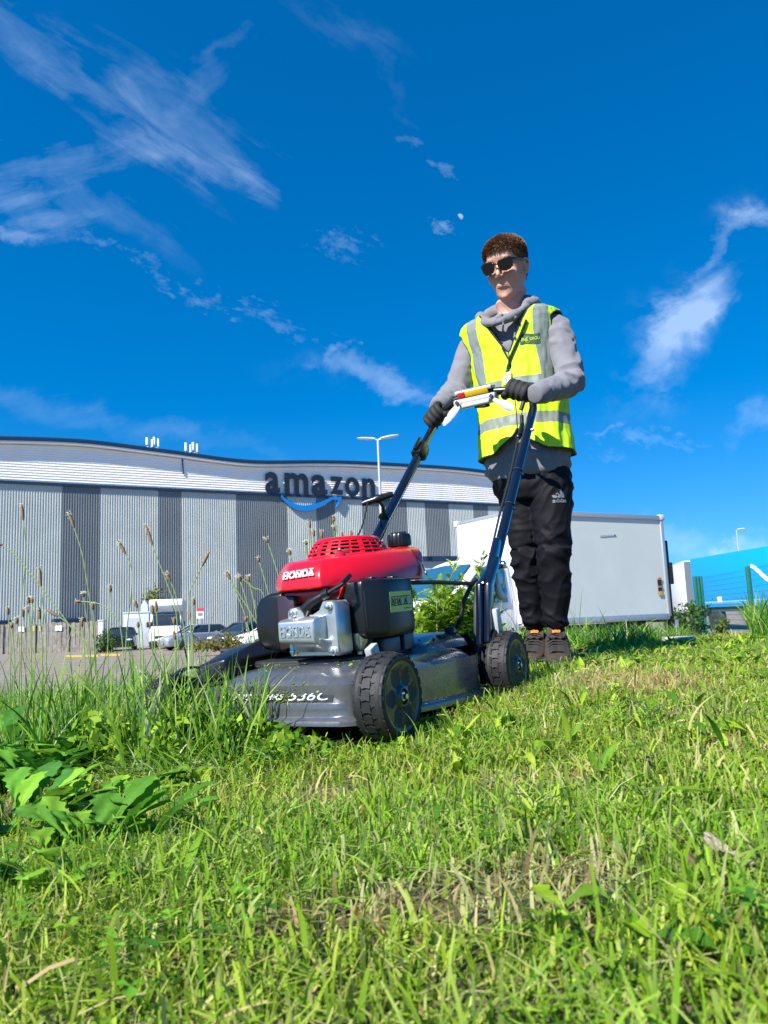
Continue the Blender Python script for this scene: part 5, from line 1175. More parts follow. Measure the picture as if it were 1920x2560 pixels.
        lay('patch_ring', gm, arc, [(2*i, 2*i+1, 2*i+3, 2*i+2) for i in range(13)], c, n, pt, .003)
    # lanyard and card
    A = []
    def on(px, py, o=.008):
        p, nn = cast(bv, px, py); return (p+nn*o-O) if p is not None else PT(px, py, 2.95)-O
    lan = mat('lanyard_black', (.012, .012, .014), .6)
    mb = MB(); mb.tube([on(1233, 812), on(1245, 848), on(1262, 880), on(1272, 898)], .0042, 6); mb.tube([on(1317, 800), on(1303, 836), on(1287, 872), on(1276, 898)], .0048, 6); mb.tube([on(1274, 895), on(1275, 908), on(1271, 922), on(1270, 932, .012)], .0055, 6); lany = mb.build('lanyard', lan, parent=root)
    cc = on(1270, 952, .012); cn = dd.copy(); ex = V(0, 0, 1).cross(cn).normalized()
    RC = Matrix((ex, V(0, 0, 1), cn)).transposed() @ Matrix.Rotation(R_(-4), 3, 'Z')
    mb = MB(); mb.box(cc, (.042, .068, .003), R=RC); card = mb.build('visitor_card', mat('card_lime', (.52, .62, .03), .35), parent=lany, bevel=.001)
    mb = MB(); mb.box(cc+RC@V(0, .004, .002), (.026, .030, .001), R=RC); mb.build('card_panel', mat('card_pale', (.68, .8, .72), .4), parent=card)
    mb = MB(); put_text(mb, 'V', cc+RC@V(0, .004, .0031), RC@V(1, 0, 0), RC@V(0, 1, 0), h=.020, w=.016, ext=.0002, off=.01); mb.box(cc+RC@V(0, -.02, .002), (.026, .003, .001), R=RC); mb.box(cc+RC@V(-.003, -.026, .002), (.02, .0025, .001), R=RC); mb.build('card_lettering', mat('card_dark', (.02, .05, .06), .5), parent=card, smooth=False, fix=False)
    # hood draw cords
    for pts in (((1257, 789), (1259, 808), (1258, 826), (1260, 836)), ((1288, 792), (1285, 812), (1289, 832), (1288, 843))):
        mb = MB(); P = [on(*p, .006) for p in pts]; mb.tube(P, .0038, 8); mb.ball(P[-1], (.0055, .0055, .007), 8, 6); mb.ball(P[0], (.006, .006, .006), 8, 6); mb.build('draw_cord', fleece, parent=h)
    # trouser logo
    bt = bvh_of([tr]); c, n = cast(bt, 1399, 1243)
    if c is not None:
        lg = mat('logo_grey', (.17, .185, .21), .4); vs, fs = text_mesh('adidas', 1, 0, .02); sx = .058/(max(v.x for v in vs)-min(v.x for v in vs))
        V_ = [(v.x*sx, v.y*sx-.014, 0) for v in vs]; F_ = list(fs)
        for k, (x, hh) in enumerate(((-.018, .010), (-.002, .019), (.014, .029))):
            b0 = len(V_); V_ += [(x-.007, -.002, 0), (x+.006, -.002, 0), (x+.006-hh*.0, hh*.45, 0), (x-.002-hh*.25, hh, 0), (x-.012-hh*.1, hh*.72, 0)]; F_.append(tuple(range(b0, b0+5)))
        lay('trouser_logo', lg, V_, F_, c, n, tr, .002, bvt=bt)
    # boots
    bm_ = mat('boot_dark', (.040, .028, .018), .8, var=.25, vscale=40, bump=.4, bscale=200, bdist=.002); so2 = mat('boot_sole', (.03, .03, .028), .85); lac = mat('lace_black', (.02, .018, .016), .8); orr = mat('boot_orange', (.75, .26, .04), .6)
    for (a_, yaw) in ((LA, R_(12)), (RA, R_(20))):
        f = V(-math.sin(yaw), -math.cos(yaw), 0); l_ = V(math.cos(yaw), -math.sin(yaw), 0); c = V(a_.x, a_.y, 0)+V(0, 0, 0); c.z = W_(0, 0, 0).z
        def bp(x, y, z): return c + l_*x + f*y + V(0, 0, z*.76)
        mb = MB(); R = []
        for y, w, zt, zb in ((-.085, .030, .12, .03), (-.075, .040, .155, .02), (-.04, .048, .165, .02), (.0, .050, .160, .02), (.035, .050, .135, .02), (.065, .050, .105, .02), (.10, .052, .082, .02), (.14, .053, .068, .02), (.175, .047, .056, .02), (.195, .032, .044, .022), (.203, .012, .034, .026)):
            R.append([bp(math.copysign(abs(math.cos(t))**.75, math.cos(t))*w, y, (zt+zb)/2+math.copysign(abs(math.sin(t))**.8, math.sin(t))*(zt-zb)/2) for t in [2*math.pi*k/20 for k in range(20)]])
        mb.rings(R); bo = mb.build('boot', bm_, parent=root, sub=1, ang=80)
        mb = MB(); o1 = [bp(x*1.08, y, 0) for x, y in ((.035, -.095), (.046, -.06), (.046, 0), (.049, .08), (.054, .14), (.045, .19), (.02, .215), (-.02, .215), (-.045, .19), (-.054, .14), (-.049, .08), (-.046, 0), (-.046, -.06), (-.035, -.095))]
        mb.rings([o1, [p+V(0, 0, .028) for p in o1]]); mb.build('sole', so2, parent=bo, bevel=.004)
        mb = MB(); mb.rings([[bp(x, y, z) for x, y, z in ((-.034, .020, .10), (.034, .020, .10), (.037, .018, .165), (.030, .016, .185), (-.030, .016, .185), (-.037, .018, .165))], [bp(x, y, z) for x, y, z in ((-.034, .048, .10), (.034, .048, .10), (.037, .034, .165), (.030, .024, .190), (-.030, .024, .190), (-.037, .034, .165))]]); tg = mb.build('tongue', bm_, parent=bo, bevel=.004)
        mb = MB(); nrm = (f*1.0+V(0, 0, .45)).normalized(); put_text(mb, 'alto', bp(0, .0375, .164)+nrm*.002, l_, (V(0, 0, 1)-f*.2).normalized(), w=.032, h=.015, ext=.0015, off=.03); mb.build('boot_lettering', orr, parent=tg, smooth=False, fix=False)
        mb = MB()
        for k in range(7):
            y = .045+.019*k; z = float(np.interp(y, [.035, .065, .10, .14, .175], [.138, .110, .087, .072, .060]))
            mb.tube([bp(-.040, y-.004, z-.018), bp(-.018, y, z+.002), bp(.018, y+.008, z+.002), bp(.040, y+.004, z-.018)], .0042, 6); mb.tube([bp(.040, y-.004, z-.018), bp(.018, y, z+.004), bp(-.018, y+.008, z+.004), bp(-.040, y+.004, z-.018)], .0042, 6)
        for s in (-1, 1): mb.tube([bp(0, .045, .142), bp(s*.02, .055, .150), bp(s*.032, .06, .135), bp(s*.015, .06, .125), bp(0, .055, .135)], .004, 6)
        mb.build('laces', lac, parent=bo)
    # gloves closed round the bar
    Mi = MOW
    def mw(x, y, z): return Mi @ V(x, y, z) - O
    def glove(C, t, wrist, side, label=None):
        t = t.normalized(); f = V(-.25, -.95, .25); f = (f - t*f.dot(t)).normalized(); n = t.cross(f)
        if n.z < 0: n = -n
        mb = MB()
        offs = (.036, .013, -.010, -.031); ln_ = (1.0, 1.08, 1.02, .86); kn = []
        for o, s in zip(offs, ln_):
            K = C+t*o-f*.014+n*.039; kn.append(K)
            P = [K-n*.004-f*.006, K+f*.012*s+n*.002, C+t*o+f*.030*s+n*.026, C+t*(o-.001)+f*.0385+n*.004, C+t*(o-.002)+f*.032-n*.018, C+t*(o-.002)+f*.012-n*.027, C+t*(o-.001)-f*.006-n*.024]
            limb(mb, P, [.0128, .0128, .0125, .0122, .0116, .0108, .009], 12, 5)
        # back of the hand to the wrist
        wd = (wrist-C); kc = sum((k for k in kn), V(0, 0, 0))/4
        for o, q in zip(offs, kn): mb.tube([q, q.lerp(wrist, .5)+n*.004, wrist+t*o*.5], [.0145, .018, .02], 10)
        mb.tube([C+t*.02-f*.02+n*.005, wrist.lerp(C, .35)], [.024, .026], 12); mb.tube([C-t*.02-f*.024+n*.0, wrist.lerp(C, .35)], [.022, .026], 12)
        mb.tube([kc-n*.006, kc.lerp(wrist, .55), wrist, wrist+(wrist-kc).normalized()*.012], [.022, .029, .028, .026], 14)
        # thumb leaving the index side of the palm
        mb.tube([wrist.lerp(C, .45)+t*.022, C+t*.046-f*.030-n*.004, C+t*.050-f*.012-n*.026, C+t*.046+f*.014-n*.034, C+t*.038+f*.030-n*.030], [.017, .0155, .0135, .0125, .0105], 12)
        g = mb.build('glove', gl, parent=root, remesh=.0030, rsmooth=9, ang=180)
        ax = (wrist-kc).normalized()
        mb = MB(); q = kc.lerp(wrist, .45)+n*.026
        for k in range(3): mb.tube([q+t*(-.014+.011*k)-ax*.012, q+t*(-.008+.011*k), q+t*(-.012+.011*k)+ax*.012], .0018, 5)
        mb.build('glove_print', mat('glove_print', (.16, .18, .17), .6), parent=g)
        return g
    glove(mw(-1.070, .152, 1.047), (mw(-1.06, .10, 1.062)-mw(-1.06, .20, 1.012)), WL+V(-.006, -.004, .002), 1)
    glove(mw(-1.052, -.186, 1.016), (mw(-1.045, -.12, 1.050)-mw(-1.055, -.21, .985)), WR+V(-.002, .0, .0), -1)
    return root
build_worker()
# ------------------------------------------------------------------ vegetation
def Hn(x, y): return np.array([H(float(a), float(b)) for a, b in zip(x, y)])
def np_mesh(name, V_, F4, F3, cols, m, parent=None, origin=None):
    """V_ (n,3), F4 (m,4), F3 (k,3), cols (n,3)"""
    me = bpy.data.meshes.new(name); n = len(V_); F4 = np.asarray(F4, np.int32).reshape(-1, 4); F3 = np.asarray(F3, np.int32).reshape(-1, 3)
    if origin is not None: V_ = V_ - np.array(origin)
    me.vertices.add(n); me.vertices.foreach_set('co', np.ascontiguousarray(V_, np.float32).ravel())
    L = np.concatenate([F4.ravel(), F3.ravel()]).astype(np.int32); me.loops.add(len(L)); me.loops.foreach_set('vertex_index', L)
    np_ = len(F4)+len(F3); me.polygons.add(np_)
    st = np.concatenate([np.arange(len(F4))*4, len(F4)*4+np.arange(len(F3))*3]).astype(np.int32)
    me.polygons.foreach_set('loop_start', st)
    try: me.polygons.foreach_set('loop_total', np.concatenate([np.full(len(F4), 4), np.full(len(F3), 3)]).astype(np.int32))
    except Exception: pass
    me.update(calc_edges=True)
    a = me.color_attributes.new('Col', 'FLOAT_COLOR', 'POINT'); c4 = np.ones((n, 4), np.float32); c4[:, :3] = np.clip(cols, 0, 1); a.data.foreach_set('color', c4.ravel())
    me.polygons.foreach_set('use_smooth', np.ones(np_, bool)); me.materials.append(m)
    o = bpy.data.objects.new(name, me); COL.objects.link(o)
    if parent is not None: o.parent = parent
    elif origin is not None: o.location = origin
    return o
def merge(parts):
    V_ = []; F4 = []; F3 = []; C = []; k = 0
    for v, f4, f3, c in parts:
        V_.append(v); C.append(c)
        if len(f4): F4.append(np.asarray(f4)+k)
        if len(f3): F3.append(np.asarray(f3)+k)
        k += len(v)
    return np.concatenate(V_), (np.concatenate(F4) if F4 else np.zeros((0, 4), int)), (np.concatenate(F3) if F3 else np.zeros((0, 3), int)), np.concatenate(C)
def blades(P, h, w, az, lean, col, segs=3, blunt=.0, rot=None, tipcol=None, fold=0):
    n = len(P); t = np.linspace(0, 1, segs+1); d = np.stack([np.cos(az), np.sin(az), np.zeros(n)], 1)
    ra = (RNG.uniform(0, math.pi, n) if rot is None else rot); s = np.stack([np.cos(ra), np.sin(ra), np.zeros(n)], 1)
    rows = []
    for i, tt in enumerate(t):
        c = P + d*(lean*h*tt**2)[:, None] + np.array([0, 0, 1.])*((h*(tt-.42*np.minimum(lean, 1.2)*tt**2)))[:, None]
        ww = w*(1-.25*tt-.75*tt**4) if i < segs else w*blunt
        if np.isscalar(ww): ww = np.full(n, ww)
        rows.append(c-s*ww[:, None]/2); rows.append(c+s*ww[:, None]/2)
    V_ = np.stack(rows, 1).reshape(-1, 3); m = 2*(segs+1); b = (np.arange(n)*m)[:, None]
    F4 = np.concatenate([b+np.array([2*i, 2*i+1, 2*i+3, 2*i+2]) for i in range(segs)])
    tc = col*1.0 if tipcol is None else tipcol
    C = np.stack([col*(1-tt)*(.95) + tc*tt for tt in t for _ in (0, 1)], 1).reshape(-1, 3)
    return V_, F4, np.zeros((0, 3), int), C
PAL = np.array([(.25, .40, .020), (.15, .31, .018), (.38, .51, .045), (.07, .19, .014), (.54, .56, .18), (.60, .48, .24), (.30, .17, .06)])
def pal(n, w, jit=.14):
    w = np.array(w, float); c = PAL[RNG.choice(len(PAL), n, p=w/w.sum())]; return c*RNG.uniform(1-jit, 1+jit, (n, 1))*RNG.uniform(.93, 1.07, (n, 3))
def uncut(x, y):
    v = (x+.0885)*.8682-(y-1.994)*.4956; u = (x+.0885)*-.4945-(y-1.994)*.8682
    return (v < -.27+.03*np.sin(u*9)) & (u < .30+.05*np.sin(v*12))
def under_mower(x, y):
    v = (x+.0885)*.8682-(y-1.994)*.4956; u = (x+.0885)*-.4945-(y-1.994)*.8682
    return (np.abs(v) < .25) & (u > -.30) & (u < .375)
grassm = mat('grass_blade', (.2, .3, .05), .55, attr='Col', trans=.40, spec=.22)
leafm = mat('leaf_surface', (.2, .3, .05), .6, attr='Col', trans=.35, spec=.22, bump=.15, bscale=90, bdist=.003)
def sample(n, y0, y1, marg=.45):
    y = np.sqrt(RNG.uniform(0, 1, n*2)*(y1**2-y0**2)+y0**2)*1.0; x = RNG.uniform(-1, 1, n*2)*(.55*y+marg); return x[:n], y[:n]
def ground_at(px, py):
    """where the line of sight through a photograph pixel meets the bank"""
    D = .3
    while D < 12:
        p = PT(px, py, D)
        if p.z <= H(p.x, p.y): break
        D += .01
    p.z = H(p.x, p.y); return p
SX, SY = ground_at(1575, 1715).xy
def build_grass():
    parts = []
    for (n, y0, y1, hs, ws) in ((68000, .26, 1.15, (.008, .034), (.0012, .0042)), (105000, 1.15, 2.4, (.010, .036), (.0014, .0040)), (75000, 2.4, 4.6, (.014, .038), (.0020, .0046)), (36000, 4.6, 9.5, (.03, .055), (.006, .011))):
        x, y = sample(n, y0, y1); k = ~uncut(x, y) & ~under_mower(x, y) & ~((x+.66)**2/.06+(y-1.5)**2/.20 < RNG.uniform(-.5, 1.0, n)); x, y = x[k], y[k]; n = len(x)
        pn = np.array([fbm((a*1.7, b*1.7, 0), 1.0, 3) for a, b in zip(x, y)]); pn2 = np.array([noise.noise(Vector((a*5, b*5, 3))) for a, b in zip(x, y)])
        # bare or thin places
        k = RNG.uniform(0, 1, n) < np.clip(.90+1.3*pn2+.5*pn, .28, 1); x, y, pn, pn2 = x[k], y[k], pn[k], pn2[k]; n = len(x)
        P = np.stack([x, y, Hn(x, y)-.004], 1)
        h = RNG.uniform(*hs, n)*(1+.5*pn)*RNG.choice([1, 1, 1, 1.6], n); w = RNG.uniform(*ws, n)*RNG.choice([1, 1, 1.5], n)
        c = pal(n, (5, 3.8, 3.6, 2.2, 1.5, .8, .3)); c2 = pal(n, (2.5, 1.5, 3, .5, 3.5, 1.2, .1))
        strawy = (pn2 < -.33) | ((x-SX)**2/.045+(y-SY)**2/.05 < RNG.uniform(.4, 1.3, n))
        c[strawy] = pal(n, (.6, .6, .8, 0, 2, 6, 3))[strawy]; c2[strawy] = pal(n, (.5, .3, .8, 0, 2, 6, 2))[strawy]
        cool = (pn > .12)[:, None]; c = np.where(cool, c*np.array([.80, .98, 1.0]), c)
        parts.append(blades(P, h, w, RNG.uniform(0, 2*math.pi, n), RNG.gamma(1.7, .42, n), c, 3, .45, tipcol=c*.55+c2*.45))
    # a few longer soft blades that the mower missed, laid over by it
    x, y = sample(2000, .32, 4.5); k = ~uncut(x, y) & ~under_mower(x, y); x, y = x[k], y[k]; n = len(x)
    P = np.stack([x, y, Hn(x, y)], 1); c = pal(n, (4, 4, 4, 3, .4, .2, 0))
    parts.append(blades(P, RNG.uniform(.03, .10, n), RNG.uniform(.0018, .0048, n)*np.clip(y/1.2, .7, 1.5), RNG.uniform(0, 2*math.pi, n), RNG.uniform(.5, 1.9, n), c, 6, .05))
    o = np_mesh('mown_grass', *merge(parts), grassm); tag(o, 'short bright freshly mown grass covering the bank', 'grass', kind='stuff')
    # dry stalks and clippings lying on the turf
    x, y = sample(16000, .3, 6); k = ~under_mower(x, y); x, y = x[k], y[k]; n = len(x); pn = np.array([noise.noise(Vector((a*2.3, b*2.3, 8))) for a, b in zip(x, y)])
    k = RNG.uniform(0, 1, n) < np.clip(.5+1.3*pn, .08, 1); x, y = x[k], y[k]; n = len(x)
    P = np.stack([x, y, Hn(x, y)+RNG.uniform(.004, .026, n)], 1); L = RNG.uniform(.010, .045, n); a = RNG.uniform(0, 2*math.pi, n)
    dv = np.stack([np.cos(a), np.sin(a), RNG.normal(0, .22, n)], 1)*L[:, None]; sv = np.stack([-np.sin(a), np.cos(a), RNG.normal(0, .5, n)], 1)*RNG.uniform(.0007, .0018, n)[:, None]*np.clip(y/1.5, .8, 2)[:, None]
    V_ = np.stack([P-sv, P+sv, P+dv*.5+sv+[0, 0, .003], P+dv*.5-sv+[0, 0, .003], P+dv+sv, P+dv-sv], 1).reshape(-1, 3); b = (np.arange(n)*6)[:, None]
    F4 = np.concatenate([b+np.array([0, 1, 2, 3]), b+np.array([3, 2, 4, 5])]); c = pal(n, (.5, .3, 1.5, 0, 4, 5, 1.2), .2)
    o = np_mesh('dry_clippings', V_, F4, [], np.repeat(c, 6, 0), grassm); tag(o, 'pale dry cut stalks scattered over the mown lawn', 'clippings', kind='stuff')
    # clippings thrown onto the front of the mower and heaped along the cutting edge
    n = 2600; u = RNG.uniform(.28, .50, n); v = RNG.uniform(-.34, .22, n); wz = np.where(u < .41, .145, .0)
    M3 = np.array([r[:3] for r in MOW][:3]); T3 = np.array([MOW[i][3] for i in range(3)])
    a1 = np.stack([RNG.uniform(.372, .398, 520), RNG.uniform(-.24, .22, 520)*RNG.uniform(.2, 1, 520), np.zeros(520)], 1); a1[:, 0] = RNG.uniform(.376, .390, 520); a1[:, 2] = .1445-(a1[:, 0]-.380)*.3+RNG.uniform(0, .006, 520)
    a2 = np.stack([RNG.uniform(.2, .37, 120), RNG.uniform(-.22, .22, 120), np.full(120, .184)], 1); a2[:, 2] -= np.clip((a2[:, 0]-.30)/.07, 0, 1)**2*.035
    a3 = np.stack([RNG.uniform(.389, .398, 420), RNG.uniform(-.12, .2, 420)*RNG.uniform(.3, 1, 420), np.zeros(420)], 1); a3[:, 2] = .1435-(a3[:, 0]-.388)*2.4; a1 = np.concatenate([a1, a2, a3])@M3.T+T3; lx = np.stack([RNG.uniform(.40, .54, 3800), RNG.normal(-.12, .17, 3800), np.zeros(3800)], 1)@M3.T+T3; lx[:, 2] = [H(a, b)+.005 for a, b in lx[:, :2]]; lx[:, 2] += RNG.uniform(0, .05, 3800)*RNG.uniform(.1, 1, 3800)
    P = np.concatenate([a1, lx]); n = len(P); a = RNG.uniform(0, 2*math.pi, n); L = RNG.uniform(.005, .02, n); L[:len(a1)] *= .55
    dv = np.stack([np.cos(a), np.sin(a), RNG.normal(0, .35, n)], 1)*L[:, None]; sv = np.stack([-np.sin(a), np.cos(a), RNG.normal(0, .4, n)], 1)*RNG.uniform(.0006, .0016, n)[:, None]
    V_ = np.stack([P-sv, P+sv, P+dv+sv, P+dv-sv], 1).reshape(-1, 3); F4 = (np.arange(n)*4)[:, None]+np.array([0, 1, 2, 3]); c = pal(n, (4, 3, 4, 1, 3, .6, .1), .2)
    o = np_mesh('fresh_clippings', V_, F4, [], np.repeat(c, 4, 0), grassm); tag(o, 'small green clippings on and in front of the mower deck', 'clippings', kind='stuff')
    # tall uncut grass
    parts = []
    def tall(x, y, hr, wr, lean=(.15, .7), wts=(4, 4, 4, 3, 1, .5, 0), segs=6):
        n = len(x); P = np.stack([x, y, Hn(x, y)-.01], 1); c = pal(n, wts)*np.array([.78, .93, 1.5]); parts.append(blades(P, RNG.uniform(*hr, n), RNG.uniform(*wr, n), RNG.uniform(0, 2*math.pi, n), RNG.uniform(*lean, n), c, segs, .04, tipcol=c*np.array([1.15, 1.08, 1.1])))
    x, y = sample(22000, 1.45, 5.6, .6); k = uncut(x, y); tall(x[k], y[k], (.03, .15), (.002, .005))
    k2 = k & (RNG.uniform(0, 1, len(x)) < .10); tall(x[k2], y[k2], (.14, .30), (.003, .007), (.1, .6))
    kb = k & (y < 2.2); 
    k3 = k & (RNG.uniform(0, 1, len(x)) < .02); tall(x[k3], y[k3], (.3, .48), (.003, .006), (.1, .5))
    # a curtain of broad blades just before the right front wheel
    n = 1000; u = RNG.uniform(.40, .56, n); v = RNG.uniform(-.62, .04, n); q = np.stack([u, v, np.zeros(n)], 1)@M3.T+T3; x, y = q[:, 0], q[:, 1]
    keep = (v < -.16) & (RNG.uniform(0, 1, n) < np.where((v > -.47) & (v < -.24), .10, .5)); tall(x[keep], y[keep], (.12, .36), (.0035, .0075), (.05, .55), (3, 4, 4, 2, 1.5, .2, 0), 7)
    m = 330; uu = RNG.uniform(.415, .52, m); vv = RNG.uniform(-.24, .06, m); q2 = np.stack([uu, vv, np.zeros(m)], 1)@M3.T+T3; tall(q2[:, 0], q2[:, 1], (.08, .27), (.0035, .0075), (.05, .5), (3, 4, 4, 2, 1.5, .2, 0), 7)
    m = 420; uu = RNG.uniform(.415, .50, m); vv = RNG.uniform(-.1, .17, m); q2 = np.stack([uu, vv, np.zeros(m)], 1)@M3.T+T3; tall(q2[:, 0], q2[:, 1], (.04, .11), (.003, .006), (.3, 1.2), (3, 4, 4, 2, 1.5, .2, 0), 6)
    n_ = 4200; yb = RNG.uniform(2.9, 4.5, n_); xb = yb*RNG.uniform(-.62, -.16, n_); tall(xb, yb, (.07, .20), (.0035, .007), (.2, .9), (3, 4, 3, 2, 1, .3, 0), 5)
    keep = (v >= -.22) & (u > .43); tall(x[keep], y[keep], (.05, .15), (.0035, .007), (.2, .9), (3, 4, 4, 2, 1.5, .2, 0), 6)
    n = 5200; u = RNG.uniform(.405, .60, n); v = RNG.uniform(-.5, .16, n); q = np.stack([u, v, np.zeros(n)], 1)@M3.T+T3; x, y = q[:, 0], q[:, 1]; k = RNG.uniform(0, 1, n) < np.clip((.24-v)/.30, .1, 1)*np.clip((.62-u)/.16, 0, 1); tall(x[k], y[k], (.03, .11), (.002, .0055), (.3, 1.6), (4, 4, 5, 2, 2, .7, .2), 4)
    o = np_mesh('uncut_grass', *merge(parts), grassm); tag(o, 'long uncut green grass left of and behind the mower', 'grass', kind='stuff')
    parts = []
    n = 5200; y = RNG.uniform(3.9, 6.8, n); x = y*RNG.uniform(.175, .385, n); k = (x/y < .33+.03*(y-4)) & ~((y < 4.6) & (x/y < .22)); x, y = x[k], y[k]
    tall(x, y, (.06, .19), (.004, .009), (.15, .9), (2, 4, 1.5, 5, .6, .2, 0)); k = RNG.uniform(0, 1, len(x)) < .05; tall(x[k], y[k], (.18, .30), (.003, .006), (.3, 1.0), (2, 3, 2, 3, 1, .5, 0))
    n = 2600; y = RNG.uniform(4.6, 7.8, n); x = y*RNG.uniform(.465, .60, n); tall(x, y, (.12, .40), (.005, .010), (.1, .6), (2, 4, 2, 4, .8, .3, 0))
    n = 5200; y = RNG.uniform(7.6, 10.2, n); x = y*RNG.uniform(.16, .60, n); tall(x, y, (.04, .11), (.008, .016), (.2, .9), (2, 4, 1.5, 4, .6, .2, 0), 4)
    o = np_mesh('verge_grass', *merge(parts), grassm); tag(o, 'dark green rough grass along the bank edge in front of the box truck', 'grass', kind='stuff')
build_grass()
# broad leaves -------------------------------------------------
def leaf(base, az, el, L, Wd, col, shape='oval', curl=.4, fold=.25, lob=0, nl=9, nw=4, roll=0, petiole=0, seed=0):
    """one lamina as a small grid; returns V, F4, F3, C"""
    d = np.array([math.cos(az)*math.cos(el), math.sin(az)*math.cos(el), math.sin(el)]); s = np.array([-math.sin(az), math.cos(az), 0.]); u = np.cross(s, d)*-1
    if u[2] < 0: u = -u
    s = s*math.cos(roll)+u*math.sin(roll); u = np.cross(d, s); u = u if u[2] > 0 else -u
    V_ = []; C = []; base = np.array(base, float)
    c = np.array(col); 
    for i in range(nl+1):
        t = i/nl
        if shape == 'oval': w = math.sin(math.pi*min(1, t*.96+.02))**.75
        elif shape == 'obov': w = (t**1.1)*(1-t**5)**.5*1.25+.05*(1-t)
        else: w = math.sin(math.pi*min(1, t*.98+.01))**1.0
        if lob: w *= 1-lob*.5*(1+math.cos(t*math.pi*2*lob_n(shape)+seed))
        for j in range(nw+1):
            q = -1+2*j/nw; p = base + d*(petiole+L*t) + s*(q*w*Wd/2) + u*(abs(q)*w*Wd*fold*.5 - curl*L*t*t*.5) + u*(.04*Wd*math.sin(t*9+q*4+seed))
            V_.append(p); C.append(c*(1.12 if abs(q) < .01 else 1.0)*(1+.06*math.sin(seed+i*2.1+j)))
    n = nw+1; F4 = [(i*n+j, i*n+j+1, (i+1)*n+j+1, (i+1)*n+j) for i in range(nl) for j in range(nw)]
    if petiole:
        k = len(V_); r = Wd*.035+.001
        for tt in (0, 1):
            p = base + d*petiole*tt*1.08
            for sg, ug in ((-1, 0), (0, 1), (1, 0), (0, -1)): V_.append(p+s*sg*r+u*ug*r); C.append(c*1.35)
        F4 += [(k+j, k+(j+1) % 4, k+4+(j+1) % 4, k+4+j) for j in range(4)]
    return np.array(V_), np.array(F4), np.zeros((0, 3), int), np.array(C)
def lob_n(s): return 5
def lowweeds():
    parts = []; rg = random.Random(21)
    x, y = sample(4200, .28, 5.0); k = ~under_mower(x, y); x, y = x[k], y[k]
    cl = np.array([noise.noise(Vector((a*3, b*3, 12))) for a, b in zip(x, y)])
    for a, b, q in zip(x, y, cl):
        if rg.random() > .42+q*1.6: continue
        z = H(a, b); kind = rg.random(); sc = 1+.35*max(0, b-1.5)/2; sc *= 1.0
        if kind < .30:   # lance shaped rosette
            for i in range(rg.randint(2, 5)):
                parts.append(leaf((a, b, z+.004), rg.uniform(0, 6.28), rg.uniform(.35, 1.25), rg.uniform(.035, .075), rg.uniform(.008, .015)*sc, PAL[rg.choice([0, 1, 2, 3])]*rg.uniform(.8, 1.1), 'lance', rg.uniform(.2, .8), .3, seed=rg.random()*9, nl=6, nw=2))
        elif kind < .70:  # trefoil
            for m in range(rg.randint(1, 5)):
                ax, bx = a+rg.gauss(0, .018), b+rg.gauss(0, .018); h = rg.uniform(.015, .045); a0 = rg.uniform(0, 6.28); cc = PAL[rg.choice([1, 3, 3, 0])]*rg.uniform(.8, 1.1)*np.array([.8, 1, 1.2])
                for i in range(3): parts.append(leaf((ax, bx, z+h), a0+i*2.09, rg.uniform(-.1, .3), rg.uniform(.009, .014)*sc, rg.uniform(.008, .013)*sc, cc, 'obov', .2, .3, nl=4, nw=2))
        else:            # small toothed leaves
            for i in range(rg.randint(2, 4)):
                parts.append(leaf((a+rg.gauss(0, .01), b+rg.gauss(0, .01), z+.01), rg.uniform(0, 6.28), rg.uniform(.2, .9), rg.uniform(.025, .05), rg.uniform(.016, .028)*sc, PAL[rg.choice([0, 1, 2, 3])]*rg.uniform(.8, 1.05), 'obov', rg.uniform(.2, .7), .2, lob=.35, nl=10, nw=2, seed=rg.random()*9, petiole=.008))
    # larger soft leaves close to the lens
    for (px, py, L, Wd, az, el, ci) in ((1420, 2490, .034, .018, -.2, .2, 0), (1350, 2420, .024, .011, .6, .3, 1), (1720, 2340, .035, .022, 1.4, .4, 0), (1850, 2430, .04, .028, 2.6, .2, 3), (1790, 2450, .04, .028, .5, .2, 3), (1700, 2440, .035, .025, 2.0, .3, 0),
                                        (560, 2390, .05, .010, -.25, .2, 1), (1880, 2020, .11, .012, 3.0, .25, 1), (1450, 1790, .05, .014, 1.0, .8, 0), (1500, 1960, .05, .012, .6, .9, 1), (480, 2440, .03, .014, 1.9, .3, 1), (900, 2300, .03, .012, 2.9, .2, 1)):
        p = ground_at(px, py); parts.append(leaf((p.x, p.y, p.z+.006), az, el, L, Wd, PAL[ci], 'oval' if ci else 'obov', .35, .3, petiole=.012, seed=px))
    o = np_mesh('lawn_weeds', *merge(parts), leafm); tag(o, 'clover, plantain and other small broad leaves growing through the lawn', 'weeds', kind='stuff')
lowweeds()
def rosette(px, py, n, L0, Wd, label, seed, spread=.10, cols=(1, 3, 0), lean=None, elr=(.25, 1.15)):
    rg = random.Random(seed); p = ground_at(px, py); parts = []
    for i in range(n):
        az = rg.uniform(0, 6.28) if lean is None or rg.random() < .5 else rg.gauss(lean, .7); r = spread*rg.random(); L = L0*rg.uniform(.65, 1.15)
        parts.append(leaf((p.x+math.cos(az)*r, p.y+math.sin(az)*r, p.z+.002), az, rg.uniform(*elr), L, Wd*rg.uniform(.7, 1.15), PAL[rg.choice(cols)]*rg.uniform(.75, 1.25)*np.array([.78, 1.0, 1.6]), 'obov', rg.uniform(.4, 1.1), rg.uniform(.1, .35), lob=.30, nl=22, nw=6, petiole=L*rg.uniform(.2, .45), seed=rg.random()*9, roll=rg.uniform(-.4, .4)))
    o = np_mesh('broadleaf_plant', *merge(parts), leafm, origin=(p.x, p.y, p.z)); tag(o, label, 'plant', 'broadleaf plants at the left edge'); return o
rosette(40, 2080, 54, .08, .055, 'large scallop leaved plant at the left edge, biggest of the broadleaf clump', 1, .07)
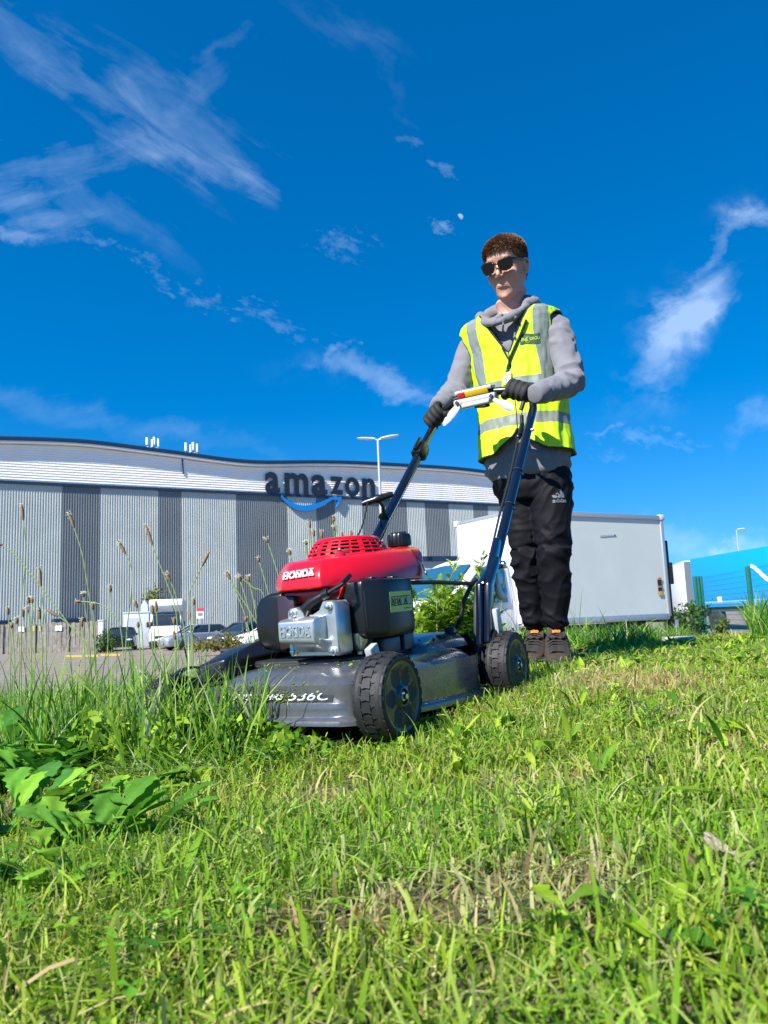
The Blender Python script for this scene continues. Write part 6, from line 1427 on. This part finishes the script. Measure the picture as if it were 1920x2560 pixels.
rosette(180, 1930, 52, .095, .06, 'scallop leaved plant with upright leaves behind the biggest clump', 2, .05, elr=(.5, 1.3))
rosette(270, 2030, 38, .08, .05, 'sprawling scallop leaved plant reaching right from the leafy clump', 3, .06, lean=0, elr=(.05, .7))
rosette(130, 2190, 18, .075, .06, 'low scallop leaved plant nearest the camera below the leafy clump', 4, .06, elr=(.1, .8))
rosette(15, 1900, 60, .125, .075, 'dark scallop leaved plant at the left frame edge behind the clump', 5, .05, cols=(3, 1))
rosette(410, 1900, 7, .10, .035, 'small upright leafy plant with a long stalk right of the clump', 6, .03, cols=(1, 3), elr=(.6, 1.3))
rosette(690, 1842, 16, .075, .050, 'small toothed leaf plant against the mower deck left of the front wheel', 7, .05, cols=(0, 2), elr=(.2, 1.1))
rosette(350, 2090, 12, .07, .05, 'scallop leaved plant at the right tip of the leafy clump', 9, .05, cols=(1, 0, 3))
rosette(110, 1965, 44, .09, .058, 'scallop leaved plant in the dark middle of the clump', 10, .06, cols=(1, 3))
rosette(250, 2140, 16, .075, .055, 'small scallop leaved plant at the lower right of the clump', 11, .05, cols=(1, 0))
rosette(520, 1880, 14, .06, .042, 'toothed leafy weed under the tall blades left of the deck', 12, .06, cols=(0, 1, 2))
rosette(610, 1850, 22, .085, .04, 'dense low leafy weed in front of the deck centre', 13, .06, cols=(0, 1, 1))
rosette(520, 1930, 12, .05, .025, 'narrow leaved weed between the clump and the deck', 14, .05, cols=(1, 0, 2), elr=(.4, 1.2))
def crown(o, cen, rad, n, size, cols, seed, clumps=14):
    rg = np.random.default_rng(seed); cc = rg.normal(0, .45, (clumps, 3)); cc /= np.maximum(1, np.linalg.norm(cc, axis=1, keepdims=True)/.85)
    k = rg.integers(0, clumps, n); p = cc[k]+rg.normal(0, .19, (n, 3)); p = p*np.array(rad)+np.array(cen); a = rg.normal(0, 1, (n, 3)); a /= np.linalg.norm(a, axis=1, keepdims=True); b = np.cross(a, rg.normal(0, 1, (n, 3))); b /= np.linalg.norm(b, axis=1, keepdims=True)
    s = (size*rg.uniform(.5, 1.2, n))[:, None]; V_ = np.stack([p-a*s, p+b*s*.5, p+a*s, p-b*s*.5], 1).reshape(-1, 3); F4 = (np.arange(n)*4)[:, None]+np.array([0, 1, 2, 3]); c = np.array(cols)[rg.integers(0, len(cols), n)]*rg.uniform(.75, 1.2, (n, 1))
    return V_, F4, np.zeros((0, 3), int), np.repeat(c, 4, 0)
# feathery plants behind the mower ------------------------------
def feather_plant(px, D, h, label, seed, nst=3, lean=.15):
    rg = random.Random(seed); p0 = PT(px, 1700, D); z = H(p0.x, D); parts = []; stems = MB()
    for s in range(nst):
        bx, by = p0.x+rg.gauss(0, .03), D+rg.gauss(0, .04); a = rg.uniform(0, 6.28); hh = h*rg.uniform(.72, 1.05); lx, ly = math.cos(a)*lean*hh, math.sin(a)*lean*hh
        P = [V(bx+lx*t*t, by+ly*t*t, z+hh*t) for t in [k/7 for k in range(8)]]; stems.tube([q-V(p0.x, D, z) for q in P], [.0045*(1-.7*k/7) for k in range(8)], 5)
        nlf = int(hh*52)
        for i in range(nlf):
            t = .12+.88*i/nlf; k = min(6, int(t*7)); q = P[k].lerp(P[k+1], t*7-k); a2 = i*2.4+rg.uniform(-.4, .4); L = (.085 if t < .75 else .075*(1.25-t)+.018)*rg.uniform(.9, 1.4); el = rg.uniform(.15, .8)+.4*(t > .8)
            c = PAL[rg.choice([0, 1, 2, 0])]*rg.uniform(.8, 1.1); dirv = V(math.cos(a2)*math.cos(el), math.sin(a2)*math.cos(el), math.sin(el))
            for m in range(5):
                f = .25+.75*m/4; b = q+dirv*(L*f*.8)
                for sg in ((-1, 1) if m < 4 else (0,)): parts.append(leaf(b, a2+sg*.75, el*.7, L*.48*(1.15-f*.4), L*.17, c, 'lance', .3, .1, nl=3, nw=2))
            parts.append(leaf(q, a2, el, L*.9, L*.14, c, 'lance', .2, .1, nl=3, nw=2))
    r = empty('feathery_plant', (p0.x, D, z)); tag(r, label, 'plant', 'feathery leaved weeds behind the mower')
    stems.build('stem', mat('weed_stem', (.16, .17, .06), .6), parent=r); v, f4, f3, c = merge(parts); np_mesh('foliage', v-np.array([p0.x, D, z]), f4, f3, c, leafm, parent=r)
def leafy(c, rad, n, size, cols, label, seed, group=None):
    v, f4, f3, c4 = crown(None, (0, 0, rad[2]*.75), rad, n, size, cols, seed, 20); v[:, 2] = np.maximum(v[:, 2], .0)
    o = np_mesh('leafy_weed', v, f4, f3, c4, leafm); o.location = c; tag(o, label, 'plant', group); return o
GL = [PAL[0], PAL[1], PAL[3], PAL[2]*np.array([.8, .9, 1])]
for (px, D, rad, n, lab, sd_) in ((1080, 3.3, (.16, .14, .19), 2600, 'dense leafy weed mound right behind the engine', 1), (1165, 3.45, (.16, .14, .17), 2400, 'dense leafy weed mound just left of the handle bracket', 2), (1240, 3.7, (.14, .12, .10), 1100, 'low leafy weed mound behind the handle bracket', 3)):
    p = PT(px, 1600, D); leafy((p.x, D, H(p.x, D)), rad, n, .019, GL, lab, sd_, 'leafy weed mounds behind the mower')
for (u, v, rad, n, lab, sd_) in ((.46, .03, (.11, .05, .055), 1300, 'crushed leafy weeds heaped against the deck centre', 4), (.46, -.10, (.12, .06, .075), 1600, 'crushed leafy weeds heaped against the dark plastic end of the deck', 5), (.45, .13, (.08, .04, .032), 500, 'small heap of torn leaves before the deck lettering', 6), (.49, -.28, (.13, .09, .075), 1600, 'leafy weeds before the far front wheel', 7)):
    q = MOW @ V(u, v, 0); leafy((q.x, q.y, H(q.x, q.y)), rad, n, .0155, GL, lab, sd_, 'torn weeds along the front of the mower')
feather_plant(1062, 3.25, .52, 'tallest feathery weed directly right of the red engine cover', 31, 3, .25)
feather_plant(1105, 3.1, .36, 'bushy feathery weed low between engine and handle bracket', 32, 4)
feather_plant(1165, 3.35, .48, 'feathery weed with a bright tip left of the handle bracket', 33, 3, .2)
feather_plant(1215, 3.5, .36, 'short feathery weed partly hidden by the handle bracket', 34, 3)
feather_plant(1135, 3.7, .40, 'feathery weed furthest back behind the mower', 35, 4)
feather_plant(1040, 3.0, .28, 'low feathery weed touching the rear of the air filter', 36, 3)
# ribwort plantain stalks ---------------------------------------
def plantain(pts, hl, D, label, group, bloom=1, seed=0, hr=.0042):
    """pts: photograph pixels from the head's tip down the stem; ends in the ground"""
    rg = random.Random(seed); g = ground_at(pts[-1][0], pts[-1][1]); W0 = []
    base = PT(pts[-1][0], pts[-1][1], D); base.z = H(base.x, D)
    for i, (x, y) in enumerate(pts): W0.append(PT(x, y, D-.0*i))
    W0[-1] = base
    P = []
    for i in range(len(W0)-1):
        p0 = W0[max(i-1, 0)]; p1, p2 = W0[i], W0[i+1]; p3 = W0[min(i+2, len(W0)-1)]
        for k in range(5):
            t = k/5; P.append(.5*((2*p1)+(p2-p0)*t+(2*p0-5*p1+4*p2-p3)*t*t+(3*p1-p0-3*p2+p3)*t**3))
    P.append(W0[-1]); r = empty('plantain_stalk', base); tag(r, label, 'plant stalk', group)
    mb = MB(); mb.tube([q-base for q in P], .0011*D/2+.0004, 5); mb.build('stem', mat('stalk_green', (.24, .33, .11), .5), parent=r)
    d = (P[0]-P[2]).normalized(); L = hl*D/1920; b = P[0]; s, u, d = frame(d); mb = MB(); rs = []
    for t in range(13):
        tt = t/12; rr = hr*D/2.2*(math.sin(math.pi*min(.97, tt*.9+.08))**.45)
        rs.append([b-d*(L*.5)+d*(L*tt)-base+(s*math.cos(a)+u*math.sin(a))*(rr*(1+.22*((j+t) % 2))) for j, a in enumerate([2*math.pi*j/10 for j in range(10)])])
    mb.rings(rs); mb.build('seed_head', mat('seed_brown', (.23, .145, .065), .85, var=.35, vscale=300, bump=.5, bscale=500, bdist=.002), parent=r)
    if bloom:
        mb = MB()
        for k in range(int(26*bloom)):
            a = rg.uniform(0, 6.28); tt = rg.uniform(.62, 1.02); e = (s*math.cos(a)+u*math.sin(a)+d*rg.uniform(-.2, .6)).normalized(); q = b-d*(L*.5)+d*(L*tt)-base; ln = rg.uniform(.003, .0062)*D/2.2
            mb.tube([q, q+e*ln*1.5], .0003, 3, cap=False); mb.ball(q+e*ln*1.5, .0009*D/2, 5, 3)
        mb.build('stamen', mat('anther_cream', (.72, .70, .52), .6), parent=r)
def z4(pts): return [(x/2.592, 1060+y/2.592) for x, y in pts]
G1 = 'ribwort plantain stalks in the uncut grass'
for i, (pts, hl, D, lab, bl) in enumerate((
    ([(145, 570), (165, 760), (160, 950), (140, 1200), (150, 1640)], 42, 2.3, 'plantain stalk with the highest seed head, furthest left against the warehouse wall', .8),
    ([(462, 620), (530, 830), (568, 1050), (600, 1300), (650, 1700)], 44, 2.1, 'tall plantain stalk with white blossom before the dark wall strip over the fence end', 1.6),
    ([(790, 800), (850, 930), (850, 1100), (822, 1350), (780, 1640)], 36, 2.2, 'plantain stalk with bushy white topped head left of the small tree', 2),
    ([(965, 715), (1015, 860), (1085, 1040), (1150, 1300), (1150, 1600)], 54, 2.1, 'tall plantain stalk with long narrow head above the white van', 1),
    ([(1332, 875), (1270, 1000), (1225, 1120), (1240, 1400), (1250, 1600)], 40, 2.1, 'plantain stalk leaning right with bare brown head above the silver car', .1),
    ([(260, 990), (275, 1150), (295, 1300), (300, 1480), (305, 1680)], 50, 2.3, 'plantain stalk with straight long head above the left part of the fence', .9),
    ([(1090, 990), (1130, 1080), (1160, 1200), (1200, 1380), (1220, 1560)], 26, 2.6, 'plantain stalk with short blossoming head just over the white van roof', 1.4),
    ([(540, 1105), (560, 1250), (580, 1400), (590, 1600)], 12, 2.9, 'small round white plantain flower above the right end of the fence', 2),
    ([(505, 1150), (640, 1165), (740, 1240), (790, 1380), (830, 1560)], 14, 2.6, 'arching plantain stalk with drooping dark head over the pillar', .2),
    ([(715, 1065), (708, 1200), (700, 1340), (700, 1560)], 18, 2.9, 'thin plantain stalk with a dark round head above the black hatchback', .8),
    ([(880, 1165), (905, 1250), (925, 1400), (930, 1560)], 20, 2.8, 'short plantain stalk in front of the white van left side', .2),
    ([(1255, 1150), (1260, 1300), (1240, 1420), (1235, 1560)], 18, 2.9, 'short plantain stalk left of the red headed notice', .5),
    ([(1478, 980), (1560, 1120), (1640, 1250), (1700, 1400), (1740, 1560)], 24, 2.5, 'left of three plantain stalks leaning away from the smaller wheel cover', .7),
    ([(1550, 990), (1640, 1060), (1720, 1150), (1800, 1320)], 16, 3.0, 'middle of three plantain stalks close left of the black muffler guard', 1.2),
    ([(1610, 1005), (1640, 1120), (1670, 1260), (1700, 1500)], 22, 2.8, 'right of three plantain stalks close left of the black muffler guard', .4),
    ([(340, 1225), (450, 1300), (560, 1440), (640, 1600)], 34, 2.2, 'plantain stalk lying over to the left with head before the fence boards', .3),
    ([(0, 780), (90, 840), (260, 1050), (440, 1290), (600, 1540), (690, 1680)], 12, 2.0, 'long pale stalk slanting across from the left frame edge', .2),
    ([(1225, 1235), (1240, 1330), (1250, 1450), (1255, 1560)], 22, 2.6, 'leaning brown plantain head touching the white van right edge', .1),
    ([(1130, 1370), (1135, 1450), (1140, 1580)], 22, 2.6, 'low brown plantain head in front of the van bonnet', .1),
    ([(1012, 1180), (1020, 1300), (1035, 1440), (1040, 1560)], 26, 2.7, 'brown plantain head against the upper body of the white van', .4),
    )): plantain(z4(pts), hl, D, lab, G1, bl, i)
for i, (x, y, hl) in enumerate(((185, 1140, 16), (208, 1140, 16), (182, 1198, 16), (148, 1222, 20), (50, 1210, 20), (255, 1225, 30), (108, 1272, 16), (530, 1285, 22), (600, 1180, 16), (75, 1305, 14))):
    plantain(z4([(x, y), (x+12, y+120), (x+20, y+260), (x+14, 1640)]), hl, 2.5+.12*(i % 4), 'small plantain stalk in the crowd of stalks before the wooden fence', 'small plantain stalks before the wooden fence', .8, 60+i)
for i, (x, y, hl) in enumerate(((975, 1295, 12), (895, 1300, 14), (988, 1200, 22), (1128, 1275, 18))):
    plantain(z4([(x, y), (x+8, y+100), (x+14, y+200), (x+12, 1600)]), hl, 2.9, 'small dark plantain stalk in front of the white van', 'small plantain stalks before the white van', .3, 80+i)
for i, (x, y, hl, D, lab, bl, dx) in enumerate(((774, 1309, 20, 3.0, 'left of the close pair of plantain heads behind the engine guard', .5, 8), (784, 1331, 20, 3.1, 'right and lower of the close pair of plantain heads behind the engine guard', .7, 5), (804, 1335, 20, 3.1, 'straight upright plantain head over the middle of the engine cover', .7, 4), (835, 1296, 14, 3.0, 'bending plantain head nearest the smile arrow', .8, 25), (835, 1320, 12, 3.3, 'pale flowering plantain head below the bending one', 1.8, 8),
        (855, 1338, 18, 3.1, 'brown plantain head just left of the starter rope', .4, 6), (878, 1334, 18, 3.3, 'faint plantain head just right of the starter rope', .4, 4), (667, 1350, 14, 2.9, 'plantain stalk rising behind the front lettering of the engine cover', .8, 45), (724, 1380, 16, 2.9, 'drooping flowering plantain head touching the engine cover left side', 1.5, 25), (765, 1357, 10, 3.2, 'small pale plantain head above the cover edge', 1.6, 12),
        (646, 1398, 14, 2.8, 'plantain head above the muffler guard on a curved stalk', .6, 40), (570, 1437, 16, 2.7, 'plantain head leaning over the grey cars', .6, 60), (599, 1446, 14, 2.7, 'left plantain head of two above the white car', .7, 40), (621, 1446, 16, 2.7, 'right plantain head of two above the white car', .6, 30), (614, 1548, 12, 2.6, 'low brown plantain head before the white car', .2, 20))):
    plantain([(x, y), (x+dx*.35, y+45), (x+dx*.75, y+110), (x+dx, y+190), (x+dx, 1700)], hl, D, lab, G1, bl, 100+i)
# trees and shrubs far off --------------------------------------
def tree(loc, h, rad, n, size, cols, label, name='young_tree', cat='tree', trunk=True, seed=1, tw=.08):
    r = empty(name, loc); tag(r, label, cat); rg = random.Random(seed)
    mb = MB(); mb.tube([(0, 0, 0), (.05, .02, h*.35), (0, .05, h*.7), (.05, 0, h*.95)], [tw, tw*.8, tw*.5, tw*.15], 8)
    for k in range(7):
        a = rg.uniform(0, 6.28); z = h*rg.uniform(.3, .8); mb.tube([(0, .03, z), (math.cos(a)*rad[0]*.4, math.sin(a)*rad[1]*.4, z+h*.08), (math.cos(a)*rad[0]*.75, math.sin(a)*rad[1]*.75, z+h*.18)], [tw*.4, tw*.25, tw*.1], 6)
    mb.build('trunk', mat('bark', (.10, .075, .05), .9, var=.3), parent=r)
    v, f4, f3, c = crown(None, (0, 0, h-rad[2]), rad, n, size, cols, seed); np_mesh('crown', v, f4, f3, c, leafm, parent=r)
p = cpos(395, 60); tree(p, 5.3, (1.3, 1.2, 2.5), 1500, .16, [(.20, .24, .06), (.13, .18, .04), (.28, .28, .08)], 'small yellowish tree behind the white van', seed=5)
p = PT(1712, 1550, 22); tree((p.x, p.y, 0), 1.45, (.75, .6, .75), 1400, .07, [(.06, .13, .03), (.10, .2, .04), (.04, .09, .03)], 'dark green shrub at the foot of the thick green fence post', 'shrub', 'shrub', seed=8, tw=.03)
p = PT(1802, 1550, 20); tree((p.x, p.y, 0), .95, (.35, .3, .45), 500, .06, [(.16, .2, .05), (.10, .16, .03)], 'yellowish shrub before the blue trailer wheels', 'shrub', 'shrub', seed=9, tw=.02)
p = cpos(272, 46); tree(p, 1.3, (1.1, .6, .7), 900, .1, [(.05, .11, .03), (.09, .15, .04)], 'low dark shrub beside the black hatchback', 'shrub', 'shrub', seed=10, tw=.03)
p = cpos(560, 34); tree(p, 1.0, (1.6, .6, .5), 900, .09, [(.20, .18, .03), (.28, .22, .04), (.12, .15, .03)], 'yellow flowering shrub on the near side of the grey cars', 'shrub', 'shrub', seed=11, tw=.02)
# small finds ----------------------------------------------------
def small(name, mb, m, loc, label, cat, **k):
    o = mb.build(name, m, **k); o.location = loc; o.scale = (.7, .7, .7); return tag(o, label, cat)
p = ground_at(1835, 2200); mb = MB(); vs = []; 
for i in range(9):
    for j in range(7):
        t, q = i/8, -1+j/3; w = .016*math.sin(math.pi*min(.95, t*.85+.1)); vs.append((-.030+.060*t*.9+.004*math.sin(j*2), q*w, .016+.030*(1-t)**1.5+.010*q*q+.003*math.sin(i*1.7+j)))
mb.add(vs, [(i*7+j, i*7+j+1, (i+1)*7+j+1, (i+1)*7+j) for i in range(8) for j in range(6)])
o = mb.build('dead_leaf', mat('dead_leaf', (.34, .28, .22), .85, var=.3, vscale=120, bump=.6, bscale=300, bdist=.003)); s_ = o.modifiers.new('s', 'SOLIDIFY'); s_.thickness = .0015; bake(o); shade(o); o.location = p; o.scale = (.62, .62, .62); o.rotation_euler.z = -.5; tag(o, 'pale curled dead leaf standing in the grass at the lower right', 'dead leaf')
p = ground_at(1622, 1945); mb = MB(); mb.tube([(0, 0, -.01), (.001, 0, .015), (0, .001, .036)], [.008, .0075, .005], 9); small('plant_stump', mb, mat('stump_bark', (.13, .10, .10), .95, var=.4, vscale=300, bump=1, bscale=400, bdist=.003), p, 'short grey brown cut stump in the middle right of the lawn', 'stump')
p = ground_at(1735, 2215); mb = MB(); mb.tube([(0, 0, -.01), (.002, 0, .015), (0, .001, .033)], [.0075, .008, .0065], 9); small('plant_stump', mb, mat('stump_red', (.20, .08, .09), .95, var=.5, vscale=300, bump=1, bscale=400, bdist=.003), p, 'purplish cut stump left of the pale dead leaf', 'stump')
p = ground_at(1480, 2250); mb = MB(); mb.tube([(0, 0, -.01), (.001, 0, .012), (0, .001, .028)], [.009, .0085, .005], 9); small('plant_stump', mb, mat('stump_orange', (.24, .13, .07), .95, var=.5, vscale=300, bump=1, bscale=400, bdist=.003), p, 'orange brown cut stump low in the centre right grass', 'stump')
p = ground_at(125, 2080); mb = MB(); mb.add([(-.02, -.008, .03), (.0, -.012, .034), (.02, -.006, .022), (.024, .010, .030), (.0, .012, .046), (-.018, .008, .040)], [(0, 1, 4, 5), (1, 2, 3, 4)]); small('dead_leaf', mb, mat('dead_leaf_tan', (.42, .26, .14), .8, var=.3, vscale=100), p, 'tan dead leaf among the scallop leaved plants at the left', 'dead leaf')
p = PT(1567, 1600, 4.6); p.z = H(p.x, p.y)
r = empty('dandelion', p); tag(r, 'yellow dandelion in the rough grass before the truck', 'flower'); hz = PT(1567, 1584, 4.6).z-p.z
mb = MB(); mb.tube([(0, 0, 0), (0, 0, hz)], .003, 5); mb.build('stem', mat('stalk_green'), parent=r); mb = MB(); mb.rev([(.004, hz-.008), (.02, hz), (.018, hz+.008), (.004, hz+.010)], n=14); mb.build('flower_head', mat('dandelion_yellow', (.8, .6, .02), .6), parent=r)
